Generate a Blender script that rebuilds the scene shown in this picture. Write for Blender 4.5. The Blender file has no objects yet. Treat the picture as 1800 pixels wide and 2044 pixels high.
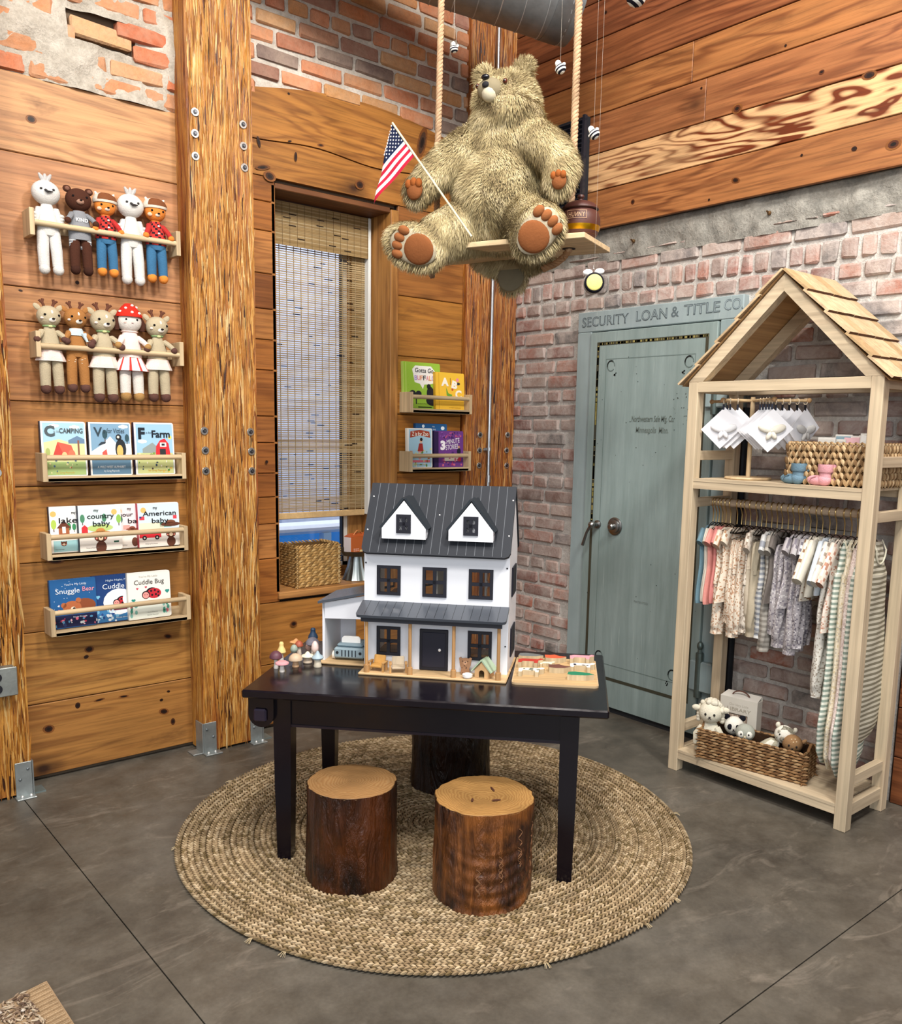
import bpy, math, random
import numpy as np
from mathutils import Matrix, Vector, noise as mnoise
random.seed(7); rng = np.random.default_rng(7)
PI = math.pi
SC = bpy.context.scene; COL = SC.collection
# ------------------------------------------------------------------ camera
YAW, PIT, ROL, FPX = 0.70489, 0.148444, 0.0181487, 1738.36
CX, CY, CH = 921.27, 1117.1, 1.5
_f = np.array([math.sin(YAW)*math.cos(PIT), math.cos(YAW)*math.cos(PIT), -math.sin(PIT)])
_r0 = np.array([math.cos(YAW), -math.sin(YAW), 0.]); _u0 = np.cross(_r0, _f)
_r = _r0*math.cos(ROL)+_u0*math.sin(ROL); _u = -_r0*math.sin(ROL)+_u0*math.cos(ROL)
cam = bpy.data.cameras.new('camera'); co = bpy.data.objects.new('camera', cam); COL.objects.link(co)
mw = Matrix.Identity(4)
for i in range(3):
    mw[i][0] = _r[i]; mw[i][1] = _u[i]; mw[i][2] = -_f[i]
mw[2][3] = CH
co.matrix_world = mw
cam.sensor_fit = 'HORIZONTAL'; cam.sensor_width = 36; cam.lens = FPX/1800*36
cam.shift_x = (900-CX)/1800; cam.shift_y = (CY-1022)/1800
cam.clip_start = .05
SC.camera = co
def ray(x, y): return _f*FPX+_r*(x-CX)-_u*(y-CY)
def at(x, y, ax, val):                       # where the sight line meets the plane axis=val (metres)
    d = ray(x, y); c = np.array([0, 0, CH]); return c+d*((val-c[ax])/d[ax])
def atp(x, y, p0, n):
    d = ray(x, y); c = np.array([0, 0, CH]); return c+d*(((p0-c)@n)/(d@n))
# ------------------------------------------------------------------ light
w = bpy.data.worlds.new('world'); SC.world = w; w.use_nodes = True
w.node_tree.nodes['Background'].inputs[0].default_value = (.90, .95, 1.0, 1)
w.node_tree.nodes['Background'].inputs[1].default_value = .85
def area(name, loc, size, power, col=(1, .93, .84), tgt=None, sy=None):
    l = bpy.data.lights.new(name, 'AREA'); l.energy = power; l.color = col
    l.shape = 'RECTANGLE'; l.size = size; l.size_y = sy or size
    o = bpy.data.objects.new(name, l); COL.objects.link(o); o.location = loc
    if tgt is not None:
        o.rotation_euler = (Vector(tgt)-Vector(loc)).to_track_quat('-Z', 'Y').to_euler()
    return o
LW = (1, .95, .89)
area('ceiling_lamp', (.55, .75, 4.15), .45, 88, LW, tgt=(1.9, 2.9, 1))
area('ceiling_lamp', (2.2, .2, 4.15), .45, 98, LW, tgt=(3.3, 2.2, 1))
area('ceiling_lamp', (-.8, 1.5, 4.15), .45, 44, LW, tgt=(1.2, 3.7, 1))
area('ceiling_lamp', (1.7, 1.6, 4.25), .35, 40, LW, tgt=(1.8, 2.0, 0))
area('daylight_outside', (3.2, 5.0, 5.5), 2.5, 200, (.92, .96, 1), tgt=(3.2, 7.2, 1.0))
area('added_rear_fill', (-1.6, -2.0, 2.4), 2.2, 70, (.93, .96, 1), tgt=(2.2, 2.6, 1.3))  # added soft fill lamp behind the camera, no window built there
SC.view_settings.view_transform = 'Standard'; SC.view_settings.look = 'None'
SC.view_settings.gamma = 1; SC.view_settings.use_curve_mapping = False
SC.view_settings.exposure = 0.12
# ------------------------------------------------------------------ colour and materials
def lin(h):
    if not isinstance(h, str): return tuple(h)
    h = h.lstrip('#'); o = []
    if len(h) == 3: h = ''.join(c*2 for c in h)
    for i in (0, 2, 4):
        c = int(h[i:i+2], 16)/255
        o.append(c/12.92 if c <= .04045 else ((c+.055)/1.055)**2.4)
    return tuple(o)
class NT:
    def __init__(s, name):
        s.m = bpy.data.materials.new(name); s.m.use_nodes = True; s.t = s.m.node_tree
        s.b = s.t.nodes['Principled BSDF']
    def n(s, typ, **kw):
        nd = s.t.nodes.new(typ)
        for k, v in kw.items():
            if k.startswith('i_'):
                k = k[2:]; k = int(k) if k.isdigit() else k.replace('_', ' ')
                if hasattr(v, 'is_output'): s.t.links.new(v, nd.inputs[k])
                else: nd.inputs[k].default_value = v
            else: setattr(nd, k, v)
        return nd
    def l(s, a, b): s.t.links.new(a, b)
    def math(s, op, a, b=None, c=None, clamp=False):
        nd = s.t.nodes.new('ShaderNodeMath'); nd.operation = op; nd.use_clamp = clamp
        for i, v in enumerate((a, b, c)):
            if v is None: continue
            if hasattr(v, 'is_output'): s.l(v, nd.inputs[i])
            else: nd.inputs[i].default_value = v
        return nd.outputs[0]
    def mix(s, f, a, b, mode='MIX'):
        nd = s.t.nodes.new('ShaderNodeMix'); nd.data_type = 'RGBA'; nd.blend_type = mode
        for i, v in ((0, f), (6, a), (7, b)):
            if hasattr(v, 'is_output'): s.l(v, nd.inputs[i])
            else: nd.inputs[i].default_value = v if i == 0 else (*lin(v), 1)
        return nd.outputs[2]
    def ramp(s, f, stops):
        nd = s.t.nodes.new('ShaderNodeValToRGB'); s.l(f, nd.inputs[0]); e = nd.color_ramp.elements
        while len(e) < len(stops): e.new(.5)
        for i, (p, c) in enumerate(stops):
            e[i].position = p; e[i].color = (*lin(c), 1) if not isinstance(c, float) else (c, c, c, 1)
        return nd.outputs[0]
    def coords(s, scale=(1, 1, 1), kind='Object', seed=None):
        tc = s.n('ShaderNodeTexCoord'); v = tc.outputs[kind]
        if seed is not None:
            ad = s.n('ShaderNodeVectorMath', operation='MULTIPLY_ADD'); cb = s.n('ShaderNodeCombineXYZ', i_0=seed, i_1=seed, i_2=seed)
            s.l(cb.outputs[0], ad.inputs[0]); ad.inputs[1].default_value = (31.7, 17.3, 23.9); s.l(v, ad.inputs[2]); v = ad.outputs[0]
        mp = s.n('ShaderNodeMapping'); s.l(v, mp.inputs[0]); mp.inputs[3].default_value = scale
        return mp.outputs[0]
    def noise(s, vec, sc=5, det=4, rough=.55, dist=0.):
        return s.n('ShaderNodeTexNoise', i_Vector=vec, i_Scale=float(sc), i_Detail=float(det), i_Roughness=float(rough), i_Distortion=float(dist)).outputs[0]
    def bump(s, h, st=.3, d=.01):
        nd = s.n('ShaderNodeBump', i_Height=h, i_Strength=float(st), i_Distance=float(d)); s.l(nd.outputs[0], s.b.inputs['Normal'])
    def attr(s):
        a = s.n('ShaderNodeAttribute', attribute_name='Col'); return a.outputs['Color'], a.outputs['Alpha']
    def base(s, c): s.l(c, s.b.inputs['Base Color']) if hasattr(c, 'is_output') else setattr(s.b.inputs['Base Color'], 'default_value', (*lin(c), 1))
    def rough(s, r): s.l(r, s.b.inputs['Roughness']) if hasattr(r, 'is_output') else setattr(s.b.inputs['Roughness'], 'default_value', r)
MATS = {}
def paint(name, rough=.6, bump=0, bs=200, metal=0, var=0, spec=.5, coat=0):
    t = NT(name); c, a = t.attr()
    if var:
        n = t.noise(t.coords(), 18, 4); k = t.ramp(n, [(.3, 1-var), (.7, 1+0.)]); c = t.mix(1., c, k, 'MULTIPLY')
    t.base(c); t.rough(rough); t.b.inputs['Metallic'].default_value = metal; t.b.inputs['Specular IOR Level'].default_value = spec
    if coat: t.b.inputs['Coat Weight'].default_value = coat; t.b.inputs['Coat Roughness'].default_value = .12
    if bump: t.bump(t.noise(t.coords(), bs, 2), bump, .003)
    MATS[name] = t.m; return t.m
paint('paint', .55); paint('gloss', .25); paint('matte', .85, .3, 150, var=.12); paint('knit', .92, .6, 260, var=.14, spec=.15)
paint('cloth', .92, .3, 120, var=.1, spec=.12); paint('metal', .32, metal=1, var=.15); paint('dull_metal', .45, .2, 90, metal=.75, var=.25)
paint('print', .5, spec=.3); paint('straw', .75, .4, 130, var=.3, spec=.2); paint('fibre', .95, .5, 300, var=.25, spec=.08)
paint('fur', .9, spec=.1); paint('strand', .42, .3, 160, var=.3, spec=.35); paint('concrete', .9, .8, 40, var=.35, spec=.2); paint('silicone', .5, .1, 200); paint('roof', .6, spec=.18)
def lacquer():
    t = NT('black_lacquer'); c, a = t.attr(); n = t.noise(t.coords((3, 3, 3)), 6, 6)
    t.base(c); t.rough(t.ramp(n, [(.3, .14), (.7, .24)])); t.b.inputs['Specular IOR Level'].default_value = .4; MATS['lacquer'] = t.m
lacquer()
def wood(name, axis, ring=26, across=5.0, along=.55, fine=60, dark=.45, knots=.0, rough=.5, bs=.25, kscale=2.6):
    t = NT(name); c, a = t.attr()
    sc = [across]*3; sc[axis] = along
    v = t.coords(tuple(sc), seed=a)
    n1 = t.noise(v, 1.3, 3, .5, .5)
    rings = t.math('SINE', t.math('MULTIPLY', n1, float(ring)*2)); rings = t.math('MULTIPLY_ADD', rings, .5, .5)
    rings = t.math('POWER', rings, 2.2)
    sf = [fine]*3; sf[axis] = fine/28
    n2 = t.noise(t.coords(tuple(sf), seed=a), 1., 4, .6)
    n3 = t.noise(t.coords((1.5, 1.5, 1.5), seed=a), 1.2, 3)
    f = t.math('MULTIPLY', rings, t.ramp(n3, [(.35, .35), (.6, 1.)]))
    f = t.math('MULTIPLY', f, dark, clamp=True)
    dk = t.mix(1., c, '#7a4423', 'MULTIPLY')
    col = t.mix(f, c, dk)
    col = t.mix(1., col, t.ramp(n2, [(.3, .74), (.62, 1.)]), 'MULTIPLY')
    col = t.mix(1., col, t.ramp(n3, [(.25, .76), (.7, 1.)]), 'MULTIPLY')
    if knots:
        sg = [fine*1.5]*3; sg[axis] = fine/22; n5 = t.noise(t.coords(tuple(sg), seed=a), 1.3, 5, .7); n6 = t.noise(t.coords(tuple([3*q_/fine*fine if False else (2. if i_ == axis else 9.) for i_, q_ in enumerate(sg)]), seed=a), 1., 5, .65, .4)
        col = t.mix(1., col, t.ramp(n5, [(.36, .70), (.50, 1.)]), 'MULTIPLY')
        col = t.mix(t.ramp(n6, [(.60, 0.), (.78, .75)]), col, '#4a2812')
        ks = [kscale]*3; ks[axis] = kscale*.62
        vr = t.n('ShaderNodeTexVoronoi', i_Vector=t.coords(tuple(ks), seed=a), i_Scale=1.0); d = vr.outputs['Distance']
        dd = t.math('ADD', d, t.math('MULTIPLY', n2, .03))
        k = t.ramp(dd, [(.045, 1.), (.085, .5), (.19, 0.)])
        col = t.mix(t.math('MULTIPLY', k, knots, clamp=True), col, '#2a1308')
    t.base(col); t.rough(rough); t.b.inputs['Specular IOR Level'].default_value = .35
    t.bump(t.math('ADD', n2, t.math('MULTIPLY', rings, .3)), bs, .002)
    MATS[name] = t.m
wood('board_x', 0, knots=.95); wood('board_y', 1, knots=.9, ring=26, across=5.5, dark=.62); wood('board_yb', 1, ring=40, across=4.6, along=.75, dark=1.3, knots=.5); wood('board_z', 2, knots=.95)
for ax, nm in enumerate('xyz'): wood('pine_'+nm, ax, ring=16, across=9, along=.35, dark=.22, rough=.6, bs=.12)
def psl():
    t = NT('strand_timber'); c, a = t.attr()
    n1 = t.noise(t.coords((62, 62, 4.6), seed=a), 1, 5, .68, .9); n2 = t.noise(t.coords((16, 16, 1.3)), 1, 3, .5, .8); n3 = t.noise(t.coords((150, 150, 5)), 1, 2)
    col = t.ramp(n1, [(.29, '#34170a'), (.38, '#8e5226'), (.47, '#c0843a'), (.57, '#d0943f'), (.66, '#e2b878'), (.76, '#efd09a')])
    col = t.mix(1., col, t.ramp(n2, [(.3, '#b07848'), (.6, '#ffffff')]), 'MULTIPLY')
    n4 = t.noise(t.coords((75, 75, 3.4), seed=a), 1, 4, .6, 1.1); ct = t.math('ABSOLUTE', t.math('SINE', t.math('MULTIPLY', n4, 26.)))
    col = t.mix(1., col, t.ramp(ct, [(.02, .40), (.20, 1.)]), 'MULTIPLY'); col = t.mix(1., col, t.ramp(n3, [(.3, .8), (.6, 1.)]), 'MULTIPLY'); col = t.mix(1., col, c, 'MULTIPLY')
    t.base(col); t.rough(.42); t.bump(n1, .7, .012); MATS['psl'] = t.m
psl()
def floor_mat():
    t = NT('stained_concrete')
    n1 = t.noise(t.coords((1, 1, 1)), 1.1, 6, .65, .6); n2 = t.noise(t.coords((1, 1, 1)), 7, 6, .7); n3 = t.noise(t.coords((1, 1, 1)), 90, 3); n4 = t.noise(t.coords((1, 2.4, 1)), 2.6, 4, .7, 1.5)
    c = t.ramp(n1, [(.3, '#47423b'), (.5, '#5c564c'), (.7, '#65615a')])
    c = t.mix(t.ramp(n2, [(.4, 0.), (.75, .55)]), c, '#7e786c')
    c = t.mix(t.ramp(n4, [(.56, 0.), (.74, .5)]), c, '#9c9284'); n6 = t.noise(t.coords((1, 1, 1)), 2.3, 8, .75, .3); c = t.mix(1., c, t.ramp(n6, [(.34, .62), (.6, 1.)]), 'MULTIPLY')
    c = t.mix(1., c, t.ramp(n3, [(.3, .86), (.7, 1.)]), 'MULTIPLY')
    t.base(c); t.rough(t.ramp(n2, [(.3, .34), (.7, .55)])); t.bump(n2, .06, .01); MATS['floor'] = t.m
floor_mat()
def brick_mat(name, wash, washc, sc=9):
    t = NT(name); c, a = t.attr(); n1 = t.noise(t.coords((1, 1, 1)), sc, 7, .7, .4); n2 = t.noise(t.coords(), 60, 4, .7); n3 = t.noise(t.coords(), 3.2, 5, .6)
    c2 = t.mix(1., c, t.ramp(n2, [(.3, .72), (.7, 1.)]), 'MULTIPLY')
    f = t.math('MULTIPLY', t.ramp(n1, [(.36, 0.), (.62, .9)]), wash, clamp=True)
    c2 = t.mix(f, c2, washc); c2 = t.mix(t.ramp(n3, [(.64, 0.), (.74, .55)]), c2, '#4a4644')
    t.base(c2); t.rough(.92); t.bump(t.math('ADD', n2, n1), .7, .006); t.b.inputs['Specular IOR Level'].default_value = .2; MATS[name] = t.m
brick_mat('brick_pink', 1., '#bdb0a8'); brick_mat('brick_orange', .3, '#c9b49c')
def mortar_mat(name, c1, c2):
    t = NT(name); n1 = t.noise(t.coords(), 14, 6, .7); n2 = t.noise(t.coords(), 90, 4, .7)
    t.base(t.mix(1., t.ramp(n1, [(.3, c1), (.7, c2)]), t.ramp(n2, [(.3, .78), (.6, 1.)]), 'MULTIPLY')); t.rough(.95); t.bump(t.math('ADD', n1, n2), .8, .008); MATS[name] = t.m
mortar_mat('mortar', '#b3ada6', '#d8d4cd'); mortar_mat('plaster', '#a39a8b', '#cfc6b8'); mortar_mat('lime', '#b8afa2', '#ddd6ca'); mortar_mat('grey_plaster', '#77756e', '#aaa69c')
def vault_mat():
    t = NT('old_painted_steel'); c, a = t.attr()
    n1 = t.noise(t.coords((1, 14, 1.0)), 1.6, 6, .7, .3); n2 = t.noise(t.coords((1, 1, 1)), 2.2, 4); n3 = t.noise(t.coords((1, 60, 3)), 1.2, 3, .6)
    c = t.mix(t.ramp(n1, [(.35, 0.), (.7, .5)]), c, '#a5b5b4'); c = t.mix(t.ramp(n2, [(.4, 0.), (.7, .45)]), c, '#6d7c78'); c = t.mix(t.ramp(n3, [(.66, 0.), (.74, .3)]), c, '#c2cdca')
    t.base(c); t.rough(.42); t.bump(n1, .08, .01); t.b.inputs['Specular IOR Level'].default_value = .45; MATS['vault'] = t.m
vault_mat()
def glass_mat(name, tint, alpha):
    m = bpy.data.materials.new(name); m.use_nodes = True; t = m.node_tree; t.nodes.clear()
    o = t.nodes.new('ShaderNodeOutputMaterial'); tr = t.nodes.new('ShaderNodeBsdfTransparent'); gl = t.nodes.new('ShaderNodeBsdfGlossy'); mx = t.nodes.new('ShaderNodeMixShader')
    tr.inputs[0].default_value = (*lin(tint), 1); gl.inputs[1].default_value = .03; mx.inputs[0].default_value = alpha
    t.links.new(tr.outputs[0], mx.inputs[1]); t.links.new(gl.outputs[0], mx.inputs[2]); t.links.new(mx.outputs[0], o.inputs[0]); MATS[name] = m
def shade_mat():
    t = NT('backlit_bamboo'); c, a = t.attr(); c = t.mix(1., c, t.ramp(t.noise(t.coords((8, 8, 200)), 1, 3), [(.3, .8), (.7, 1.)]), 'MULTIPLY'); t.base(c); t.rough(.6)
    tr = t.n('ShaderNodeBsdfTranslucent'); t.l(c, tr.inputs[0]); mx = t.n('ShaderNodeMixShader'); mx.inputs[0].default_value = .45
    t.l(t.b.outputs[0], mx.inputs[1]); t.l(tr.outputs[0], mx.inputs[2]); t.l(mx.outputs[0], t.t.nodes['Material Output'].inputs[0]); MATS['shade'] = t.m
shade_mat()
glass_mat('glass', '#f6f8ff', .06); glass_mat('acrylic', '#e8e8e8', .05)
def bark():
    t = NT('bark'); c, a = t.attr(); n1 = t.noise(t.coords((16, 16, 2.5), seed=a), 1, 6, .65, 1.3); n2 = t.noise(t.coords((1, 1, 1), seed=a), 5, 5, .6, .5)
    k = t.ramp(n1, [(.34, '#120a08'), (.46, '#3a2014'), (.56, '#5c361f'), (.68, '#9a6238')]); c2 = t.mix(1., t.mix(t.ramp(n2, [(.42, 0.), (.66, .75)]), k, '#a86428'), c, 'MULTIPLY')
    t.base(c2); t.rough(.34); t.bump(n1, 1., .035); MATS['bark'] = t.m
    t = NT('log_end'); c, a = t.attr(); v = t.coords((1, 1, 0))
    ln = t.n('ShaderNodeVectorMath', operation='LENGTH'); t.l(v, ln.inputs[0]); n = t.noise(t.coords((1, 1, 1), seed=a), 9, 3)
    r = t.math('ADD', t.math('MULTIPLY', ln.outputs[1], 620.), t.math('MULTIPLY', n, 46.)); s = t.math('MULTIPLY_ADD', t.math('SINE', r), .5, .5)
    c2 = t.mix(t.math('MULTIPLY', s, .50), c, '#8a5c30'); ce = t.ramp(ln.outputs[1], [(.04, .8), (.1, 1.)]); c2 = t.mix(1., c2, ce, 'MULTIPLY'); c2 = t.mix(1., c2, t.ramp(n, [(.3, .7), (.6, 1.)]), 'MULTIPLY')
    t.base(c2); t.rough(.4); t.bump(s, .15, .003); MATS['log_end'] = t.m
bark()
# ------------------------------------------------------------------ mesh builder
_TX = {}
def text_mesh(s, bold=0., slant=0.):
    k = (s, bold, slant)
    if k not in _TX:
        cu = bpy.data.curves.new('t', 'FONT'); cu.body = s; cu.size = 1; cu.resolution_u = 3; cu.offset = bold; cu.shear = slant
        o = bpy.data.objects.new('t', cu); COL.objects.link(o); bpy.context.view_layer.update()
        me = bpy.data.meshes.new_from_object(o.evaluated_get(bpy.context.evaluated_depsgraph_get()))
        V = np.array([v.co[:] for v in me.vertices]) if len(me.vertices) else np.zeros((0, 3)); F = [tuple(p.vertices) for p in me.polygons]
        bpy.data.objects.remove(o); bpy.data.curves.remove(cu); bpy.data.meshes.remove(me); _TX[k] = (V, F)
    return _TX[k]
def frame(o, u, v, n=None):
    u = Vector(u).normalized(); v = Vector(v).normalized(); n = Vector(n) if n is not None else u.cross(v)
    m = Matrix.Identity(4)
    for i in range(3): m[i][0] = u[i]; m[i][1] = v[i]; m[i][2] = n[i]; m[i][3] = o[i]
    return m
def TR(x=0, y=0, z=0, rz=0, rx=0, ry=0, s=1):
    return Matrix.Translation((x, y, z)) @ Matrix.Rotation(rz, 4, 'Z') @ Matrix.Rotation(ry, 4, 'Y') @ Matrix.Rotation(rx, 4, 'X') @ Matrix.Scale(s, 4)
class M:
    def __init__(s, T=None): s.V = []; s.F = []; s.C = []; s.Mi = []; s.S = []; s.nv = 0; s.T = T or Matrix.Identity(4); s.mats = []; s.mi = 0
    def use(s, name):
        if name not in s.mats: s.mats.append(name)
        s.mi = s.mats.index(name); return s
    def add(s, v, f, c, sm=False, seed=None):
        v = np.asarray(v, float).reshape(-1, 3); T = np.array(s.T); v = v@T[:3, :3].T+T[:3, 3]
        s.V.append(v); n0 = s.nv; s.nv += len(v)
        s.F += [tuple(i+n0 for i in ff) for ff in f]
        if isinstance(c, list): cc = [(*lin(x), random.random() if seed is None else seed) for x in c]
        else: cc = [(*lin(c), random.random() if seed is None else seed)]*len(f)
        s.C += cc; s.Mi += [s.mi]*len(f); s.S += [sm]*len(f); return s
    def box(s, x0, x1, y0, y1, z0, z1, c, ch=0., jit=0.):
        a = np.array([[x0, y0, z0], [x1, y1, z1]])
        if ch <= 0:
            v = np.array([[a[i][0], a[j][1], a[k][2]] for k in (0, 1) for j in (0, 1) for i in (0, 1)])
            if jit: v = v+rng.uniform(-jit, jit, v.shape)
            return s.add(v, [(0, 2, 3, 1), (4, 5, 7, 6), (0, 1, 5, 4), (2, 6, 7, 3), (0, 4, 6, 2), (1, 3, 7, 5)], c)
        ctr = a.mean(0); h = (a[1]-a[0])/2; ch = min(ch, h.min()*.95); v = []; idx = {}
        for sx in (-1, 1):
            for sy in (-1, 1):
                for sz in (-1, 1):
                    for ax in range(3):
                        p = h-ch; p[ax] = h[ax]; q = ctr+p*np.array([sx, sy, sz]); idx[(sx, sy, sz, ax)] = len(v); v.append(q)
        v = np.array(v)
        if jit: v = v+rng.uniform(-jit, jit, v.shape)
        f = []
        I = lambda sg, ax: idx[(*sg, ax)]
        for ax in range(3):
            o = [i for i in range(3) if i != ax]
            for sg in (-1, 1):
                q = []
                for a1, b1 in ((-1, -1), (1, -1), (1, 1), (-1, 1)):
                    t = [0, 0, 0]; t[ax] = sg; t[o[0]] = a1; t[o[1]] = b1; q.append(I(t, ax))
                if (sg > 0) == (ax == 1): q = q[::-1]
                f.append(tuple(q))
        for ax in range(3):
            o = [i for i in range(3) if i != ax]
            for a1 in (-1, 1):
                for b1 in (-1, 1):
                    t0 = [0, 0, 0]; t0[ax] = -1; t0[o[0]] = a1; t0[o[1]] = b1; t1 = list(t0); t1[ax] = 1
                    f.append((I(t0, o[0]), I(t1, o[0]), I(t1, o[1]), I(t0, o[1])))
        for sx in (-1, 1):
            for sy in (-1, 1):
                for sz in (-1, 1): f.append(tuple(I((sx, sy, sz), k) for k in range(3)))
        return s.add(v, f, c)
    def tube(s, pts, r, c, n=10, cap=True, sm=True, flat=1.):
        P = [Vector(p) for p in pts]; k = len(P); rr = r if isinstance(r, (list, tuple, np.ndarray)) else [r]*k; v = []
        ref = None
        for i, p in enumerate(P):
            d = (P[min(i+1, k-1)]-P[max(i-1, 0)]).normalized()
            if ref is None: ref = Vector((0, 0, 1)) if abs(d.z) < .9 else Vector((1, 0, 0))
            a = (ref-d*ref.dot(d)).normalized(); b = d.cross(a); ref = a
            for j in range(n):
                t = 2*PI*j/n; v.append(p+(a*math.cos(t)*flat+b*math.sin(t))*rr[i])
        f = [(i*n+j, i*n+(j+1) % n, (i+1)*n+(j+1) % n, (i+1)*n+j) for i in range(k-1) for j in range(n)]
        if cap: f += [tuple(range(n))[::-1], tuple((k-1)*n+j for j in range(n))]
        return s.add([x[:] for x in v], f, c, sm)
    def cyl(s, p0, p1, r, c, n=16, r1=None, sm=True): return s.tube([p0, p1], [r, r if r1 is None else r1], c, n, True, sm)
    def lathe(s, prof, c, n=20, at=(0, 0, 0), sm=True, ax='z', ry=1., seed=None):
        v = []
        for (r, z) in prof:
            for j in range(n):
                t = 2*PI*j/n; x, y = r*math.cos(t), r*math.sin(t)*ry
                q = (x, y, z) if ax == 'z' else ((z, x, y) if ax == 'x' else (y, z, x)); v.append((q[0]+at[0], q[1]+at[1], q[2]+at[2]))
        k = len(prof); f = [(i*n+j, i*n+(j+1) % n, (i+1)*n+(j+1) % n, (i+1)*n+j) for i in range(k-1) for j in range(n)]
        cc = c
        if isinstance(c, list) and len(c) == k-1: cc = [c[i] for i in range(k-1) for j in range(n)]+[c[0], c[-1]]
        f += [tuple(range(n))[::-1], tuple((k-1)*n+j for j in range(n))]
        return s.add(v, f, cc, sm, seed)
    def ell(s, ctr, rad, c, n=16, m=10, R=None, sm=True):
        v = [(0, 0, -1)]+[(math.cos(2*PI*j/n)*math.cos(p), math.sin(2*PI*j/n)*math.cos(p), math.sin(p)) for p in [(-.5+i/m)*PI for i in range(1, m)] for j in range(n)]+[(0, 0, 1)]
        v = np.array(v)*np.array(rad)
        if R is not None: v = v@np.array(R.to_3x3()).T
        v = v+np.array(ctr); L = len(v)-1
        f = [(0, 1+(j+1) % n, 1+j) for j in range(n)]+[(1+i*n+j, 1+i*n+(j+1) % n, 1+(i+1)*n+(j+1) % n, 1+(i+1)*n+j) for i in range(m-2) for j in range(n)]
        f += [(L, 1+(m-2)*n+j, 1+(m-2)*n+(j+1) % n) for j in range(n)]
        return s.add(v, f, c, sm)
    def poly(s, pts, z0, z1, c):
        n = len(pts); v = [(x, y, z0) for x, y in pts]+[(x, y, z1) for x, y in pts]
        return s.add(v, [tuple(range(n))[::-1], tuple(range(n, 2*n))]+[(i, (i+1) % n, n+(i+1) % n, n+i) for i in range(n)], c)
    # flat decals on local XY plane
    def rect(s, x0, x1, y0, y1, z, c): return s.add([(x0, y0, z), (x1, y0, z), (x1, y1, z), (x0, y1, z)], [(0, 1, 2, 3)], c)
    def flat(s, pts, z, c): return s.add([(x, y, z) for x, y in pts], [tuple(range(len(pts)))], c)
    def disc(s, x, y, r, z, c, ry=None, n=16, a0=0, a1=2*PI): return s.flat([(x+r*math.cos(a0+(a1-a0)*i/n), y+(ry or r)*math.sin(a0+(a1-a0)*i/n)) for i in range(n+(0 if a1-a0 > 6.2 else 1))], z, c)
    def text(s, t, x, y, h, z, c, w=None, al='c', bold=0., slant=0., rot=0., zs=1):
        V, F = text_mesh(t, bold, slant)
        if not len(V): return s
        V = V.copy(); V[:, 0] -= V[:, 0].min(); W = V[:, 0].max(); k = h/.72; kx = (w/W) if w else k
        V[:, 0] *= kx; V[:, 1] *= k; W *= kx; V[:, 0] -= {'c': W/2, 'l': 0, 'r': W}[al]
        if rot: V[:, :2] = V[:, :2]@np.array([[math.cos(rot), math.sin(rot)], [-math.sin(rot), math.cos(rot)]])
        V[:, 0] += x; V[:, 1] += y; V[:, 2] = z; return s.add(V, F, c)
    def loft(s, rows, c, n=18, ripple=0., rk=5, sm=True, cap=True):
        """rows: (x,y,z,a,b) elliptical rings"""
        v = []; ph = random.random()*6
        for i, (x, y, z, a, b) in enumerate(rows):
            for j in range(n):
                t = 2*PI*j/n; k = 1+ripple*math.sin(rk*t+ph+i*.15); v.append((x+a*math.cos(t)*(1+ripple*.12*math.sin(i*.13+ph)), y+b*math.sin(t)*k, z))
        k = len(rows); f = [(i*n+j, i*n+(j+1) % n, (i+1)*n+(j+1) % n, (i+1)*n+j) for i in range(k-1) for j in range(n)]
        if callable(c): cc = [c(i, j) for i in range(k-1) for j in range(n)]+[c(0, 0), c(k-2, 0)]
        else: cc = c
        f += [tuple(range(n))[::-1], tuple((k-1)*n+j for j in range(n))]
        return s.add(v, f, cc, sm)
    def build(s, name, parent=None, mat='paint', sharp=35, **kw):
        me = bpy.data.meshes.new(name)
        V = np.concatenate(s.V) if s.V else np.zeros((0, 3))
        me.from_pydata(V.tolist(), [], s.F)
        for mn in (s.mats or [mat]): me.materials.append(MATS[mn])
        if s.mats: me.polygons.foreach_set('material_index', np.array(s.Mi, np.int32))
        me.polygons.foreach_set('use_smooth', np.array(s.S, bool))
        ca = me.color_attributes.new('Col', 'FLOAT_COLOR', 'CORNER')
        tot = np.zeros(len(me.polygons), np.int32); me.polygons.foreach_get('loop_total', tot)
        ca.data.foreach_set('color', np.repeat(np.array(s.C, np.float32).reshape(-1, 4), tot, axis=0).ravel())
        if any(s.S) and sharp: me.set_sharp_from_angle(angle=math.radians(sharp))
        me.update(); o = bpy.data.objects.new(name, me); COL.objects.link(o)
        if parent: o.parent = parent
        for k, v in kw.items(): o[k] = v
        return o
def thing(name, label, cat, loc=(0, 0, 0), rz=0, group=None, rx=0, ry=0):
    o = bpy.data.objects.new(name, None); COL.objects.link(o); o.empty_display_size = .05
    o.location = loc; o.rotation_euler = (rx, ry, rz); return tag(o, label, cat, group)
def tag(o, label, cat, group=None):
    o['label'] = label; o['category'] = cat
    if group: o['group'] = group
    return o
def struct(o): o['kind'] = 'structure'; return o
def dup(root, label=None):
    r = root.copy(); COL.objects.link(r)
    if label: r['label'] = label
    for ch in root.children:
        c = ch.copy(); COL.objects.link(c); c.parent = r
        for g in ch.children:
            d = g.copy(); COL.objects.link(d); d.parent = c
    return r
def shade(c, k):
    c = lin(c); return tuple(min(1, x*k) for x in c)
def pick(*a): return random.choice(a)
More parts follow.
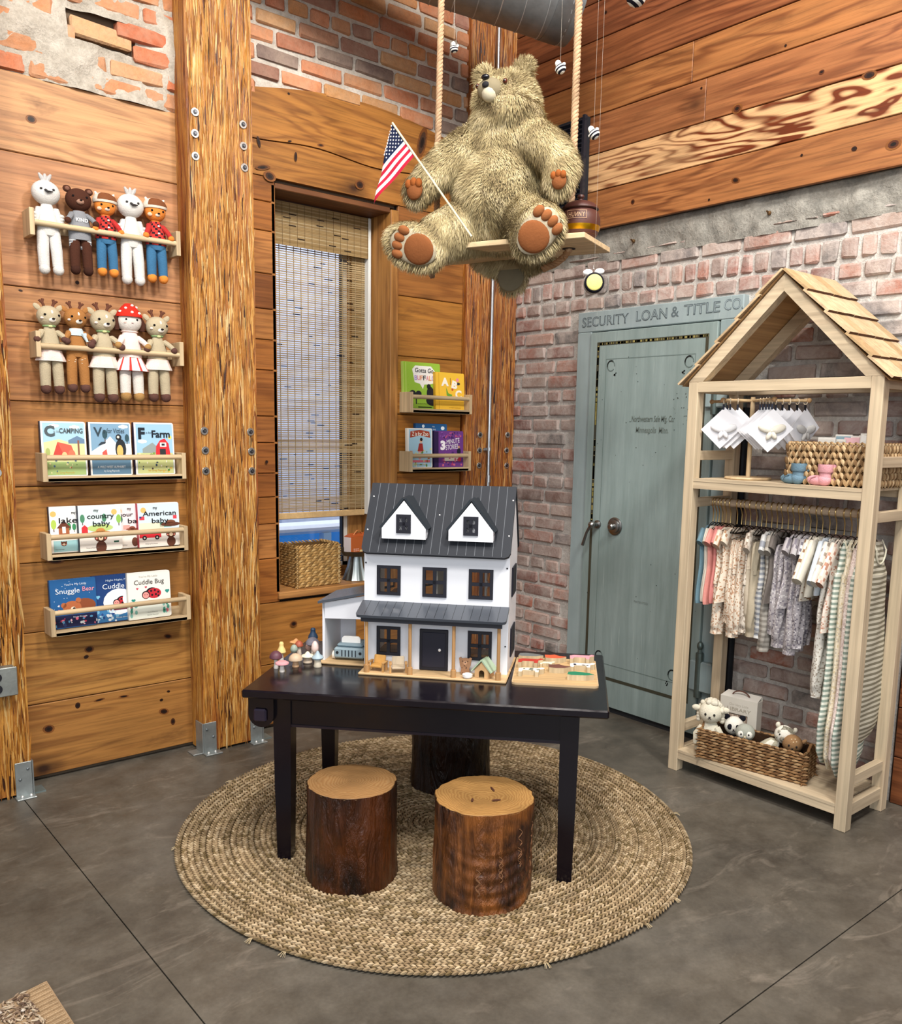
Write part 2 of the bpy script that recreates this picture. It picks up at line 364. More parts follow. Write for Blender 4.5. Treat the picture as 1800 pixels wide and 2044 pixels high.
def stitches(m, P, D, N, L, W, H, cols, n=6, rings=(.0, .55, .95, .8, .25)):
    """little overlapping strands: centres P, directions D, normals N"""
    P = np.asarray(P, float); D = np.asarray(D, float); N = np.asarray(N, float); D /= np.linalg.norm(D, axis=1)[:, None]; N /= np.linalg.norm(N, axis=1)[:, None]
    B = np.cross(N, D); k = len(P); K = len(rings); Wd = np.broadcast_to(W, k); Ld = np.broadcast_to(L, k); Hd = np.broadcast_to(H, k)
    V = np.zeros((k, K*n, 3))
    for i, rr in enumerate(rings):
        t = -.5+i/(K-1)
        for j in range(n):
            a = 2*PI*j/n; V[:, i*n+j] = P+D*(t*Ld)[:, None]+B*(math.cos(a)*max(rr, .05)*Wd/2)[:, None]+N*((math.sin(a)*max(rr, .05)*.5)*Hd)[:, None]
    f0 = [(i*n+j, i*n+(j+1) % n, (i+1)*n+(j+1) % n, (i+1)*n+j) for i in range(K-1) for j in range(n)]
    F = []; C = []
    for q in range(k):
        o = q*K*n; c = (*lin(cols[q % len(cols)]),)
        F += [tuple(x+o for x in ff) for ff in f0]; C += [c]*len(f0)
    m.add(V.reshape(-1, 3), F, C, True)
# ================================================================== SETTING
YW, XW, YP = 3.80, 3.60, 3.68                 # left wall face, right wall face, post face
# floor slabs with saw cuts at x=.82 and y=1.11
m = M().use('floor')
xs = [-6, .818, .822, XW+.4]; ys = [-6, 1.108, 1.112, YW+.4]
for i in (0, 2):
    for j in (0, 2): m.box(xs[i], xs[i+1], ys[j], ys[j+1], -.12, 0, '#888')
m.use('matte').box(-6, XW+.4, -6, YW+.4, -.13, -.012, '#1c1a18')
struct(m.build('floor'))
m = M().use('matte').box(-3.2, XW+.4, -2.2, YW+.4, 4.35, 4.5, '#6a4a34')
struct(m.build('ceiling'))
def brick_course(m, o, u, nrm, u0, u1, z0, z1, ch, bl, cols, mat, holes=(), hdr=5, off=0, depth=.05, gap=.017, solz=None, mort='mortar', proud=.006):
    """bricks as real blocks in front of a mortar bed; o origin, u wall direction, nrm out of the wall"""
    u = np.array(u, float); nrm = np.array(nrm, float); o = np.array(o, float)
    keepT = m.T; T = frame(o, u, (0, 0, 1), nrm); m.T = T
    z = z0; row = off
    m.use(mat)
    while z < z1-.02:
        sol = solz and solz[0] <= z < solz[1]
        h = (solz[1]-solz[0]) if sol else ch; L = .078 if sol else (bl/2 if row % 6 == hdr else bl)
        x = u0-(row % 2)*L*.5-rng.uniform(0, .02); zt = min(z+h, z1)
        while x < u1:
            ll = L*rng.uniform(.93, 1.07); a, b = max(x+gap/2, u0), min(x+ll-gap/2, u1); cx = (a+b)/2; cz = (z+zt)/2
            if b-a > .03 and not any(hh(cx, cz, a, b) for hh in holes):
                dz = rng.uniform(-.003, .003); p = proud+rng.uniform(-.003, .004)
                m.box(a, b, z+gap/2+dz, zt-gap/2+dz, -depth, p, cols[int(rng.integers(len(cols)))], ch=.007, jit=.0038)
            x += ll
        z += h; row += 1
    m.T = keepT; return m
def grid_wall(m, o, u, nrm, u0, u1, z0, z1, step, amp, c, hole=None, base=0., sc=6):
    u = np.array(u, float); nrm = np.array(nrm, float); o = np.array(o, float); nu = max(2, int((u1-u0)/step)); nz = max(2, int((z1-z0)/step)); v = []
    for i in range(nz+1):
        for j in range(nu+1):
            a = u0+(u1-u0)*j/nu; z = z0+(z1-z0)*i/nz; p = o+u*a; q = Vector((a*sc, z*sc, 3.3)); d = base+amp*(mnoise.fractal(q, .9, 2.1, 5))
            v.append(p+nrm*d+np.array([0, 0, z]))
    f = []
    for i in range(nz):
        for j in range(nu):
            if hole and hole(u0+(u1-u0)*(j+.5)/nu, z0+(z1-z0)*(i+.5)/nz): continue
            f.append((i*(nu+1)+j, i*(nu+1)+j+1, (i+1)*(nu+1)+j+1, (i+1)*(nu+1)+j))
    m.add(v, f, c, True)
# ---- left wall: orange brick above, plastered masonry over the board panel
ORG = ['#cf8a62', '#c67c56', '#d0925f', '#b46f52', '#c48f5c', '#cc9a6a', '#b27a5c', '#9a6c5c', '#cb8058', '#a87868', '#837068', '#d08c62', '#c4885e']
def arch_z(x): return 2.985+.085*math.cos((x-2.55)/.66*PI/2) if 1.9 < x < 3.2 else 2.985
m = M()
brick_course(m, (0, YW, 0), (1, 0, 0), (0, -1, 0), 1.75, 3.62, 2.96, 4.2, .0775, .225, ORG, 'brick_orange', holes=[lambda cx, cz, a, b: cz < arch_z(cx)-.005], mort='plaster')
m.use('lime'); m.T = Matrix.Identity(4)
grid_wall(m, (0, YW, 0), (1, 0, 0), (0, -1, 0), 1.75, 3.9, 2.93, 4.4, .03, .004, '#ccc', base=-.006)
m.use('matte').box(-3, 3.9, YW+.30, YW+.36, 0, 4.4, '#5a4a3a') if False else None
# solid wall body behind the boards, open at the window
for b in ((-3, 2.035, 0, 4.4), (2.765, 3.9, 0, 4.4), (2.035, 2.765, 0, .65), (2.035, 2.765, 2.62, 4.4)):
    m.use('matte').box(b[0], b[1], YW+.035, YW+.24, b[2], b[3], '#6b5a48')
m.T = Matrix.Identity(4)
struct(m.build('wall_left'))
m = M()
def hole_brick(x, z): return 1.165 < x < 1.44 and abs(z-(3.04-(x-1.165)*.02)) < .055
YB = YW+.0
brick_course(m, (0, YB, 0), (1, 0, 0), (0, -1, 0), .80, 1.66, 2.80, 4.2, .078, .22, ['#c5704a', '#cf8a60', '#b9623f', '#d09a70', '#c0835a'], 'brick_orange', hdr=9, holes=[lambda cx, cz, a, b: 1.16 < cx < 1.44 and 2.985 < cz < 3.1], depth=.04)
m.T = TR(1.30, YB+.03, 3.035, ry=.03)
m.use('brick_orange').box(-.118, .118, -.03, .03, -.034, .034, '#d3a070', ch=.008, jit=.004)
m.T = Matrix.Identity(4); m.use('plaster')
def ph(x, z):
    return hole_brick(x, z)
grid_wall(m, (0, YB, 0), (1, 0, 0), (0, -1, 0), .80, 1.68, 2.80, 4.2, .014, .026, '#ccc', hole=ph, base=.006-.0, sc=5.5)
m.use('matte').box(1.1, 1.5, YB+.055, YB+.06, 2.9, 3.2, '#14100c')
struct(m.build('wall_left_masonry')).name = 'wall_left.001'
# boards: [x0,x1,z0,z1,colour]
def boards(name, lst, y, mat, th=.025, label=None, gap=.003):
    m = M().use(mat)
    for (x0, x1, z0, z1, c) in lst: m.box(x0+gap/2, x1-gap/2, y, y+th, z0+gap/2, z1-gap/2, c, ch=.003)
    m.use('matte')
    for (x0, x1, z0, z1, c) in lst: m.box(x0, x1-.003, y+th*.6, y+th+.008, z0-.002, z1+.002, '#140b06')
    return struct(m.build(name))
cB = ['#b9824a', '#a8723a', '#c48c52']
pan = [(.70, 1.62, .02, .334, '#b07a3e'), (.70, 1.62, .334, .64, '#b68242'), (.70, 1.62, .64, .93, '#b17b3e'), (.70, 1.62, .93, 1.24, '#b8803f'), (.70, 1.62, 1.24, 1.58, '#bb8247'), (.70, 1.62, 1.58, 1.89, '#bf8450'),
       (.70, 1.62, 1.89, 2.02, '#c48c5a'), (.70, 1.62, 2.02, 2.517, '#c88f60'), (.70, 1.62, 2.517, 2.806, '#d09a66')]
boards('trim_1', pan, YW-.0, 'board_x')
hs = [.0, .64, .86, 1.03, 1.16, 1.275, 1.42, 1.545, 1.76, 1.90, 2.04, 2.20, 2.39, 2.52, 2.63]
lst = [(1.88, 2.06, a, b, pick('#a8682e', '#9c5e2a', '#b27038', '#8a5226', '#b87a40')) for a, b in zip(hs[1:-1], hs[2:])]
rz_ = [.62, .96, 1.262, 1.573, 1.877, 2.185, 2.46, 2.63]
lst += [(2.762, 3.208, a, b, c) for a, b, c in zip(rz_[:-1], rz_[1:], ['#a86a30', '#b0722f', '#b5762f', '#b87c34', '#b87c36', '#a96e36', '#9c6434'])]
lst += [(1.88, 3.208, .02, .33, '#ad7434'), (1.88, 3.208, .33, .64, '#b87c3a')]
boards('trim_2', lst, YW, 'board_x')
# arched timber header, two planks following the arch
m = M().use('board_x')
def plank(x0, x1, zf0, zf1, y0, y1, c, n=24, jag=0):
    sd = random.random(); X = [x0+(x1-x0)*i/n for i in range(n+1)]; v = []
    for x in X: v += [(x, y0, zf0(x)), (x, y0, zf1(x)), (x, y1, zf0(x)), (x, y1, zf1(x))]
    f = []
    for i in range(n):
        a, b = 4*i, 4*i+4; f += [(a, b, b+1, a+1), (a+1, b+1, b+3, a+3), (a+2, a, b, b+2), (a+3, b+3, b+2, a+2)]
    f += [(0, 1, 3, 2), (4*n, 4*n+2, 4*n+3, 4*n+1)]
    m.add(v, f, c, seed=sd)
plank(1.88, 3.3, lambda x: 2.795+.012*math.sin(x*9), lambda x: arch_z(x), YW-.008, YW+.02, '#b07636')
plank(1.88, 3.3, lambda x: 2.63, lambda x: 2.790+.012*math.sin(x*9), YW-.004, YW+.02, '#ad7436')
struct(m.build('trim_3'))
def knots(m, pts, ax, val, mat):
    # dark knots and nail holes that belong to the boards
    m.use(mat); sg = -1
    for (x, y, rx, ry, *c_) in pts:
        p = at(x, y, ax, val); k_ = .0027 if ax == 1 else .0030; T = frame(p, (1, 0, 0), (0, 0, 1)) if ax == 1 else frame(p, (0, -1, 0), (0, 0, 1)); kp = m.T; m.T = T @ Matrix.Rotation(random.uniform(-.3, .3), 4, 'Z')
        if rx > 4: m.disc(0, 0, rx*k_*1.5, .0008, '#8a5426', ry=ry*k_*1.4, n=14)
        m.disc(0, 0, rx*k_, .0012, c_[0] if c_ else '#3a1c0c', ry=ry*k_, n=11); m.disc(0, 0, rx*k_*.55, .0015, '#1c0d06', ry=ry*k_*.5, n=9); m.T = kp
m = M(); knots(m, [(62, 238, 5, 4), (178, 1296, 5, 4), (172, 1311, 4, 3), (335, 1270, 5, 3), (155, 1408, 4, 5), (97, 1455, 6, 5), (198, 1397, 6, 1.5), (247, 1390, 6, 1.5), (322, 1397, 3, 2.5), (327, 1420, 6, 4), (345, 1440, 4, 6, '#5a3218'), (336, 1380, 3, 2), (154, 564, 3, 3), (41, 580, 3, 1.5), (120, 960, 9, 3, '#4a2812'), (110, 1120, 9, 3, '#4a2812')], 1, YW, 'board_x'); knots(m, [(718, 369, 7, 6), (516, 283, 3, 9), (590, 313, 3, 8), (576, 187, 2.5, 2), (578, 282, 4, 1.5), (640, 290, 5, 2, '#5a3218'), (842, 285, 7, 22, '#4a3020'), (538, 352, 8, 6, '#4a2c16'), (524, 334, 10, 3, '#4a2c16'), (532, 922, 3, 3), (586, 1245, 5, 4)], 1, YW-.008, 'board_x')
knots(m, [(1471, 217, 6, 5, '#5a2c14'), (1735, 150, 7, 4), (1783, 288, 7, 5, '#5a2c14'), (1705, 297, 4, 3), (1468, 360, 5, 3), (1263, 403, 4, 4, '#5a2c14'), (1400, 176, 2, 2), (1209, 25, 3, 3), (1568, 91, 2, 2), (1090, 78, 2.5, 3), (1640, 144, 4, 3, '#5a2c14'), (1600, 310, 2, 2), (1415, 399, 2, 2)], 0, XW-.0555, 'board_y')
struct(m.build('trim_knots')).name = 'trim_5'
# ---- right wall
PNK = [shade(c_, 1.18) for c_ in ('#a07264', '#967066', '#a67e70', '#8c6a62', '#9e6654', '#93786e', '#857068', '#ab8b7e', '#74706d', '#96584a', '#987e74', '#7c7674', '#a08a7e', '#8f7a72')]
m = M()
door_hole = lambda cx, cz, a, b: 2.27 < cx < 3.265 and cz < 2.12
brick_course(m, (XW, 0, 0), (0, 1, 0), (-1, 0, 0), 1.472, 3.80, -.0217, 2.42, .0797, .232, PNK, 'brick_pink', holes=[door_hole], hdr=3, solz=(2.209, 2.31), depth=.05, gap=.019)
m.T = Matrix.Identity(4)
m.use('mortar'); grid_wall(m, (XW, 0, 0), (0, 1, 0), (-1, 0, 0), 1.462, 3.85, 0, 2.44, .03, .003, '#ccc', base=-.007, hole=lambda y, z: 2.28 < y < 3.25 and z < 2.11)
m.use('grey_plaster'); grid_wall(m, (XW, 0, 0), (0, 1, 0), (-1, 0, 0), 1.3, 3.82, 2.37, 2.56, .012, .016, '#999', base=.008, sc=7)
m.use('matte'); m.box(XW+.06, XW+.3, -2.5, 4.1, 0, 4.4, '#5c5148')
m.box(XW+.012, XW+.1, -2.5, 1.47, 0, 2.4, '#4a3022')
struct(m.build('wall_right'))
# reddish boards on the upper right wall
m = M().use('board_y')
zz = [2.530, 2.721, 2.904, 3.092, 3.272, 3.452, 3.632, 3.812, 3.992, 4.172, 4.35]
cc = ['#a96e40', '#dcae7c', '#a66a40', '#a96e3e', '#985c36', '#8c5232', '#845032', '#8a5434', '#8a5434', '#8a5434']
for i, (a, b) in enumerate(zip(zz[:-1], zz[1:])):
    cuts = [[-2.4, 3.82], [-2.4, 3.82], [-2.4, 2.52, 3.82], [-2.4, 2.6, 3.82], [-2.4, 3.82]][i % 5]
    for y0, y1 in zip(cuts[:-1], cuts[1:]):
        m.use('board_yb' if i == 1 else 'board_y')
        m.box(XW-.055, XW-.03, y0+.001, y1-.001, a+.0025, b-.0025, shade(cc[i], .94 if y1 > 3 and i == 2 else 1), ch=.002)
m.use('matte').box(XW-.035, XW-.02, -2.4, 3.82, 2.532, 4.35, '#180d08')
m.use('board_y')
for i, (a, b) in enumerate(zip([.0, .2, .41, .63, .86, 1.1, 1.34, 1.6, 1.86, 2.12], [.2, .41, .63, .86, 1.1, 1.34, 1.6, 1.86, 2.12, 2.38])): m.box(XW-.01, XW+.012, .2, 1.452, a+.002, b-.002, pick('#7e4a2c', '#8a5230', '#6f3f26'), ch=.002)
struct(m.build('trim_4'))
# ---- vault door
m = M().use('vault'); V1, V2 = '#84969a', '#7f908e'
m.box(XW-.035, XW+.02, 3.165, 3.265, .0, 2.02, '#93a3a6', ch=.004); m.box(XW-.035, XW+.02, 2.27, 2.385, .0, 2.02, V1, ch=.004); m.box(XW-.035, XW+.02, 2.27, 3.265, 2.02, 2.124, '#93a2a6', ch=.004)
m.use('matte').box(XW-.03, XW+.02, 2.30, 3.2, 0, .024, '#171a1e')
door = struct(m.build('door_1'))
m = M().use('vault').box(XW-.045, XW+.02, 2.39, 3.161, .03, 2.014, V2, ch=.003); m.build('door_leaf', door)
m = M().use('gloss'); T0 = frame((XW-.0462, 0, 0), (0, -1, 0), (0, 0, 1)); m.T = T0
def lrect(m, y0, y1, z0, z1, t, z, c):
    m.rect(-y1, -y0, z0, z0+t, z, c); m.rect(-y1, -y0, z1-t, z1, z, c); m.rect(-y1, -y1+t, z0+t, z1-t, z, c); m.rect(-y0-t, -y0, z0+t, z1-t, z, c)
lrect(m, 2.434, 3.114, .178, 1.962, .017, 0, '#3f3f34')
for i in range(150):
    s = random.random()
    if s < .62: y = random.uniform(2.44, 3.1); m.rect(-y-.006, -y+.004, 1.948, 1.958, .0003, pick('#8f8550', '#6a653f', '#9b9058'))
    else: z = random.uniform(1.0, 1.94); m.rect(-3.110, -3.100, z, z+.025, .0003, pick('#8f8550', '#7d753f'))
m.build('pinstripe_border', door)
m = M().use('gloss'); m.T = T0
for (y0, y1, z0, z1) in ((2.50, 3.05, .262, 1.875),): lrect(m, y0, y1, z0, z1, .0035, 0, '#6e7f7c')
for (y, z) in ((3.015, 1.838), (2.535, 1.838), (3.015, .30), (2.535, .3)):
    for k in range(22):
        a0 = k*2*PI/24; m.disc(-y+.024*math.cos(a0), z+.026*math.sin(a0), .0045 if 3 < k < 14 else .0028, .0004, '#1d2526' if 4 < k < 13 else '#53625f', n=6)
    s = -1 if y > 2.8 else 1
    for k in range(6): m.disc(-y-s*(.03+random.uniform(-.008, .008)), z-.048+random.uniform(-.012, .012)*1, .004, .0004, '#141a1c', n=5)
for k in range(46): m.disc(-random.uniform(2.42, 3.14), random.choice([random.uniform(.2, 1.9), random.uniform(1.4, 1.8)]), random.uniform(.001, .0028), .0004, '#1c2222', n=5)
for k in range(26): m.disc(-(2.55+random.uniform(-.08, .08)), 1.63+random.uniform(-.07, .07), random.uniform(.001, .003), .0004, '#141a1a', n=5)
m.build('worn_ornament', door)
m = M().use('paint'); m.T = frame((XW-.0362, 0, 0), (0, -1, 0), (0, 0, 1))
m.text('SECURITY', -3.235, 2.048, .050, 0, '#4a575b', w=.315, al='l', bold=.018); m.text('LOAN', -2.875, 2.052, .050, 0, '#4a575b', w=.19, al='l', bold=.018)
m.text('&', -2.662, 2.055, .050, 0, '#59666a', w=.045, al='l', bold=.012); m.text('TITLE', -2.59, 2.056, .050, 0, '#4a575b', w=.20, al='l', bold=.018); m.text('CO.', -2.37, 2.06, .050, 0, '#5a676b', w=.10, al='l', bold=.012)
m.text('SECURITY', -3.2335, 2.0495, .047, .0005, '#8c9a9e', w=.312, al='l', bold=-.022); m.text('LOAN', -2.8735, 2.0535, .047, .0005, '#8c9a9e', w=.187, al='l', bold=-.022); m.text('TITLE', -2.5885, 2.0575, .047, .0005, '#8c9a9e', w=.197, al='l', bold=-.022); m.text('CO.', -2.3685, 2.0615, .047, .0005, '#94a4aa', w=.098, al='l', bold=-.022)
m.T = T0
m.text('Northwestern Safe Mfg. Co.', -2.735, 1.555, .030, .0004, '#5c6660', w=.26, slant=.1, bold=.01); m.text('Minneapolis  Minn.', -2.735, 1.50, .030, .0004, '#66706a', w=.20, slant=.1, bold=.01)
m.text('PATENTED', -2.75, .63, .012, .0004, '#6f7975', w=.09)
m.build('lettering', door)
m = M().use('metal')
def wl(y, z, dx=0): return (XW-.045-dx, y, z)
m.lathe([(0, 0), (.046, 0), (.046, .006), (.040, .010), (.036, .012), (.036, .018), (.025, .022), (.016, .03), (.014, .036), (0, .038)], '#8a8a88', 26, ax='z') if False else None
m.T = frame(wl(2.942, 1.012), (0, -1, 0), (0, 0, 1)); m.lathe([(0, 0), (.047, 0), (.047, .006), (.041, .010), (.036, .010), (.036, .018), (.026, .022), (.017, .022), (.017, .042), (.012, .048), (0, .049)], '#9a9a98', 28)
m.build('combination_dial', door)
m = M().use('metal'); m.T = frame(wl(3.06, 1.012), (0, -1, 0), (0, 0, 1)); m.lathe([(0, 0), (.022, 0), (.022, .008), (.012, .014), (.012, .03), (0, .032)], '#90908e', 20)
m.ell((-.005, 0, .045), (.019, .019, .019), '#a0a09e'); m.tube([(-.005, 0, .05), (-.03, -.045, .055), (-.055, -.115, .055)], [.009, .007, .0085], '#88888a', 12)
m.build('handle', door)
for z in (.36, 1.72):
    m = M().use('dull_metal'); m.T = TR(XW-.055, 2.375, z); m.tube([(0, 0, -.13), (0, 0, .09)], .019, '#6f7f7c', 14); m.ell((0, 0, .125), (.016, .016, .022), '#6a7a78'); m.tube([(0, 0, .09), (0, 0, .115)], [.012, .009], '#6a7a78'); m.use('vault').box(-.012, .03, -.075, .05, -.1, .05, V1, ch=.006); m.build('hinge', door)
# ---- window
m = M().use('board_z')
m.box(2.71, 2.76, YW-.012, YW+.27, .69, 2.60, '#bb8446', ch=.003); m.box(2.04, 2.06, YW+.0, YW+.27, .69, 2.60, '#a87038', ch=.002)
m.use('board_x').box(2.06, 2.71, YW-.004, YW+.27, 2.585, 2.61, '#7d5030', ch=.003)
win = struct(m.build('window_1'))
M().use('board_x').box(2.045, 2.735, YW-.02, YW+.27, .655, .69, '#c08a50', ch=.004).build('window_sill', win)
m = M().use('board_z'); m.box(2.62, 2.71, YW+.25, YW+.30, .69, 2.585, '#c08a4c', ch=.004); m.box(2.06, 2.16, YW+.25, YW+.30, .69, 2.585, '#c08a4c'); m.use('board_x').box(2.16, 2.62, YW+.25, YW+.30, .69, .745, '#b9834a'); m.box(2.16, 2.62, YW+.25, YW+.30, 2.48, 2.585, '#b07840')
m.use('paint').box(2.595, 2.62, YW+.262, YW+.29, .745, 2.48, '#e6e2d8'); m.box(2.588, 2.596, YW+.262, YW+.29, .745, 2.48, '#15161c'); m.box(2.16, 2.62, YW+.262, YW+.29, .745, .765, '#d8d8d4')
m.build('window_frame', win)
M().use('glass').box(2.16, 2.595, YW+.274, YW+.278, .76, 2.48, '#fff').build('glass_pane', win)
M().use('paint').box(2.683, 2.70, YW+.15, YW+.19, 1.03, 2.58, '#d9dad6', ch=.003).build('shade_track', win)
# ---- posts
def post(x0, x1, y0, y1, label, bolts, brackets, tint='#ffffff', pz=4.35, slab=True):
    t = thing('timber_post', label, 'post', ((x0+x1)/2, (y0+y1)/2, 0)); ox, oy = (x0+x1)/2, (y0+y1)/2
    m = M(TR(-ox, -oy, 0)).use('psl')
    nz = 110; z0 = .012; w = x1-x0
    # front and side skins with a shallow, fibrous relief
    def skin(p, q, nrm, n):
        v = []; p = np.array(p); q = np.array(q); nrm = np.array(nrm)
        for i in range(nz+1):
            z = z0+(pz-z0)*i/nz
            for j in range(n+1):
                s = j/n; b = p+(q-p)*s; d = mnoise.fractal(Vector((b[0]*30, b[1]*30, z*2.2)), .8, 2., 4)*.006*(0 if j in (0, n) else 1); v.append((*(b+nrm*d), z))
        m.add(v, [(i*(n+1)+j, i*(n+1)+j+1, (i+1)*(n+1)+j+1, (i+1)*(n+1)+j) for i in range(nz) for j in range(n)], tint, True)
    skin((x0, y0), (x1, y0), (0, -1), 18); skin((x0, y1), (x0, y0), (-1, 0), 6); skin((x1, y0), (x1, y1), (1, 0), 6)
    m.add([(x0, y0, pz), (x1, y0, pz), (x1, y1, pz), (x0, y1, pz), (x0, y0, z0), (x1, y0, z0), (x1, y1, z0), (x0, y1, z0)], [(0, 1, 2, 3), (4, 7, 6, 5), (2, 6, 7, 3)], tint)
    m.use('strand'); ns_ = int((x1-x0)*1.0/.30*3000); P = np.stack([rng.uniform(x0+.006, x1-.006, ns_), np.full(ns_, y0-.0012), rng.uniform(.07, 3.75, ns_)], 1)
    D = np.stack([rng.normal(0, .055, ns_), rng.normal(0, .004, ns_), np.ones(ns_)], 1); pc = ['#bd8238', '#b0742c', '#cb9a52', '#a06626', '#d4ab6c', '#864f1c', '#c4904a', '#a46c30', '#dcbb82', '#5c3012', '#3a1c0a']
    cols_ = [tuple(np.array(lin(pc[int(q)]))*np.array(lin(tint))) for q in rng.choice(len(pc), ns_, p=[.13, .13, .11, .12, .08, .11, .10, .08, .05, .05, .04])]
    stitches(m, P, D, [(0, -1, 0)]*ns_, rng.uniform(.07, .25, ns_), rng.uniform(.0035, .0090, ns_), rng.uniform(.002, .007, ns_), cols_, n=4, rings=(.1, .9, 1., .7, .05))
    m.build('timber_shaft', t)
    b0 = None
    for (x, z) in bolts:
        if b0 is None:
            mm = M().use('metal'); mm.T = frame((0, 0, 0), (1, 0, 0), (0, 0, 1)); mm.lathe([(0, 0), (.0175, 0), (.0175, .002), (.0165, .003), (.0095, .003), (.0092, .0035), (.0090, .006), (.0045, .006), (.0045, .009), (0, .009)], ['#d8d8d4', '#d8d8d4', '#d8d8d4', '#d8d8d4', '#3c4044', '#6a6e74', '#5a5e64', '#3c4044', '#8a8e94'], 18); b0 = mm.build('bolt', t)
            b = b0
        else: b = b0.copy(); COL.objects.link(b)
        b.location = (x-ox, y0-oy-.004, z)
    for (bx, by, side) in brackets:
        mm = M(TR(bx-ox, by-oy, 0)).use('dull_metal'); H = .145; W = .062
        if side in ('F', 'FL'): mm.box(0, W, -.007, -.002, .0, H, '#a9b0b0', ch=.0015); mm.box(-.006, W+.012, -.045, -.002, 0, .006, '#a9b0b0', ch=.0015)
        if side == 'FL': mm.box(-.006, -.001, -.007, .07, 0, H, '#b4bbbb', ch=.0015); mm.box(-.05, -.001, -.002, .065, 0, .006, '#a9b0b0', ch=.0015)
        if side == 'FR': mm.box(-W, 0, -.007, -.002, 0, H, '#a9b0b0', ch=.0015); mm.box(-W-.006, .006, -.045, -.002, 0, .006, '#a9b0b0', ch=.0015); mm.box(.001, .006, -.007, .07, 0, H, '#a0a7a7'); mm.box(.001, .05, -.002, .065, 0, .006, '#9aa')
        sg = -1 if side == 'FR' else 1
        for (dx, dz) in ((.015, .115), (.045, .075)): mm.T = TR(bx-ox+sg*dx, by-oy-.009, dz); mm.ell((0, 0, 0), (.006, .004, .006), '#80878a', 8, 6)
        for dx in (.012, .045): mm.T = TR(bx-ox+sg*dx, by-oy-.028, .008); mm.ell((0, 0, 0), (.007, .007, .008), '#e2e4e2', 8, 6)
        mm.build('base_bracket', t)
    return t
post(.52, .862, YP, YW+.0, 'rough golden timber post at far left with grey electrical box', [(.832-.0, z) for z in ()]+[(.80, 1.475), (.80, 1.39), (.80, 1.305)], [(.862, YP, 'FR')])
post(1.592, 1.888, YP, YW+.0, 'wide rough golden timber post between board panel and window', [(at(x, y, 1, YP)[0], at(x, y, 1, YP)[2]) for x, y in ((388, 224), (388, 267), (389, 312), (484, 249), (485, 292), (487, 335), (407, 860), (409, 899), (410, 940), (499, 862), (501, 901), (502, 940))], [(1.592, YP, 'FL'), (1.888, YP, 'FR')])
cp = [(at(x, y, 1, YW-.022)[0], at(x, y, 1, YW-.022)[2]) for x, y in ((957, 868), (956, 899), (955, 929), (1012, 868), (1010, 899), (1010, 929))]
post(3.212, 3.598, YW-.022, YW+.02, 'rough timber post standing in the room corner behind the bear', cp, [], tint='#e9cfae')
# conduit on the corner post
t = thing('conduit_pipe', 'thin grey metal conduit running up the corner post', 'pipe', (3.345+.04, YW-.045, 0))
m = M().use('metal').tube([(-.003, 0, .03), (0, 0, 2.2), (.006, 0, 3.9)], .0105, '#cdd0d4', 12); m.build('pipe', t)
for z in (1.39, 3.38):
    M(TR(0, 0, z)).use('metal').box(-.032, .0, .004, .012, -.007, .007, '#c4c6c8').tube([(0, 0, -.009), (0, 0, .009)], .0135, '#c4c6c8').build('pipe_clamp', t)
for z in (1.22, .60): M(TR(0, 0, z)).use('metal').tube([(0, 0, -.02), (0, 0, .02)], .015, '#c4c6c8').build('coupling', t)
# spiral duct
t = thing('air_duct', 'fat grey spiral-seamed metal air duct crossing the top corner', 'duct', (2.73, 3.12, 3.405))
p0 = np.array([-.9, .40, .22]); p1 = np.array([.36, -.20, .0])
m = M().use('dull_metal'); m.tube([p0, p1], .185, '#8d9092', 40); d = (p1-p0)/np.linalg.norm(p1-p0)
m.build('duct_shell', t); e = M().use('dull_metal'); e.tube([p1-d*.12, p1-d*.04, p1+d*.0], [.188, .188, .16], '#7d8082', 40); e.build('end_cap', t)
m = M().use('dull_metal')
ra = Vector(d).orthogonal().normalized(); rb = Vector(d).cross(ra); L = np.linalg.norm(p1-p0)
m.tube([p0+d*L*i/420+np.array(ra*math.cos(i*2*PI/30)+rb*math.sin(i*2*PI/30))*.186 for i in range(421)], .0028, '#b5b8ba', 5, False); m.build('spiral_seam', t)
# black louvred grille on the right wall
t = thing('louvred_grille', 'black louvred grille mounted on reddish boards behind the bear', 'vent', (XW-.06, 3.36, 2.8))
m = M().use('matte').box(-.035, .0, -.155, .155, -.33, .29, '#14171f', ch=.004); m.build('housing', t)
m = M().use('gloss')
for i in range(26): m.T = TR(-.042, 0, -.30+i*.0225, ry=.5); m.box(-.012, .012, -.14, .14, -.0015, .0015, '#20242e')
m.build('louvre_slats', t)
m = M().use('gloss'); m.box(-.05, -.03, -.158, -.142, -.332, .292, '#1c2029'); m.box(-.05, -.03, .142, .158, -.332, .292, '#1c2029'); m.build('frame', t)
# black drain pipe behind rack
t = thing('drain_pipe', 'dark pipe with grey-green upper section beside the vault door frame, behind rack', 'pipe', (XW-.06, 2.205, 0))
m = M().use('dull_metal').tube([(0, 0, .02), (0, 0, 1.62)], .016, '#23262b', 10); m.build('pipe', t)
m = M().use('dull_metal').tube([(0, .04, 1.62), (0, .04, 1.9)], .035, '#7f8c8a', 14).tube([(0, .10, 1.60), (0, 0, 1.60)], .014, '#6e6258'); m.build('upper_pipe', t)
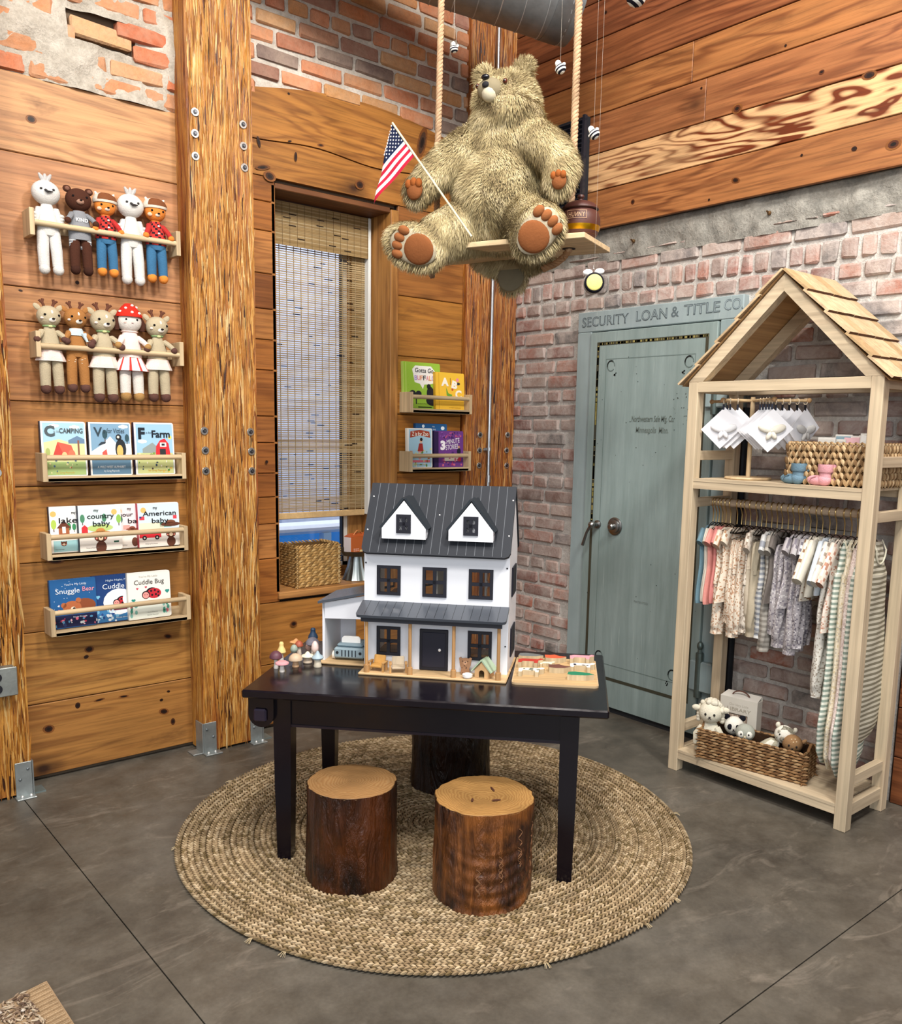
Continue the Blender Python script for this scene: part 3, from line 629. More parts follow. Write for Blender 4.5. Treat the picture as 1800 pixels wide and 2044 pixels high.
# electrical box on the left post
t = thing('outlet_box', 'grey metal outlet box with two black sockets on left post', 'outlet', (.757, YP, .50))
m = M().use('dull_metal').box(-.06, .058, -.055, -.004, -.055, .055, '#9aa09c', ch=.006); m.build('box', t)
m = M().use('dull_metal').box(-.062, .060, -.062, -.055, -.057, .057, '#a6aca8', ch=.003); m.build('cover_plate', t)
for z in (-.024, .022):
    m = M(frame((-.014, -.0625, z), (1, 0, 0), (0, 0, 1))).use('paint'); m.lathe([(0, 0), (.0185, 0), (.0185, .003), (0, .003)], '#0c0d18', 20); m.build('socket', t)
M().use('dull_metal').tube([(-.03, -.03, .055), (-.03, -.03, .12), (-.05, -.03, .4), (-.055, -.03, 2.2)], .011, '#9aa0a0').build('conduit', t)
# wall anchors
for (x, y) in ((1199, 424), (1535, 425), (1264, 481)):
    p = at(x, y, 0, XW-.02); M(TR(*p)).use('dull_metal').ell((0, 0, 0), (.012, .009, .009), '#8a6a48', 10, 6).tube([(0, 0, 0), (-.02, 0, .004)], .004, '#6a5034').build('wall_anchor')
for i, o in enumerate([o for o in COL.objects if o.name.startswith('wall_anchor')]):
    tag(o, ['rusty bolt stub in concrete band nearest the honey pot', 'rusty bolt stub in concrete band over the vault lettering, rightmost', 'rusty bolt stub low in the concrete band beside hanging bee'][i], 'bolt')
# ================================================================== LEDGES
def ledge(label, x0, x1, zb, h=.10, d=.10, floor=True, rodz=.083, group=None, c='#d9bf96'):
    t = thing('picture_ledge', label, 'shelf', ((x0+x1)/2, YW, zb), group=group); W = (x1-x0)/2
    for s in (-1, 1): M().use('pine_z').box(s*W if s < 0 else W-.018, -W+.018 if s < 0 else W, -d, -.001, 0, h, c, ch=.0015).build('end_block', t)
    if floor:
        M().use('pine_x').box(-W+.018, W-.018, -d, -.001, 0, .014, c, ch=.001).box(-W+.018, W-.018, -d, -d+.008, 0, .022, c).build('shelf_board', t)
    M().use('pine_x').box(-W+.018, W-.018, -.012, -.001, (0 if floor else .03), (.05 if floor else .07), shade(c, .93)).build('back_rail', t)
    M().use('pine_x').tube([(-W+.016, -d+.012, rodz), (W-.016, -d+.012, rodz)], .0108, c, 12).build('rod', t)
    return t
ledge('pale wood ledge holding the row with two white swan-like dolls', .970, 1.560, 2.203, floor=False, rodz=.05)
ledge('pale wood ledge holding the row with the red toadstool doll', .970, 1.560, 1.748, floor=False, rodz=.045)
ledge('pale wood ledge with the camping, vittles and farm alphabet books', .970, 1.556, 1.264, h=.113, rodz=.095)
ledge('pale wood ledge with the lake, country and American baby books', .970, 1.556, .948, h=.108, rodz=.092)
ledge('pale wood ledge lowest on the left wall, with cuddle bug book', .970, 1.559, .634, h=.11, rodz=.095)
ledge('small pale ledge with green and yellow books by corner post', 2.778, 3.204, 1.583, h=.107, rodz=.083)
ledge('small pale ledge with purple story book by corner post', 2.778, 3.204, 1.272, h=.108, rodz=.085)
# ================================================================== BOOKS
def book(label, x0, x1, zb, h, art, cover, spine='#3a3a46', y=None, lean=.05, th=.016, group=None, r=.008):
    w = x1-x0; y = YW-.045 if y is None else y
    t = thing('board_book', label, 'book', ((x0+x1)/2, y, zb), rx=-lean, group=group)
    k = [(-w/2, 0), (w/2-r, 0), (w/2-.3*r, .3*r), (w/2, r), (w/2, h-r), (w/2-.3*r, h-.3*r), (w/2-r, h), (-w/2, h)]
    m = M(frame((0, 0, 0), (1, 0, 0), (0, 0, 1))).use('print'); m.poly(k, -.0+.0, .0018, cover); m.poly([(a*.985, b*.985+.0015) for a, b in k], -th+.0018, 0, '#efe9dc'); m.poly(k, -th, -th+.0018, cover)
    m.box(-w/2-.0008, -w/2+.002, 0, h, -th, .0019, spine); m.build('cover', t)
    T = frame((0, -.0022, 0), (1, 0, 0), (0, 0, 1))
    pic = M(T).use('print'); tl = M(T @ Matrix.Translation((0, 0, .0022))).use('print')
    art(pic, tl, w, h)
    if pic.nv: pic.build('picture', t)
    if tl.nv: tl.build('title', t)
    return t
def cloud(m, x, y, s, z, c='#f3f5f4'):
    for dx, r in ((-1, .6), (0, 1), (1, .7)): m.disc(x+dx*s, y, r*s, z, c, ry=r*s*.7, n=12); z += .00005
def tree(m, x, y, s, z, c, trunk='#5a3a28'):
    m.rect(x-s*.05, x+s*.05, y-s*.5, y, z, trunk); m.disc(x, y+s*.35, s*.3, z+.0001, c, ry=s*.55, n=12)
def blobs(m, n, x0, x1, y0, y1, r0, r1, z, cols):
    for i in range(n): m.disc(random.uniform(x0, x1), random.uniform(y0, y1), random.uniform(r0, r1), z+i*.00002, random.choice(cols), ry=random.uniform(r0, r1), n=8)
def inner(m, w, h, c, k=.006, z=0): m.rect(-w/2+k*1.6, w/2-k, k, h-k, z, c)
Z = .0002
def a_camp(p, t, w, h):
    inner(p, w, h, '#a9cfe0'); p.flat([(-w*.44, h*.62), (-w*.1, h*.68), (w*.2, h*.6), (w*.46, h*.64), (w*.46, h*.03), (-w*.44, h*.03)], Z, '#d8d9a0'); cloud(p, -w*.2, h*.92, .012, Z); cloud(p, w*.25, h*.9, .012, Z)
    p.flat([(w*.1, h*.66), (w*.3, h*.74), (w*.46, h*.68), (w*.46, h*.6), (w*.1, h*.6)], 2*Z, '#6b86a2')
    p.flat([(-w*.26, h*.36), (-w*.14, h*.63), (w*.16, h*.57), (w*.24, h*.38)], 3*Z, '#e2614e'); p.flat([(-w*.14, h*.63), (w*.0, h*.36), (-w*.26, h*.36)], 4*Z, '#c94a40')
    p.rect(w*.30, w*.34, h*.35, h*.66, 4*Z, '#8a5a48'); tree(p, -w*.36, h*.4, .03, 4*Z, '#a7b46a'); p.rect(-w*.44, w*.46, h*.03, h*.27, 3*Z, '#a8c27e')
    p.disc(w*.16, h*.4, .014, 5*Z, '#e0765a', ry=.02); p.disc(w*.0, h*.37, .011, 5*Z, '#efc28c', ry=.018); blobs(p, 14, -w*.4, w*.4, h*.05, h*.3, .002, .005, 6*Z, ['#7f9b57', '#e9e3a8', '#4f6a88', '#d0705a'])
    t.text('C', -w*.30, h*.74, h*.18, 0, '#4f5a5e', bold=.05); t.text('is for', -w*.135, h*.80, .010, 0, '#8f9a9a'); t.text('CAMPING', w*.17, h*.79, .020, 0, '#4f585c', w=w*.52, bold=.02)
    p.text('by Greg Paprocki', 0, h*.055, .008, .0012, '#c9a23c', w=w*.4)
def a_vit(p, t, w, h):
    inner(p, w, h, '#7fa3bd'); p.flat([(-w*.46, h*.45), (-w*.2, h*.58), (0, h*.74), (w*.15, h*.6), (w*.46, h*.6), (w*.46, h*.36), (-w*.46, h*.36)], Z, '#eef1f2'); p.rect(-w*.45, w*.46, h*.03, h*.3, Z, '#5f8199'); cloud(p, w*.32, h*.92, .012, Z)
    tree(p, -w*.12, h*.72, .035, 2*Z, '#33505a'); tree(p, w*.40, h*.66, .03, 2*Z, '#33505a')
    p.disc(w*.24, h*.5, w*.13, 3*Z, '#252a30', ry=h*.19); p.disc(w*.20, h*.72, w*.07, 3*Z, '#252a30', ry=h*.06); p.disc(w*.22, h*.46, w*.075, 4*Z, '#e7b86a', ry=h*.12); p.disc(w*.19, h*.725, w*.03, 4*Z, '#f2e7d0')
    p.flat([(-w*.3, h*.56), (-w*.12, h*.6), (-w*.1, h*.64), (-w*.22, h*.63)], 3*Z, '#2f3a44'); p.flat([(-w*.2, h*.44), (-w*.1, h*.5), (-w*.08, h*.4), (-w*.2, h*.36)], 3*Z, '#d05a50'); p.disc(-w*.0, h*.5, .012, 3*Z, '#f6f7f6'); p.rect(-w*.3, w*.3, h*.33, h*.36, 4*Z, '#2f3a44')
    t.text('V', -w*.28, h*.74, h*.17, 0, '#33414a', bold=.02); t.text('is for Vittles', w*.09, h*.80, .020, 0, '#33414a', w=w*.5)
    p.text('A WILD WEST ALPHABET', 0, h*.145, .010, .0012, '#e9eef0', w=w*.66, bold=.01); p.text('by Greg Paprocki', 0, h*.075, .008, .0012, '#dfe7ea', w=w*.36)
def a_farm(p, t, w, h):
    inner(p, w, h, '#9cc4dc'); p.rect(-w*.44, w*.46, h*.03, h*.42, Z, '#c3c98a'); cloud(p, -w*.3, h*.64, .012, Z); p.disc(w*.4, h*.72, .008, Z, '#f3dc6c')
    p.flat([(-w*.3, h*.42), (-w*.3, h*.5), (-w*.05, h*.62), (w*.05, h*.55), (w*.05, h*.42)], 2*Z, '#8f9a98'); p.flat([(w*.02, h*.34), (w*.04, h*.55), (w*.14, h*.66), (w*.26, h*.7), (w*.36, h*.6), (w*.4, h*.36)], 3*Z, '#cf2f35'); p.rect(w*.13, w*.28, h*.36, h*.50, 4*Z, '#2d2f33'); p.rect(w*.14, w*.3, h*.54, h*.62, 4*Z, '#f4efe6'); p.rect(w*.18, w*.26, h*.56, h*.6, 5*Z, '#2d2f33')
    blobs(p, 16, -w*.4, w*.4, h*.05, h*.28, .002, .006, 5*Z, ['#5d8a3e', '#f0ead8', '#45303a', '#e0b34a', '#33445c']); blobs(p, 6, -w*.4, 0, h*.36, h*.42, .004, .007, 4*Z, ['#7d9a52', '#e8d9a8'])
    t.text('F', -w*.31, h*.70, h*.20, 0, '#1b242e', bold=.05); t.text('is for', -w*.13, h*.79, .009, 0, '#3a4650'); t.text('Farm', w*.17, h*.72, .030, 0, '#1b242e', w=w*.46, bold=.03); p.text('by Greg Paprocki', w*.05, h*.07, .009, .0012, '#c4981e', w=w*.46)
bk = '#e9e8e3'
book('board book "C is for Camping" with red tent on cover', .983, 1.158, 1.281, .222, a_camp, bk)
book('board book "V is for Vittles" with penguin on cover', 1.168, 1.342, 1.281, .222, a_vit, bk)
book('board book "F is for Farm" with red barn on cover', 1.354, 1.528, 1.281, .224, a_farm, bk, spine='#2c2440')
def bear_face(p, x, y, s, z, hat=None):
    p.disc(x, y, s, z, '#5d3526', ry=s*.8); p.disc(x-s*.75, y+s*.6, s*.28, z, '#5d3526'); p.disc(x+s*.75, y+s*.6, s*.28, z, '#5d3526'); p.disc(x, y-s*.2, s*.35, z+Z, '#f0d8b8'); p.disc(x, y-s*.1, s*.12, z+2*Z, '#2a1612')
    for q in (-1, 1): p.disc(x+q*s*.45, y+s*.1, s*.09, z+Z, '#1c1210'); p.disc(x+q*s*.65, y-s*.2, s*.15, z+Z, '#e58a7a')
    if hat: p.disc(x, y+s*.7, s*1.5, z+3*Z, hat, ry=s*.25); p.disc(x, y+s*.95, s*.7, z+3*Z, hat, ry=s*.45)
def baby(sky, w1, w2, kind):
    def f(p, t, w, h):
        p.rect(-w*.49, w*.49, .004, h-.004, 0, sky); p.rect(-w*.49, w*.49, .004, h*.34, Z, '#efeae2'); p.disc(-w*.36 if kind != 'country' else w*.34, h*.84, .012, Z, '#f5b96a')
        if kind == 'lake':
            tree(p, -w*.36, h*.55, .036, 2*Z, '#b3cf5a'); tree(p, w*.15, h*.5, .03, 2*Z, '#3e8c5c'); tree(p, w*.33, h*.5, .026, 2*Z, '#3e8c5c'); p.rect(-w*.2, w*.16, h*.38, h*.54, 3*Z, '#a8603c'); p.flat([(-w*.27, h*.53), (-.02*w, h*.7), (w*.23, h*.53)], 3*Z, '#6a3a2a'); p.rect(-w*.08, w*.04, h*.42, h*.56, 4*Z, '#f5efe4'); p.rect(-w*.4, w*.49, .004, h*.26, 3*Z, '#9cc8cc'); bear_face(p, -w*.05, h*.19, .012, 4*Z)
        elif kind == 'country':
            for q in (-.4, .1): tree(p, w*q, h*.66, .032, 2*Z, '#4f8a68')
            tree(p, w*.44, h*.62, .034, 2*Z, '#8fc05a'); p.disc(0, h*.5, w*.3, 2*Z, '#b9cf7c', ry=h*.08); p.flat([(-w*.43, h*.40), (-w*.43, h*.52), (-w*.36, h*.58), (-w*.29, h*.52), (-w*.29, h*.40)], 3*Z, '#d0343a'); bear_face(p, 0, h*.30, .027, 4*Z, '#c8884a'); p.disc(-w*.0, h*.08, .022, 4*Z, '#5d3526', ry=.026); p.rect(w*.3, w*.42, h*.16, h*.2, 3*Z, '#2e5a48')
        elif kind == 'mountain':
            p.rect(-w*.2, w*.1, h*.42, h*.52, 2*Z, '#e8a49a'); bear_face(p, w*.2, h*.36, .018, 3*Z, '#8a4a38'); tree(p, -w*.3, h*.6, .03, 2*Z, '#3a6e5e'); p.disc(w*.3, h*.13, .014, 3*Z, '#6a4030', ry=.02)
        else:
            p.rect(-w*.47, w*.12, h*.40, h*.55, 2*Z, '#e9e3c8'); p.rect(w*.02, w*.3, h*.44, h*.54, 2*Z, '#3f9a86'); p.rect(-w*.46, -w*.34, h*.62, h*.70, 2*Z, '#d64550'); p.rect(-w*.46, -w*.41, h*.66, h*.70, 3*Z, '#2b3c74'); p.rect(w*.35, w*.44, h*.62, h*.70, 2*Z, '#d64550')
            p.flat([(-w*.48, h*.21), (-w*.48, h*.33), (-w*.36, h*.38), (-w*.1, h*.38), (w*.04, h*.31), (w*.04, h*.21)], 4*Z, '#d7303a')
            for q in (-.36, -.06): p.disc(w*q, h*.21, .010, 5*Z, '#26242a'); p.disc(w*q, h*.21, .004, 6*Z, '#e6e0d8')
            bear_face(p, w*.28, h*.28, .022, 4*Z); p.disc(w*.28, h*.5, w*.24, 6*Z, '#5d3526', ry=h*.05); p.disc(w*.28, h*.55, w*.12, 6*Z, '#7a4a34', ry=h*.05); p.disc(w*.28, h*.1, .02, 4*Z, '#5d3526', ry=.022)
        if kind == 'lake': t.text('my', w*.33, h*.83, .013, 0, '#17191c', w=.017, bold=.01); t.text('lake', w*.13, h*.64, .023, 0, '#17191c', w=w*.62, bold=.01)
        elif kind == 'mountain': t.text('my', w*.10, h*.86, .013, 0, '#17191c', w=.017, bold=.01); t.text('mour', -w*.10, h*.72, .017, 0, '#17191c', w=w*.72, bold=.01); t.text('ba', w*.22, h*.56, .021, 0, '#17191c', w=w*.4, bold=.01)
        else:
            t.text('my', -w*.08, h*.86, .013, 0, '#17191c', w=.019, bold=.01); t.text(w1, w*.02, h*.71, .021, 0, '#17191c', w=w*.8 if w1 == 'American' else w*.62, bold=.01); t.text(w2, w*.03, h*.54, .022, 0, '#17191c', w=w*.4, bold=.01)
        p.text('Written by Rose Rossner', -w*.2, h*.06, .005, .0012, '#6a6664', w=w*.3)
    return f
book('"my lake" board book with little cabin, leftmost on the middle ledge', 1.003, 1.118, .968, .190, baby('#f4f4f0', '', '', 'lake'), bk, y=YW-.030)
book('"my country baby" board book with bear in straw hat', 1.110, 1.286, .968, .191, baby('#d5e6e6', 'country', 'baby', 'country'), bk, y=YW-.047)
book('"my mour... ba" board book half hidden behind American baby book', 1.270, 1.365, .968, .190, baby('#ecdfe0', '', '', 'mountain'), bk, y=YW-.030)
book('"my American baby" board book with red truck and flags', 1.356, 1.540, .968, .191, baby('#cfe0e8', 'American', 'baby', 'american'), bk, y=YW-.047, spine='#b3434f')
def a_snug(p, t, w, h):
    p.rect(-w*.49, w*.49, .003, h-.003, 0, '#235c94'); p.rect(-w*.49, w*.49, .003, h*.26, Z, '#1a1f45'); blobs(p, 18, -w*.45, w*.45, h*.4, h*.97, .0008, .0018, Z, ['#dfe9f0'])
    p.disc(w*.22, h*.43, w*.26, 2*Z, '#8a4b2e', ry=h*.15); p.disc(-w*.04, h*.41, w*.2, 3*Z, '#b4673f', ry=h*.14); p.disc(-w*.22, h*.47, w*.06, 3*Z, '#b4673f'); p.disc(w*.1, h*.55, w*.06, 3*Z, '#b4673f'); p.disc(-w*.02, h*.38, w*.055, 4*Z, '#f0dcc0'); p.disc(-w*.0, h*.385, w*.03, 5*Z, '#2a1a18')
    blobs(p, 30, -w*.46, w*.48, h*.02, h*.2, .002, .007, 4*Z, ['#e7708a', '#dfe6ea', '#5a9bc8', '#f0c0cc', '#263a6a', '#c9455f']); blobs(p, 8, -w*.46, -w*.3, h*.3, h*.5, .002, .005, 4*Z, ['#e7708a', '#dfe6ea'])
    t.text("You're My Little", w*.05, h*.87, .009, 0, '#dbe7f0', w=w*.48, slant=.05); t.text('Snuggle', -w*.12, h*.71, .022, 0, '#e6eef5', w=w*.52); t.text('Bear', w*.33, h*.73, .020, 0, '#ef9aa8', w=w*.26); p.text('Nicola Edwards', w*.12, h*.2, .006, .0012, '#dfe6ea', w=w*.3)
def bug(p, x, y, s, z):
    p.disc(x+s*.45, y, s*.85, z, '#c22a36', ry=s*.62); p.disc(x+s*.2, y+s*.1, s*.75, z-.00005, '#1f1a20', ry=s*.62)
    for dx, dy in ((.1, .3), (.55, .35), (.95, .1), (.2, -.2), (.65, -.15), (.95, -.35)): p.disc(x+dx*s, y+dy*s, s*.13, z+Z, '#1f1a20')
    p.disc(x-s*.55, y-s*.12, s*.48, z+2*Z, '#1f1a20'); p.disc(x-s*.55, y-s*.16, s*.38, z+3*Z, '#ef9a94'); p.disc(x-s*.68, y-s*.1, s*.05, z+4*Z, '#1f1a20'); p.disc(x-s*.4, y-s*.1, s*.05, z+4*Z, '#1f1a20')
def heart(p, x, y, s, z, c): p.disc(x-s*.4, y, s*.5, z, c, n=10); p.disc(x+s*.4, y, s*.5, z+.00003, c, n=10); p.flat([(x-s*.85, y-s*.15), (x, y-s*1.1), (x+s*.85, y-s*.15), (x, y+.1*s)], z+.00005, c)
def a_night(p, t, w, h):
    p.rect(-w*.49, w*.49, .003, h-.003, 0, '#1d3f78'); p.rect(-w*.49, w*.49, .003, h*.3, Z, '#3b7ab0'); p.disc(w*.12, h*.42, w*.38, 2*Z, '#e8eef2', ry=h*.28); bug(p, w*.16, h*.42, .032, 3*Z); p.disc(w*.3, h*.46, .016, 6*Z, '#e9f2f2', ry=.024)
    p.rect(-w*.1, w*.42, h*.24, h*.28, 3*Z, '#6a2a40'); blobs(p, 26, -w*.47, w*.1, h*.02, h*.25, .003, .008, 5*Z, ['#e8f2f8', '#78b8dc', '#c3dcec', '#2a4c8c']); heart(p, -w*.38, h*.56, .010, 3*Z, '#7cc0e0')
    t.text('Night Night, My L', w*.12, h*.87, .008, 0, '#cfe0ee', w=w*.6, slant=.05); t.text('Cuddle', -w*.0, h*.71, .022, 0, '#e6eef5', w=w*.52); t.text('B', w*.38, h*.71, .022, 0, '#7cc0e0', w=w*.12); p.text('Nicola Edwards', w*.2, h*.07, .006, .0012, '#dfe6ea', w=w*.34)
def a_bug(p, t, w, h):
    p.rect(-w*.49, w*.49, .003, h-.003, 0, '#efece4'); p.rect(-w*.49, w*.47, .003, h*.33, Z, '#dfe6dc'); bug(p, w*.02, h*.53, .037, 2*Z); heart(p, -w*.28, h*.66, .006, 3*Z, '#c8455a'); heart(p, -w*.08, h*.68, .006, 3*Z, '#c8455a'); heart(p, -w*.38, h*.42, .010, 3*Z, '#2f8f84'); heart(p, w*.42, h*.56, .011, 3*Z, '#2f8f84')
    for sx in (-1, 1):
        for k in range(7): a = random.uniform(.3, 2.6); p.disc(sx*w*random.uniform(.32, .45), h*random.uniform(.06, .32), .006, 4*Z, pick('#3f8f7c', '#7fb8ae', '#e8808a', '#4fa08a'), ry=.010, n=8)
    t.text("You're My Little", -w*.02, h*.89, .008, 0, '#aeb0a6', w=w*.44); t.text('Cuddle Bug', 0, h*.74, .021, 0, '#43443f', w=w*.70); p.text('Nicola Edwards', w*.05, h*.12, .005, .0012, '#8a8c86', w=w*.24); p.text('Natalie Marshall', w*.05, h*.06, .005, .0012, '#8a8c86', w=w*.26)
book('dark blue "Snuggle Bear" board book with sleeping brown bear', .988, 1.172, .652, .204, a_snug, '#235c94', spine='#1b4a7c', y=YW-.04)
book('navy "Night Night Cuddle B" board book with ladybird on moon', 1.160, 1.335, .652, .204, a_night, '#1d3f78', spine='#16335f', y=YW-.030)
book('white "Cuddle Bug" board book with red ladybird on cover', 1.302, 1.490, .652, .206, a_bug, '#efece4', spine='#e0ded6', y=YW-.047)
def a_buf(p, t, w, h):
    p.rect(-w*.5+.012, w*.49, .003, h-.003, 0, '#97bf3f'); p.rect(-w*.5+.016, -w*.5+.019, .003, h-.003, Z, '#c9dc7c'); blobs(p, 40, -w*.4, w*.45, h*.3, h*.95, .0008, .0016, Z, ['#6f962c'])
    p.flat([(-w*.26, h*.85), (-w*.18, h*.93), (w*.25, h*.93), (w*.38, h*.80), (w*.36, h*.58), (w*.2, h*.55), (w*.06, h*.54), (w*.02, h*.44), (-w*.06, h*.55), (-w*.2, h*.58)], 2*Z, '#f4f1ea')
    p.disc(w*.22, h*.36, .025, 3*Z, '#23232b', ry=.035); p.disc(w*.18, h*.5, .014, 3*Z, '#23232b'); p.disc(w*.3, h*.2, .05, 3*Z, '#23232b', ry=.028); p.disc(-w*.26, h*.34, .022, 3*Z, '#23232b', ry=.018); p.disc(-w*.1, h*.34, .02, 3*Z, '#23232b', ry=.016); p.rect(-w*.28, -w*.25, h*.08, h*.3, 3*Z, '#23232b'); p.rect(-w*.18, -w*.15, h*.12, h*.3, 3*Z, '#23232b')
    t.text('Gotta Go', w*.06, h*.79, .024, 0, '#26262c', w=w*.5, slant=.1, bold=.01)
    for i, (ch, c) in enumerate(zip('BUFFALO', ['#a58ad0', '#e58a9a', '#e8a06a', '#2b2b34', '#e58a9a', '#e8a06a', '#a58ad0'])): t.text(ch, -w*.17+i*w*.078, h*.63, .025, 0, c, w=w*.07, bold=.01)
    p.text('A Silly Book of Fun Goodbyes', w*.05, h*.12, .006, .0012, '#26262c', w=w*.44); p.rect(-w*.12, w*.25, h*.045, h*.07, .0012, '#2b3b1c')
def a_abc(p, t, w, h):
    p.rect(-w*.49, w*.49, .003, h-.003, 0, '#f0bf3c'); p.rect(-w*.39, -w*.37, .003, h-.003, Z, '#d8a42c'); p.disc(w*.26, h*.82, .010, Z, '#e98aa0'); p.disc(w*.28, h*.72, .014, Z, '#3a3332', ry=.008); p.flat([(-w*.12, h*.4), (-w*.14, h*.62), (-w*.06, h*.46), (w*.08, h*.42), (w*.02, h*.36)], Z, '#6fa03a'); p.disc(w*.08, h*.56, .007, 2*Z, '#c94f2c'); p.rect(0, w*.02, h*.68, h*.86, 2*Z, '#8a5a2a')
    t.text('A', -w*.18, h*.66, .040, 0, '#faf3e2', w=w*.26, bold=.06); t.text('B', w*.13, h*.60, .038, 0, '#faf3e2', w=w*.2, bold=.06, rot=-.25); t.text('C', w*.28, h*.34, .042, 0, '#faf3e2', w=w*.22, bold=.05); p.text('words & creatures', w*.15, h*.07, .006, .0012, '#8a641c', w=w*.4)
def a_zoo(p, t, w, h):
    inner(p, w, h, '#a8cfe2'); p.flat([(-w*.4, h*.76), (-w*.38, h*.92), (0, h*.96), (w*.38, h*.92), (w*.42, h*.76), (0, h*.82)], Z, '#a8442c'); blobs(p, 30, -w*.43, w*.43, h*.03, h*.5, .003, .010, Z, ['#5f8a3e', '#e8dfc4', '#b06a3c', '#d0d8a0', '#e0a0a0']); p.flat([(-w*.1, h*.42), (-w*.04, h*.62), (w*.1, h*.62), (w*.14, h*.42)], 3*Z, '#a8332c'); p.disc(w*.04, h*.68, .010, 3*Z, '#e8b898'); p.disc(w*.05, h*.72, .009, 4*Z, '#2a1c18'); p.rect(-w*.3, w*.4, h*.14, h*.2, 3*Z, '#e87888')
    t.text('Z is for Zoo', 0, h*.81, .022, 0, '#f6f0e4', w=w*.66, bold=.02); p.text('by Greg Paprocki', 0, h*.07, .007, .0012, '#8a7a3c', w=w*.44)
def a_3m(p, t, w, h):
    p.rect(-w*.49, w*.49, .003, h-.003, 0, '#6c3a86'); p.rect(-w*.49, -w*.36, .003, h-.003, Z, '#2f1f48'); blobs(p, 26, -w*.3, w*.45, h*.8, h*.96, .003, .008, Z, ['#a34a86', '#c25a7c', '#3d2560', '#8a55a4']); blobs(p, 30, -w*.3, w*.45, h*.04, h*.42, .003, .009, Z, ['#b23c6a', '#4a2a6c', '#d06a84', '#8a3a8c']); p.rect(-w*.16, w*.34, h*.18, h*.27, 3*Z, '#efe6d2'); p.disc(w*.36, h*.22, .012, 4*Z, '#c8344c'); p.disc(w*.34, h*.56, .008, 4*Z, '#c08a68'); p.disc(w*.34, h*.44, .014, 4*Z, '#1e1c30', ry=.018)
    t.text('3', -w*.22, h*.50, .046, 0, '#f2ecf2', w=w*.17, bold=.06); t.text('-MINUTE', w*.12, h*.66, .026, 0, '#f2ecf2', w=w*.5, slant=.1, rot=.12); t.text('STORIES', w*.1, h*.50, .028, 0, '#f2ecf2', w=w*.44, slant=.1, rot=.1)
def a_blue(p, t, w, h):
    p.rect(-w*.49, w*.49, .003, h-.003, 0, '#245a8e'); p.disc(-w*.26, h*.94, .009, Z, '#e4ecf0'); p.disc(w*.36, h*.90, .013, Z, '#e4ecf0', ry=.010); t.text('ALL', w*.06, h*.92, .008, 0, '#dfe9f0'); t.text('THE', w*.08, h*.85, .008, 0, '#dfe9f0')
book('green "Gotta Go Buffalo" board book on the small upper ledge', 2.785, 3.035, 1.600, .250, a_buf, '#97bf3f', spine='#b8d468', y=YW-.030)
book('yellow "ABC" board book leaning in front of the green book', 2.985, 3.190, 1.600, .205, a_abc, '#f0bf3c', spine='#d9a830', y=YW-.05)
book('board book "Z is for Zoo" with brown banner', 2.797, 2.965, 1.290, .212, a_zoo, '#efece6', spine='#e6e2d4', y=YW-.052, lean=.03)
book('blue book standing behind zoo and purple books', 2.870, 3.088, 1.290, .238, a_blue, '#245a8e', spine='#1c4a78', y=YW-.026, lean=.02)
book('purple "3-Minute Stories" book on the small lower ledge', 2.980, 3.186, 1.290, .200, a_3m, '#6c3a86', spine='#2f1f48', y=YW-.052, th=.024, lean=.03)
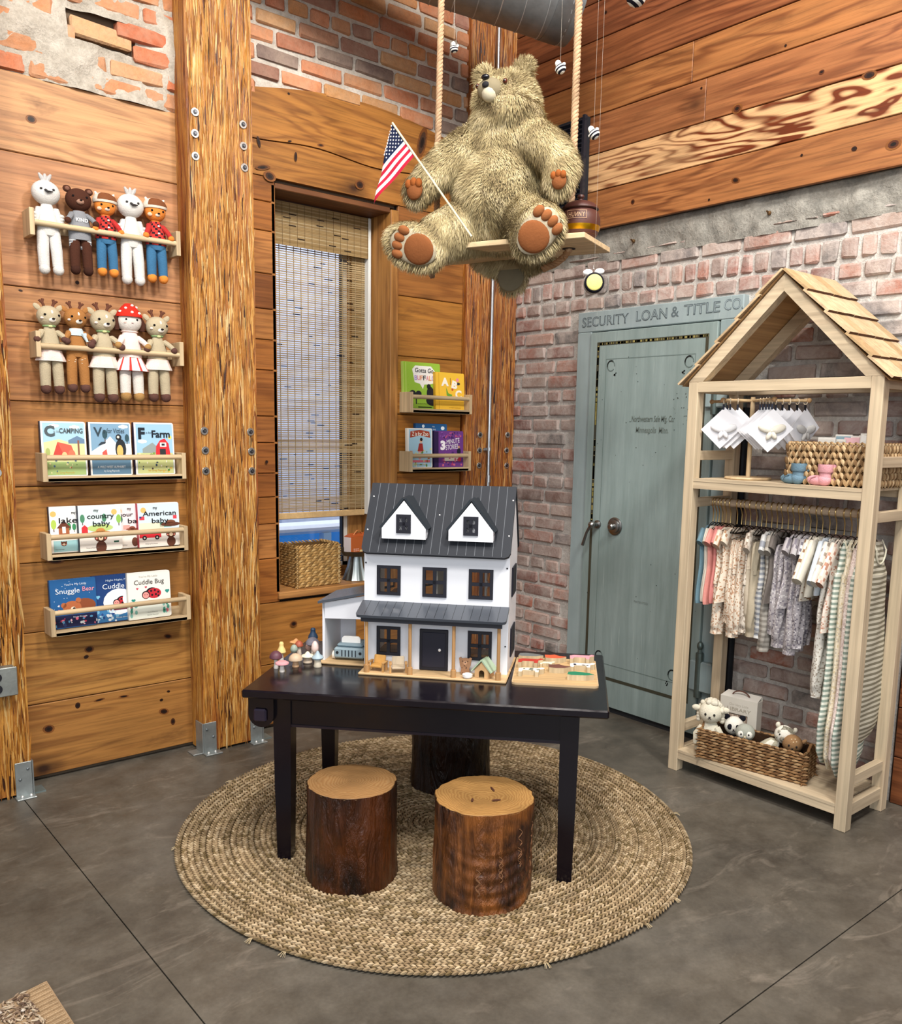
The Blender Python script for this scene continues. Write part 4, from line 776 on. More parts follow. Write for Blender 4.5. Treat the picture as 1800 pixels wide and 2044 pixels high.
# ================================================================== DOLLS
def arm(m, p, q, r0, r1, c, k=5): m.tube([(np.array(p)*(1-i/k)+np.array(q)*i/k)+np.array([0, -.006*math.sin(PI*i/k), 0]) for i in range(k+1)], [r0+(r1-r0)*i/k for i in range(k+1)], c, 10); m.ell(q, (r1*1.12,)*3, c, 10, 8)
def doll(label, x, ztop, H, kind, tilt=0., rot=0.):
    """knitted doll hanging in a ledge; origin between the shoulders, x right, y into wall"""
    t = thing('knitted_doll', label, 'doll', (x, YW-.058, ztop-H), rz=rot, ry=tilt); t.scale = (1.27, 1.1, 1)
    s = H/.40; hd = .34*s   # head centre height
    P = dict(swan=dict(c='#d9d6d0', leg='#d9d6d0', foot='#d6d3cd'), bear=dict(c='#4a2b1f', leg='#4a2b1f', foot='#3e241b'), fox=dict(c='#dc8238', leg='#3d6c90', foot='#e08a3a'),
             deer=dict(c='#b9ab8e', leg='#b6a88c', foot='#5e4038'), fawn=dict(c='#a5713f', leg='#a5713f', foot='#5e4038'), toad=dict(c='#dcd5cc', leg='#dcd5cc', foot='#a9824f'))[kind]
    c = P['c']
    hr = (.043*s, .036*s, .048*s) if kind in ('swan', 'bear') else (.038*s, .034*s, .044*s)
    b = M().use('knit'); b.ell((0, 0, hd-.02*s), hr, c, 18, 14)
    b.loft([(0, 0, z*s, a*s, d*s) for z, a, d in ((.150, .010, .010), (.155, .028, .02), (.175, .034, .024), (.21, .033, .024), (.245, .027, .02), (.268, .018, .015), (.285, .015, .013))], c, 16)
    for q in (-1, 1):
        b.tube([(q*.017*s, 0, .172*s), (q*.020*s, -.004, .10*s), (q*.021*s, -.006, .035*s)], [.0185*s, .0180*s, .0165*s], P['leg'], 12)
    b.build('body', t)
    for q in (-1, 1):
        f = M().use('knit'); f.ell((q*.021*s, -.008, .024*s), (.0172*s, .019*s, .022*s), P['foot'], 12, 9); f.build('foot', t)
    a = M().use('knit'); pw = P['foot'] if kind in ('deer', 'fawn', 'toad') else c
    if kind == 'swan':
        for q in (-1, 1):
            a = M().use('knit'); a.loft([(q*(.026+.010*i/5)*s, -.004, (.262-.014*i)*s, (.008+.003*math.sin(i))*s, .012*s) for i in range(6)], c, 10, .15, 4)
            for k in range(3): a.ell((q*(.040)*s, -.008, (.235-.013*k)*s), (.010*s, .008*s, .008*s), c, 8, 6)
            a.build('wing', t)
    else:
        hz = .222*s if kind != 'fox' else .205*s
        for q in (-1, 1):
            a = M().use('knit'); sl = {'bear': '#84868a', 'fox': '#b23230', 'deer': c, 'fawn': c, 'toad': '#f0d8cf'}[kind]
            arm(a, (q*.024*s, -.002, .258*s), (q*.044*s, -.026*s-.004, hz+.006*s), .0105*s, .009*s, sl); a.ell((q*.046*s, -.034*s, hz), (.0115*s, .011*s, .0135*s), pw, 10, 8); a.build('arm', t)
    h = M().use('knit')   # head trimmings
    fx = -.006*s; fy = -hr[1]; ez = hd-.018*s
    def eye_(q, dz=0, r_=.0042, c_='#121012'):
        x = fx+q*s; z = ez+dz*s; u_ = 1-(x/hr[0])**2-((z-hd+.02*s)/hr[2])**2; h.ell((x, -hr[1]*math.sqrt(max(.05, u_))-.0005, z), (r_*s, r_*s*.6, r_*s*1.15), c_, 8, 6)
    if kind == 'swan':
        for k in (-1, 0, 1): h.tube([(k*.006*s, 0, hd+.024*s), (k*.012*s, -.004, hd+.040*s), (k*.018*s, -.004, hd+.052*s)], [.006*s, .007*s, .003*s], '#c2bfbc', 8)
        h.build('tuft', t); h = M().use('paint'); h.tube([(fx-.004*s, fy-.002, ez+.002*s), (fx+.002*s, fy-.008, ez-.006*s), (fx+.018*s, fy-.004, ez-.004*s)], [.004*s, .0045*s, .002*s], '#1c1a1c', 8)
        for q in (-.014, .022): eye_(q, .006)
        h.build('face', t)
    elif kind == 'bear':
        for q in (-1, 1): e = M().use('knit'); e.ell((q*.036*s, 0, hd+.020*s), (.014*s, .008*s, .015*s), c, 12, 8); e.ell((q*.036*s, -.006*s, hd+.020*s), (.008*s, .004*s, .009*s), '#7a5546', 10, 6); e.build('ear', t)
        h.ell((fx+.004*s, fy+.004*s, ez-.016*s), (.013*s, .010*s, .011*s), '#a5806c', 12, 8)
        for q in (-.018, .026): eye_(q, .006)
        h.ell((fx+.004*s, fy-.007*s, ez-.011*s), (.005*s, .0035*s, .0035*s), '#181010', 8, 6); h.build('face', t)
        b = M().use('knit'); b.loft([(0, 0, z*s, a*s, d*s) for z, a, d in ((.150, .036, .027), (.17, .038, .028), (.21, .037, .028), (.25, .030, .024), (.272, .019, .017))], lambda i, j: '#8a8c90', 18); b.build('sweater', t)
        b = M().use('knit'); b.loft([(0, 0, z*s, .038*s, .028*s) for z in np.linspace(.148, .10, 9)], lambda i, j: '#d8d8d6' if i in (1, 4) else '#84868a', 18) if False else None
        for q in (-1, 1): b.loft([(q*.019*s, -.002, z*s, .0185*s, .0175*s) for z in (.155, .148, .144, .136, .132, .124, .120, .112)], lambda i, j: '#dcdcda' if i in (1, 3, 5) else '#84868a', 12)
        b.build('striped_shorts', t); b = M(frame((.002, -.0285*s, .225*s), (1, 0, 0), (0, .0, 1))).use('print'); b.text('KIND', 0, 0, .015*s, 0, '#efefee', w=.040*s, bold=.02); b.build('lettering', t)
    elif kind == 'fox':
        for q in (-1, 1): e = M().use('knit'); e.tube([(q*.022*s, 0, hd+.014*s), (q*.034*s, 0, hd+.040*s)], [.012*s, .003*s], '#efe4d4', 8); e.build('ear', t)
        e = M().use('knit'); e.loft([(0, 0, hd+z*s, a*s, a*.9*s) for z, a in ((-.008, .041), (.002, .044), (.012, .042), (.026, .036), (.036, .022), (.039, .008))], lambda i, j: '#d8cdbd' if i < 1 or (j % 18 in (0, 1, 2, 8, 9, 10)) else '#7a4a2e', 18); e.build('hat', t)
        h.ell((fx+.006*s, fy+.007*s, ez-.020*s), (.010*s, .007*s, .008*s), '#e3d0bc', 12, 8); h.ell((fx+.008*s, fy-.003*s, ez-.014*s), (.005*s, .0045*s, .0035*s), '#181010', 8, 6)
        for q in (-.014, .026): eye_(q, -.002)
        h.ell((fx-.020*s, fy+.012*s, ez-.020*s), (.009*s, .007*s, .009*s), '#e6b79a', 10, 8); h.build('face', t)
        b = M().use('knit'); b.loft([(0, 0, z*s, a*s, d*s) for z, a, d in zip(np.linspace(.17, .275, 12), np.interp(np.linspace(0, 1, 12), [0, .5, 1], [.038, .036, .019]), np.interp(np.linspace(0, 1, 12), [0, .5, 1], [.028, .027, .017]))], lambda i, j: '#c03a34' if (i//1+j) % 3 else '#2c2026', 20); b.build('checked_shirt', t)
        b = M().use('paint');
        for z in (.19, .222, .254): b.ell((.003*s, -.028*s, z*s), (.004*s, .0015*s, .004*s), '#f4f0ea', 8, 6)
        b.build('buttons', t)
        b = M().use('knit'); b.loft([(0, 0, z*s, a*s, .026*s) for z, a in ((.148, .02), (.155, .034), (.178, .038))], '#3d6c90', 16); b.build('trousers', t)
    elif kind in ('deer', 'fawn'):
        for q in (-1, 1): e = M().use('knit'); e.ell((q*.034*s, .002, hd+.016*s), (.010*s, .005*s, .016*s), c, 10, 8, R=Matrix.Rotation(q*.6, 4, 'Y')); e.build('ear', t)
        for q in (-1, 1): e = M().use('knit'); e.tube([(q*.012*s, 0, hd+.018*s), (q*.018*s, 0, hd+.036*s), (q*.016*s, 0, hd+.050*s)], .0048*s, '#6a4232', 8); e.tube([(q*.018*s, 0, hd+.034*s), (q*.028*s, 0, hd+.044*s)], .0044*s, '#6a4232', 8); e.build('antler', t)
        h.ell((fx+.010*s, fy+.006*s, ez-.018*s), (.012*s, .008*s, .010*s), '#ece2d4', 12, 8); h.ell((fx+.010*s, fy+.006*s, ez+.004*s), (.006*s, .005*s, .018*s), '#ece2d4', 10, 8); h.ell((fx+.012*s, fy-.004*s, ez-.014*s), (.0055*s, .004*s, .0038*s), '#1c1616', 8, 6)
        for q in (-.012, .032): eye_(q, .002)
        h.ell((fx-.020*s, fy+.010*s, ez-.012*s), (.006*s, .004*s, .005*s), '#e6d2c6', 8, 6)
        if kind == 'fawn':
            for k in range(22):
                q = random.choice((-1, 1)); h.ell((q*.021*s+random.uniform(-.012, .012)*s, -.019*s, random.uniform(.05, .15)*s), (.0025*s, .001, .0012*s), '#efe2cc', 6, 5)
        h.build('face', t)
        if kind == 'deer':
            b = M().use('knit'); b.tube([(.016*s*math.cos(a)*1.1, .014*s*math.sin(a)*1.2, .281*s) for a in np.linspace(0, 2*PI, 17)], .004*s, '#8fae78', 8, False); b.ell((0, -.018*s, .279*s), (.007*s, .005*s, .005*s), '#d8dc9a', 8, 6); b.build('collar', t)
            b = M().use('knit'); b.loft([(0, 0, z*s, a*s, a*.72*s) for z, a in ((.138, .047), (.141, .048), (.160, .041), (.178, .036), (.182, .037))], lambda i, j: '#efd9cf' if i else '#f3ece4', 22, .08, 8); b.build('skirt', t)
        else:
            b = M().use('knit'); b.loft([(0, 0, z*s, a*s, .024*s) for z, a in ((.246, .030), (.262, .026), (.276, .020))], '#c9dbe0', 16); b.tube([(.02*s, -.02*s, .255*s), (.03*s, -.026*s, .22*s)], [.010*s, .004*s], '#c9dbe0', 8); b.build('scarf', t)
            for q in (-1, 1): e = M().use('knit'); e.tube([(q*.021*s, -.006, .046*s), (q*.021*s, -.006, .052*s)], .0155*s, '#e8dcc8', 12); e.build('cuff', t)
    else:
        e = M().use('knit'); e.lathe([(.001, hd+.052*s), (.012*s, hd+.050*s), (.022*s, hd+.038*s), (.033*s, hd+.020*s), (.041*s, hd+.004*s), (.040*s, hd-.003*s), (.02*s, hd-.003*s)], '#cf2f22', 22)
        for a_, z_ in ((-.5, .036), (-1.6, .014), (-2.2, .03), (-.9, .012), (-1.3, .042), (-2.7, .016)): r_ = .045*s*(1-z_/.075); e.ell((r_*math.cos(a_), r_*math.sin(a_)*1.03, hd+z_*s), (.005*s, .003*s, .005*s), '#f4e6dc', 8, 6)
        e.build('toadstool_cap', t)
        for q in (-1, 1): e = M().use('knit'); e.tube([(q*.034*s, .004, hd-.004*s), (q*.042*s, 0, hd-.03*s), (q*.040*s, 0, hd-.055*s)], [.010*s, .011*s, .008*s], '#4a2c22', 10); e.build('hair_bunch', t)
        for q in (-.012, .022): eye_(q, .004, .0034)
        h.ell((fx+.006*s, fy+.001, ez-.010*s), (.004*s, .002*s, .0012*s), '#b04a44', 8, 6); h.ell((fx-.014*s, fy+.006*s, ez-.008*s), (.005*s, .002*s, .004*s), '#eeb8ac', 8, 6); h.build('face', t)
        b = M().use('knit'); b.loft([(0, 0, z*s, a*s, a*.72*s) for z, a in ((.125, .058), (.127, .056), (.155, .044), (.18, .034))], lambda i, j: '#c8433c' if j % 4 == 0 else '#f3ebe2', 40, .06, 10); b.build('striped_skirt', t)
        b = M().use('knit'); b.loft([(0, 0, z*s, a*s, a*.76*s) for z, a in ((.178, .036), (.21, .036), (.25, .03), (.276, .022), (.280, .028), (.284, .022))], '#f0d8cf', 18, .03, 9); b.build('bodice', t)
    return t
doll('white knitted swan doll with black beak, leftmost in upper row', 1.050, 2.450, .385, 'swan', -.02)
doll('dark brown knitted bear doll in grey KIND sweater', 1.164, 2.440, .362, 'bear')
doll('knitted fox doll with hat, between brown bear and white swan dolls', 1.266, 2.430, .345, 'fox')
doll('white knitted swan doll between the two fox dolls', 1.368, 2.458, .395, 'swan')
doll('knitted fox doll at right end of upper row beside timber post', 1.470, 2.445, .362, 'fox')
doll('grey-green knitted deer doll, leftmost of the lower row', 1.032, 1.985, .378, 'deer')
doll('brown spotted knitted fawn doll with pale scarf', 1.132, 1.985, .368, 'fawn')
doll('grey-green knitted deer doll between spotted fawn and toadstool doll', 1.238, 1.992, .412, 'deer')
doll('knitted doll with red toadstool cap and striped skirt', 1.346, 2.000, .412, 'toad')
doll('grey-green knitted deer doll at right end, beside toadstool doll', 1.462, 1.985, .395, 'deer')
# ================================================================== WINDOW THINGS
t = thing('bamboo_shade', 'woven bamboo roman shade lowered over the window', 'blind', (2.40, YW+.185, 1.03))
m = M().use('straw'); m.box(-.27, .285, .0, .012, -.005, .028, '#d9b681', ch=.003); m.build('bottom_rail', t)
m = M().use('shade'); z = .034
bc = ['#c9ad7c', '#d2b687', '#bfa06c', '#c8aa76', '#dac193', '#b89a66', '#e0ca9c']
while z < 1.37:
    dense = z < .10 or .33 < z < .40; pit = .0075 if dense else .0105; hgt = .0055 if dense else .0046
    c = pick(*bc); m.box(-.275+random.uniform(-.002, .002), .287+random.uniform(-.002, .002), .001, .0035, z, z+hgt, c)
    if random.random() < .35:
        a = random.uniform(-.25, .22); m.box(a, a+random.uniform(.015, .05), -.0004, .001, z, z+hgt, pick('#2b1c14', '#3c2a1c', '#1d1410'))
    z += pit*random.uniform(.9, 1.1)
z = .07
while z < 1.37:      # side hem folded double where it laps the window frame
    m.box(.205, .288, .004, .006, z, z+.0058, pick(*bc)); z += .0065
m.build('slats', t)
m = M().use('shade')
for i in range(14): x = -.262+i*.0405; m.box(x-.0008, x+.0008, -.0012, .0050, .03, 1.38, '#d8c49c')
m.build('warp_threads', t)
m = M().use('shade'); z = 1.345
while z < 1.545: m.box(-.275, .29, -.032, -.029, z, z+.0062, pick(*bc)); z += .0070
for i in range(14): x = -.262+i*.0415; m.box(x-.0008, x+.0008, -.033, -.028, 1.345, 1.545, '#8a6f48')
for k in range(12): a = random.uniform(-.25, .2); z = 1.36+random.random()*.16; m.box(a, a+.04, -.0345, -.033, z, z+.004, '#2b1c14')
m.use('matte').box(-.275, .29, -.026, -.022, 1.35, 1.55, '#a08258')
m.build('valance', t)
# basket on the sill
def weave(m, faces, cols, row=.011, L=.030, tilt=.35, W=.011, H=.009, jit=.15, alt=True):
    """faces: (origin, u, width, up, height, normal)"""
    P = []; D = []; N = []
    for (o, u, wd, up, ht, n) in faces:
        o, u, up, n = [np.array(q, float) for q in (o, u, up, n)]; nr = max(1, int(ht/row)); nc = max(1, int(round(wd/(L*.62))))
        for i in range(nr):
            for j in range(nc+1):
                s = (j+(.5 if (i % 2 and alt) else 0))/nc*wd; s = min(s, wd)
                tl = tilt*(1+random.uniform(-jit, jit)); P.append(o+u*s+up*((i+.5)*ht/nr)); D.append(u+up*tl); N.append(n)
    stitches(m, P, D, N, L, W, H, cols)
BC = ['#b08a52', '#c29a60', '#9a7644', '#d0ac72', '#8a6a3e', '#bd9458']
t = thing('seagrass_basket', 'square woven seagrass basket sitting on the window sill', 'basket', (2.292, YW+.115, .692), rz=.03)
m = M().use('straw'); w2, d2, h2 = .125, .085, .205
for (a, b, rot) in ((w2, d2, 0), (d2, w2, PI/2), (w2, d2, PI), (d2, w2, -PI/2)):
    m.T = TR(rz=rot); weave(m, [((-a, -b, .0), (1, 0, 0), 2*a, (0, 0, 1), h2, (0, -1, 0))], BC, row=.0125, L=.032, tilt=.42, W=.013, H=.010); m.box(-a, a, -b+.001, -b+.005, 0, h2, '#6a4e2c')
m.T = Matrix.Identity(4); m.box(-w2, w2, -d2, d2, 0, .004, '#6a4e2c'); m.build('woven_body', t)
m = M().use('straw')
for (x, y) in ((-w2, -d2), (w2, -d2), (w2, d2), (-w2, d2)): m.tube([(x, y-.004, 0), (x, y-.004, h2)], .0028, '#e0c898', 6)
m.build('corner_cord', t)
rim = [(-w2, -d2), (w2, -d2), (w2, d2), (-w2, d2), (-w2, -d2)]
m = M().use('straw'); P = []; D = []
for (a, b) in zip(rim[:-1], rim[1:]):
    for k in range(12): q = np.array(a)+(np.array(b)-np.array(a))*k/12; P.append((*q, h2+.004)); dd = np.array(b)-np.array(a); D.append((*dd, .12))
stitches(m, P, D, [(0, 0, 1)]*len(P), .03, .013, .012, BC); m.build('rolled_rim', t)
# galvanised cake stand
t = thing('galvanised_cake_stand', 'fluted galvanised metal stand on the sill under an orange box', 'stand', (2.575, YW+.10, .692))
m = M().use('metal'); n = 48; v = []; prof = [(.075, 0), (.072, .006), (.050, .07), (.040, .115), (.038, .13)]
for (r, z) in prof:
    for j in range(n): a = 2*PI*j/n; k = 1+.05*math.sin(12*a); v.append((r*k*math.cos(a), r*k*math.sin(a), z))
m.add(v, [(i*n+j, i*n+(j+1) % n, (i+1)*n+(j+1) % n, (i+1)*n+j) for i in range(len(prof)-1) for j in range(n)], '#aab2b2', True); m.build('fluted_base', t)
m = M().use('metal'); v = []; prof = [(.0, .131), (.08, .131), (.088, .140), (.105, .158), (.108, .160), (.104, .158), (.085, .143), (0, .143)]
for (r, z) in prof:
    for j in range(n): a = 2*PI*j/n; k = 1+(.03*math.sin(16*a) if r > .084 else 0); v.append((r*k*math.cos(a), r*k*math.sin(a), z))
m.add(v, [(i*n+j, i*n+(j+1) % n, (i+1)*n+(j+1) % n, (i+1)*n+j) for i in range(len(prof)-1) for j in range(n)], '#6e7678', True); m.build('scalloped_tray', t)
t = thing('gift_box', 'orange peaked gift box with looped handle on the galvanised stand', 'box', (2.575, YW+.10, .839), rz=.1)
m = M().use('paint'); m.box(-.062, .062, -.03, .03, 0, .085, '#c0622c', ch=.002); m.add([(-.062, -.03, .085), (.062, -.03, .085), (.062, .03, .085), (-.062, .03, .085), (-.05, 0, .103), (.05, 0, .103)], [(0, 1, 5, 4), (2, 3, 4, 5), (0, 4, 3), (1, 2, 5)], '#b85a28'); m.rect(-.09, -.09, 0, 0, 0, '#fff') if False else None
m.use('paint').box(-.063, -.061, -.028, .028, .004, .083, '#e6d8d4'); m.build('carton', t)
m = M().use('paint'); m.tube([(-.035+.07*i/12, -.012, .088+.03*math.sin(PI*i/12)) for i in range(13)], .004, '#d68a50', 8, flat=.6); m.build('handle_loop', t)
m = M(frame((0, -.0306, 0), (1, 0, 0), (0, 0, 1))).use('print')
for i in range(3):
    for j in range(2): m.rect(-.045+i*.013, -.036+i*.013, .008+j*.009, .014+j*.009, 0, '#eeb09a')
m.rect(-.004, .02, .004, .014, 0, '#efdca0'); m.disc(.03, .022, .008, 0, '#f0c8a0'); m.build('printed_motif', t)
# outdoors
m = M().use('matte').box(-3, 9, YW+.40, 14, -.1, -.02, '#1c7cba'); struct(m.build('ground')).name = 'floor.001'
m = M().use('matte').box(-3, 12, 7.2, 7.4, -.1, .60, '#1f86c8'); m.box(-3, 12, 7.2, 7.4, .60, 6.5, '#e4e4ea'); m.box(2.9, 3.9, 7.15, 7.2, .60, 1.5, '#b9c0d0'); struct(m.build('wall_outside'))
t = thing('patio_table', 'white patio table standing outside the window', 'table', (3.1, 5.25, -.02))
m = M().use('paint').box(-.9, .62, -.12, .12, .80, .86, '#eef3f8', ch=.02); m.build('tabletop', t)
for (x, y) in ((-.7, -.3), (-.35, .2), (.05, -.3), (.5, .2)): M().use('paint').box(x-.03, x+.03, y*.3-.03, y*.3+.03, 0, .80, '#b9dcf0').build('leg', t)
M().use('paint').box(-.8, .55, -.02, .02, .62, .68, '#8cc4e6').build('apron', t)
t = thing('patio_bench', 'pale blue patio bench outside behind white table', 'bench', (3.7, 6.1, -.02))
M().use('paint').box(-.8, .8, -.2, .2, .38, .43, '#a6d8f2').build('seat', t)
for x in (-.7, -.2, .3, .7): M().use('paint').box(x-.03, x+.03, -.15, .15, 0, .38, '#7cc0e8').build('leg', t)
# ================================================================== TABLE
A = np.array([1.261, 2.6025]); B = np.array([2.0737, 1.7066]); UT = (B-A)/np.linalg.norm(B-A); NTb = np.array([-UT[1], UT[0]]); AT = math.atan2(UT[1], UT[0]); TW, TD, TH = 1.21, .709, .63
c0 = A+UT*TW/2+NTb*TD/2
t = thing('play_table', 'low black lacquered table with rounded end bracket on jute rug', 'table', (c0[0], c0[1], .012), rz=AT)
BK = '#0f0a12'; h = TH-.012
M().use('lacquer').box(-TW/2, TW/2, -TD/2, TD/2, h-.028, h, BK, ch=.005).build('tabletop', t)
m = M().use('lacquer'); ix, iy = .092, .050
m.box(-TW/2+ix+.02, TW/2-ix-.02, -TD/2+iy+.008, -TD/2+iy+.028, h-.135, h-.028, BK); m.box(-TW/2+ix+.02, TW/2-ix-.02, TD/2-iy-.028, TD/2-iy-.008, h-.135, h-.028, BK)
m.box(-TW/2+ix+.008, -TW/2+ix+.028, -TD/2+iy+.02, TD/2-iy-.02, h-.135, h-.028, BK); m.box(TW/2-ix-.028, TW/2-ix-.008, -TD/2+iy+.02, TD/2-iy-.02, h-.135, h-.028, BK)
m.box(-TW/2+ix+.03, TW/2-ix-.03, -TD/2+iy+.004, -TD/2+iy+.008, h-.137, h-.129, '#1c1620'); m.build('apron', t)
for sx in (-1, 1):
    for sy in (-1, 1):
        x = sx*(TW/2-ix-.03); y = sy*(TD/2-iy-.03); m = M().use('lacquer'); v = []
        for (z, r) in ((0, .024), (.30, .029), (h-.028, .031)): v += [(x-r, y-r, z), (x+r, y-r, z), (x+r, y+r, z), (x-r, y+r, z)]
        m.add(v, [(3, 2, 1, 0)]+[(4*i+j, 4*i+(j+1) % 4, 4*i+4+(j+1) % 4, 4*i+4+j) for i in range(2) for j in range(4)]+[(8, 9, 10, 11)], BK); m.build('leg', t)
m = M().use('lacquer'); pr = [(-TW/2+.012, h-.028), (-TW/2+.10, h-.028), (-TW/2+.10, h-.085)]+[(-TW/2+.056+.044*math.cos(a), h-.092-.044*math.sin(a)) for a in np.linspace(0, PI, 13)]+[(-TW/2+.012, h-.085)]
m.T = frame((0, -TD/2+.075, 0), (1, 0, 0), (0, 0, 1)); m.poly(pr, 0, .045, BK); m.build('end_bracket', t)
m = M(frame((0, -TD/2+.03, 0), (1, 0, 0), (0, 0, 1))).use('lacquer'); m.box(-TW/2+.032, -TW/2+.078, h-.115, h-.070, 0, .012, '#241f2e', ch=.008); m.build('peg_end', t)
# ================================================================== JUTE RUG
RC = np.array([1.985, 2.455]); RR = .948
t = thing('jute_rug', 'large round braided jute rug under the black table', 'rug', (RC[0], RC[1], 0))
M().use('fibre').lathe([(0, .001), (RR-.01, .001), (RR-.004, .005), (RR-.012, .008), (0, .008)], '#54452f', 90, sm=False).build('backing', t)
m = M().use('fibre'); P = []; D = []; N = []; Cc = []; pal = ['#a58e6e', '#b39b79', '#957f60', '#c0a985', '#84704f', '#ac9573', '#cdb795']
ri = .016; rn = 0
while ri < RR-.006:
    wob = .004*math.sin(ri*40); k = max(8, int(2*PI*ri/.0175)); ro = random.random()*6; dk_ = (.82 if rn % 4 == 0 else 1.)*random.uniform(.88, 1.06)
    off = mnoise.noise(Vector((ri*9, 0, 0)))*.4
    for j in range(k):
        a = 2*PI*j/k+ro; sk = 1+.0035*math.sin(5*a+1)+.003*math.sin(3*a)
        for side in (-1, 1):
            r = ri*sk+side*.0043; P.append((r*math.cos(a+side*.5*.0175/ri), r*math.sin(a+side*.5*.0175/ri), .0105+.0005*random.random())); tx, ty = -math.sin(a), math.cos(a); D.append((tx-side*.62*math.cos(a), ty-side*.62*math.sin(a), 0)); N.append((0, 0, 1)); Cc.append(shade(random.choice(pal), dk_))
    rn += 1; ri += .0205 if rn % 4 else .0225
stitches(m, P, D, N, .0245, .0092, .0125, Cc, n=5, rings=(.1, .9, .9, .1))
m.build('braided_rings', t)
m = M().use('fibre')
for (x, y) in ((360, 1692), (500, 1480), (447, 1558), (500, 1876), (570, 1900), (1102, 1941), (1312, 1856), (1362, 1800), (1357, 1624)):
    p = at(x, y, 2, .008); q = p[:2]-RC; q = q/np.linalg.norm(q)*(RR-.008)
    for k in range(7): a = random.uniform(-.5, .5); d = np.array([q[0]*math.cos(a)-q[1]*math.sin(a), q[0]*math.sin(a)+q[1]*math.cos(a)])/RR; m.tube([(q[0], q[1], .009), (q[0]+d[0]*.014, q[1]+d[1]*.014, .012), (q[0]+d[0]*.028, q[1]+d[1]*.028, .006)], [.0014, .0011, .0006], pick('#c8b898', '#b5a27e'), 4)
m.build('frayed_ends', t)
# second rug, only its corner shows
t = thing('tufted_rug', 'beige tufted rug with white pom loops, corner at lower left', 'rug', (.0, 2.0, 0))
m = M().use('fibre'); c1 = at(93, 1957, 2, .01)[:2]; c2 = at(150, 2046, 2, .01)[:2]; dr = (c2-c1)/np.linalg.norm(c2-c1); dl = at(0, 2003, 2, .01)[:2]-c1; dl /= np.linalg.norm(dl); o = c1-np.array([0, 2.0])
Q = [o, o+dr*.9, o+dr*.9+dl*1.2, o+dl*1.2]; m.add([(*q, .001) for q in Q]+[(*q, .009) for q in Q], [(4, 5, 6, 7), (0, 1, 5, 4), (1, 2, 6, 5), (2, 3, 7, 6), (3, 0, 4, 7)], '#a98f70'); P = []; D = []
for i in range(16):
    for j in range(66): q = o+dl*(.006+i*.0035)+dr*(.004+j*.0065); P.append((*q, .0095)); D.append((*(dr if (i+j) % 2 else dl), 0))
stitches(m, P, D, [(0, 0, 1)]*len(P), .007, .0035, .004, ['#b59a78', '#c2a886', '#9c8262'], n=5); m.build('woven_base', t)
m = M().use('fibre'); P = []; D = []; cl = []
for i in range(2400):
    q = o+dl*random.uniform(.055, .45)+dr*random.uniform(0, .5); P.append((*q, .011+random.uniform(0, .004))); a = random.random()*6; D.append((math.cos(a), math.sin(a), random.uniform(-.2, .4))); cl.append(random.choice(['#a08a74', '#8a7460', '#b8a48c', '#6f5a4c', '#c8b8a0']))
stitches(m, P, D, [(0, 0, 1)]*len(P), .019, .006, .006, cl, n=5); m.build('looped_pile', t)['kind'] = 'stuff'
m = M().use('fibre'); P = []; D = []
for i in range(90): q = o+dl*random.uniform(.06, .45)+dr*random.uniform(.0, .5); P.append((*q, .017)); a = random.random()*6; D.append((math.cos(a), math.sin(a), .3))
stitches(m, P, D, [(0, 0, 1)]*len(P), .018, .012, .010, ['#e6e0d6', '#d8d0c4']); m.build('white_loops', t)['kind'] = 'stuff'
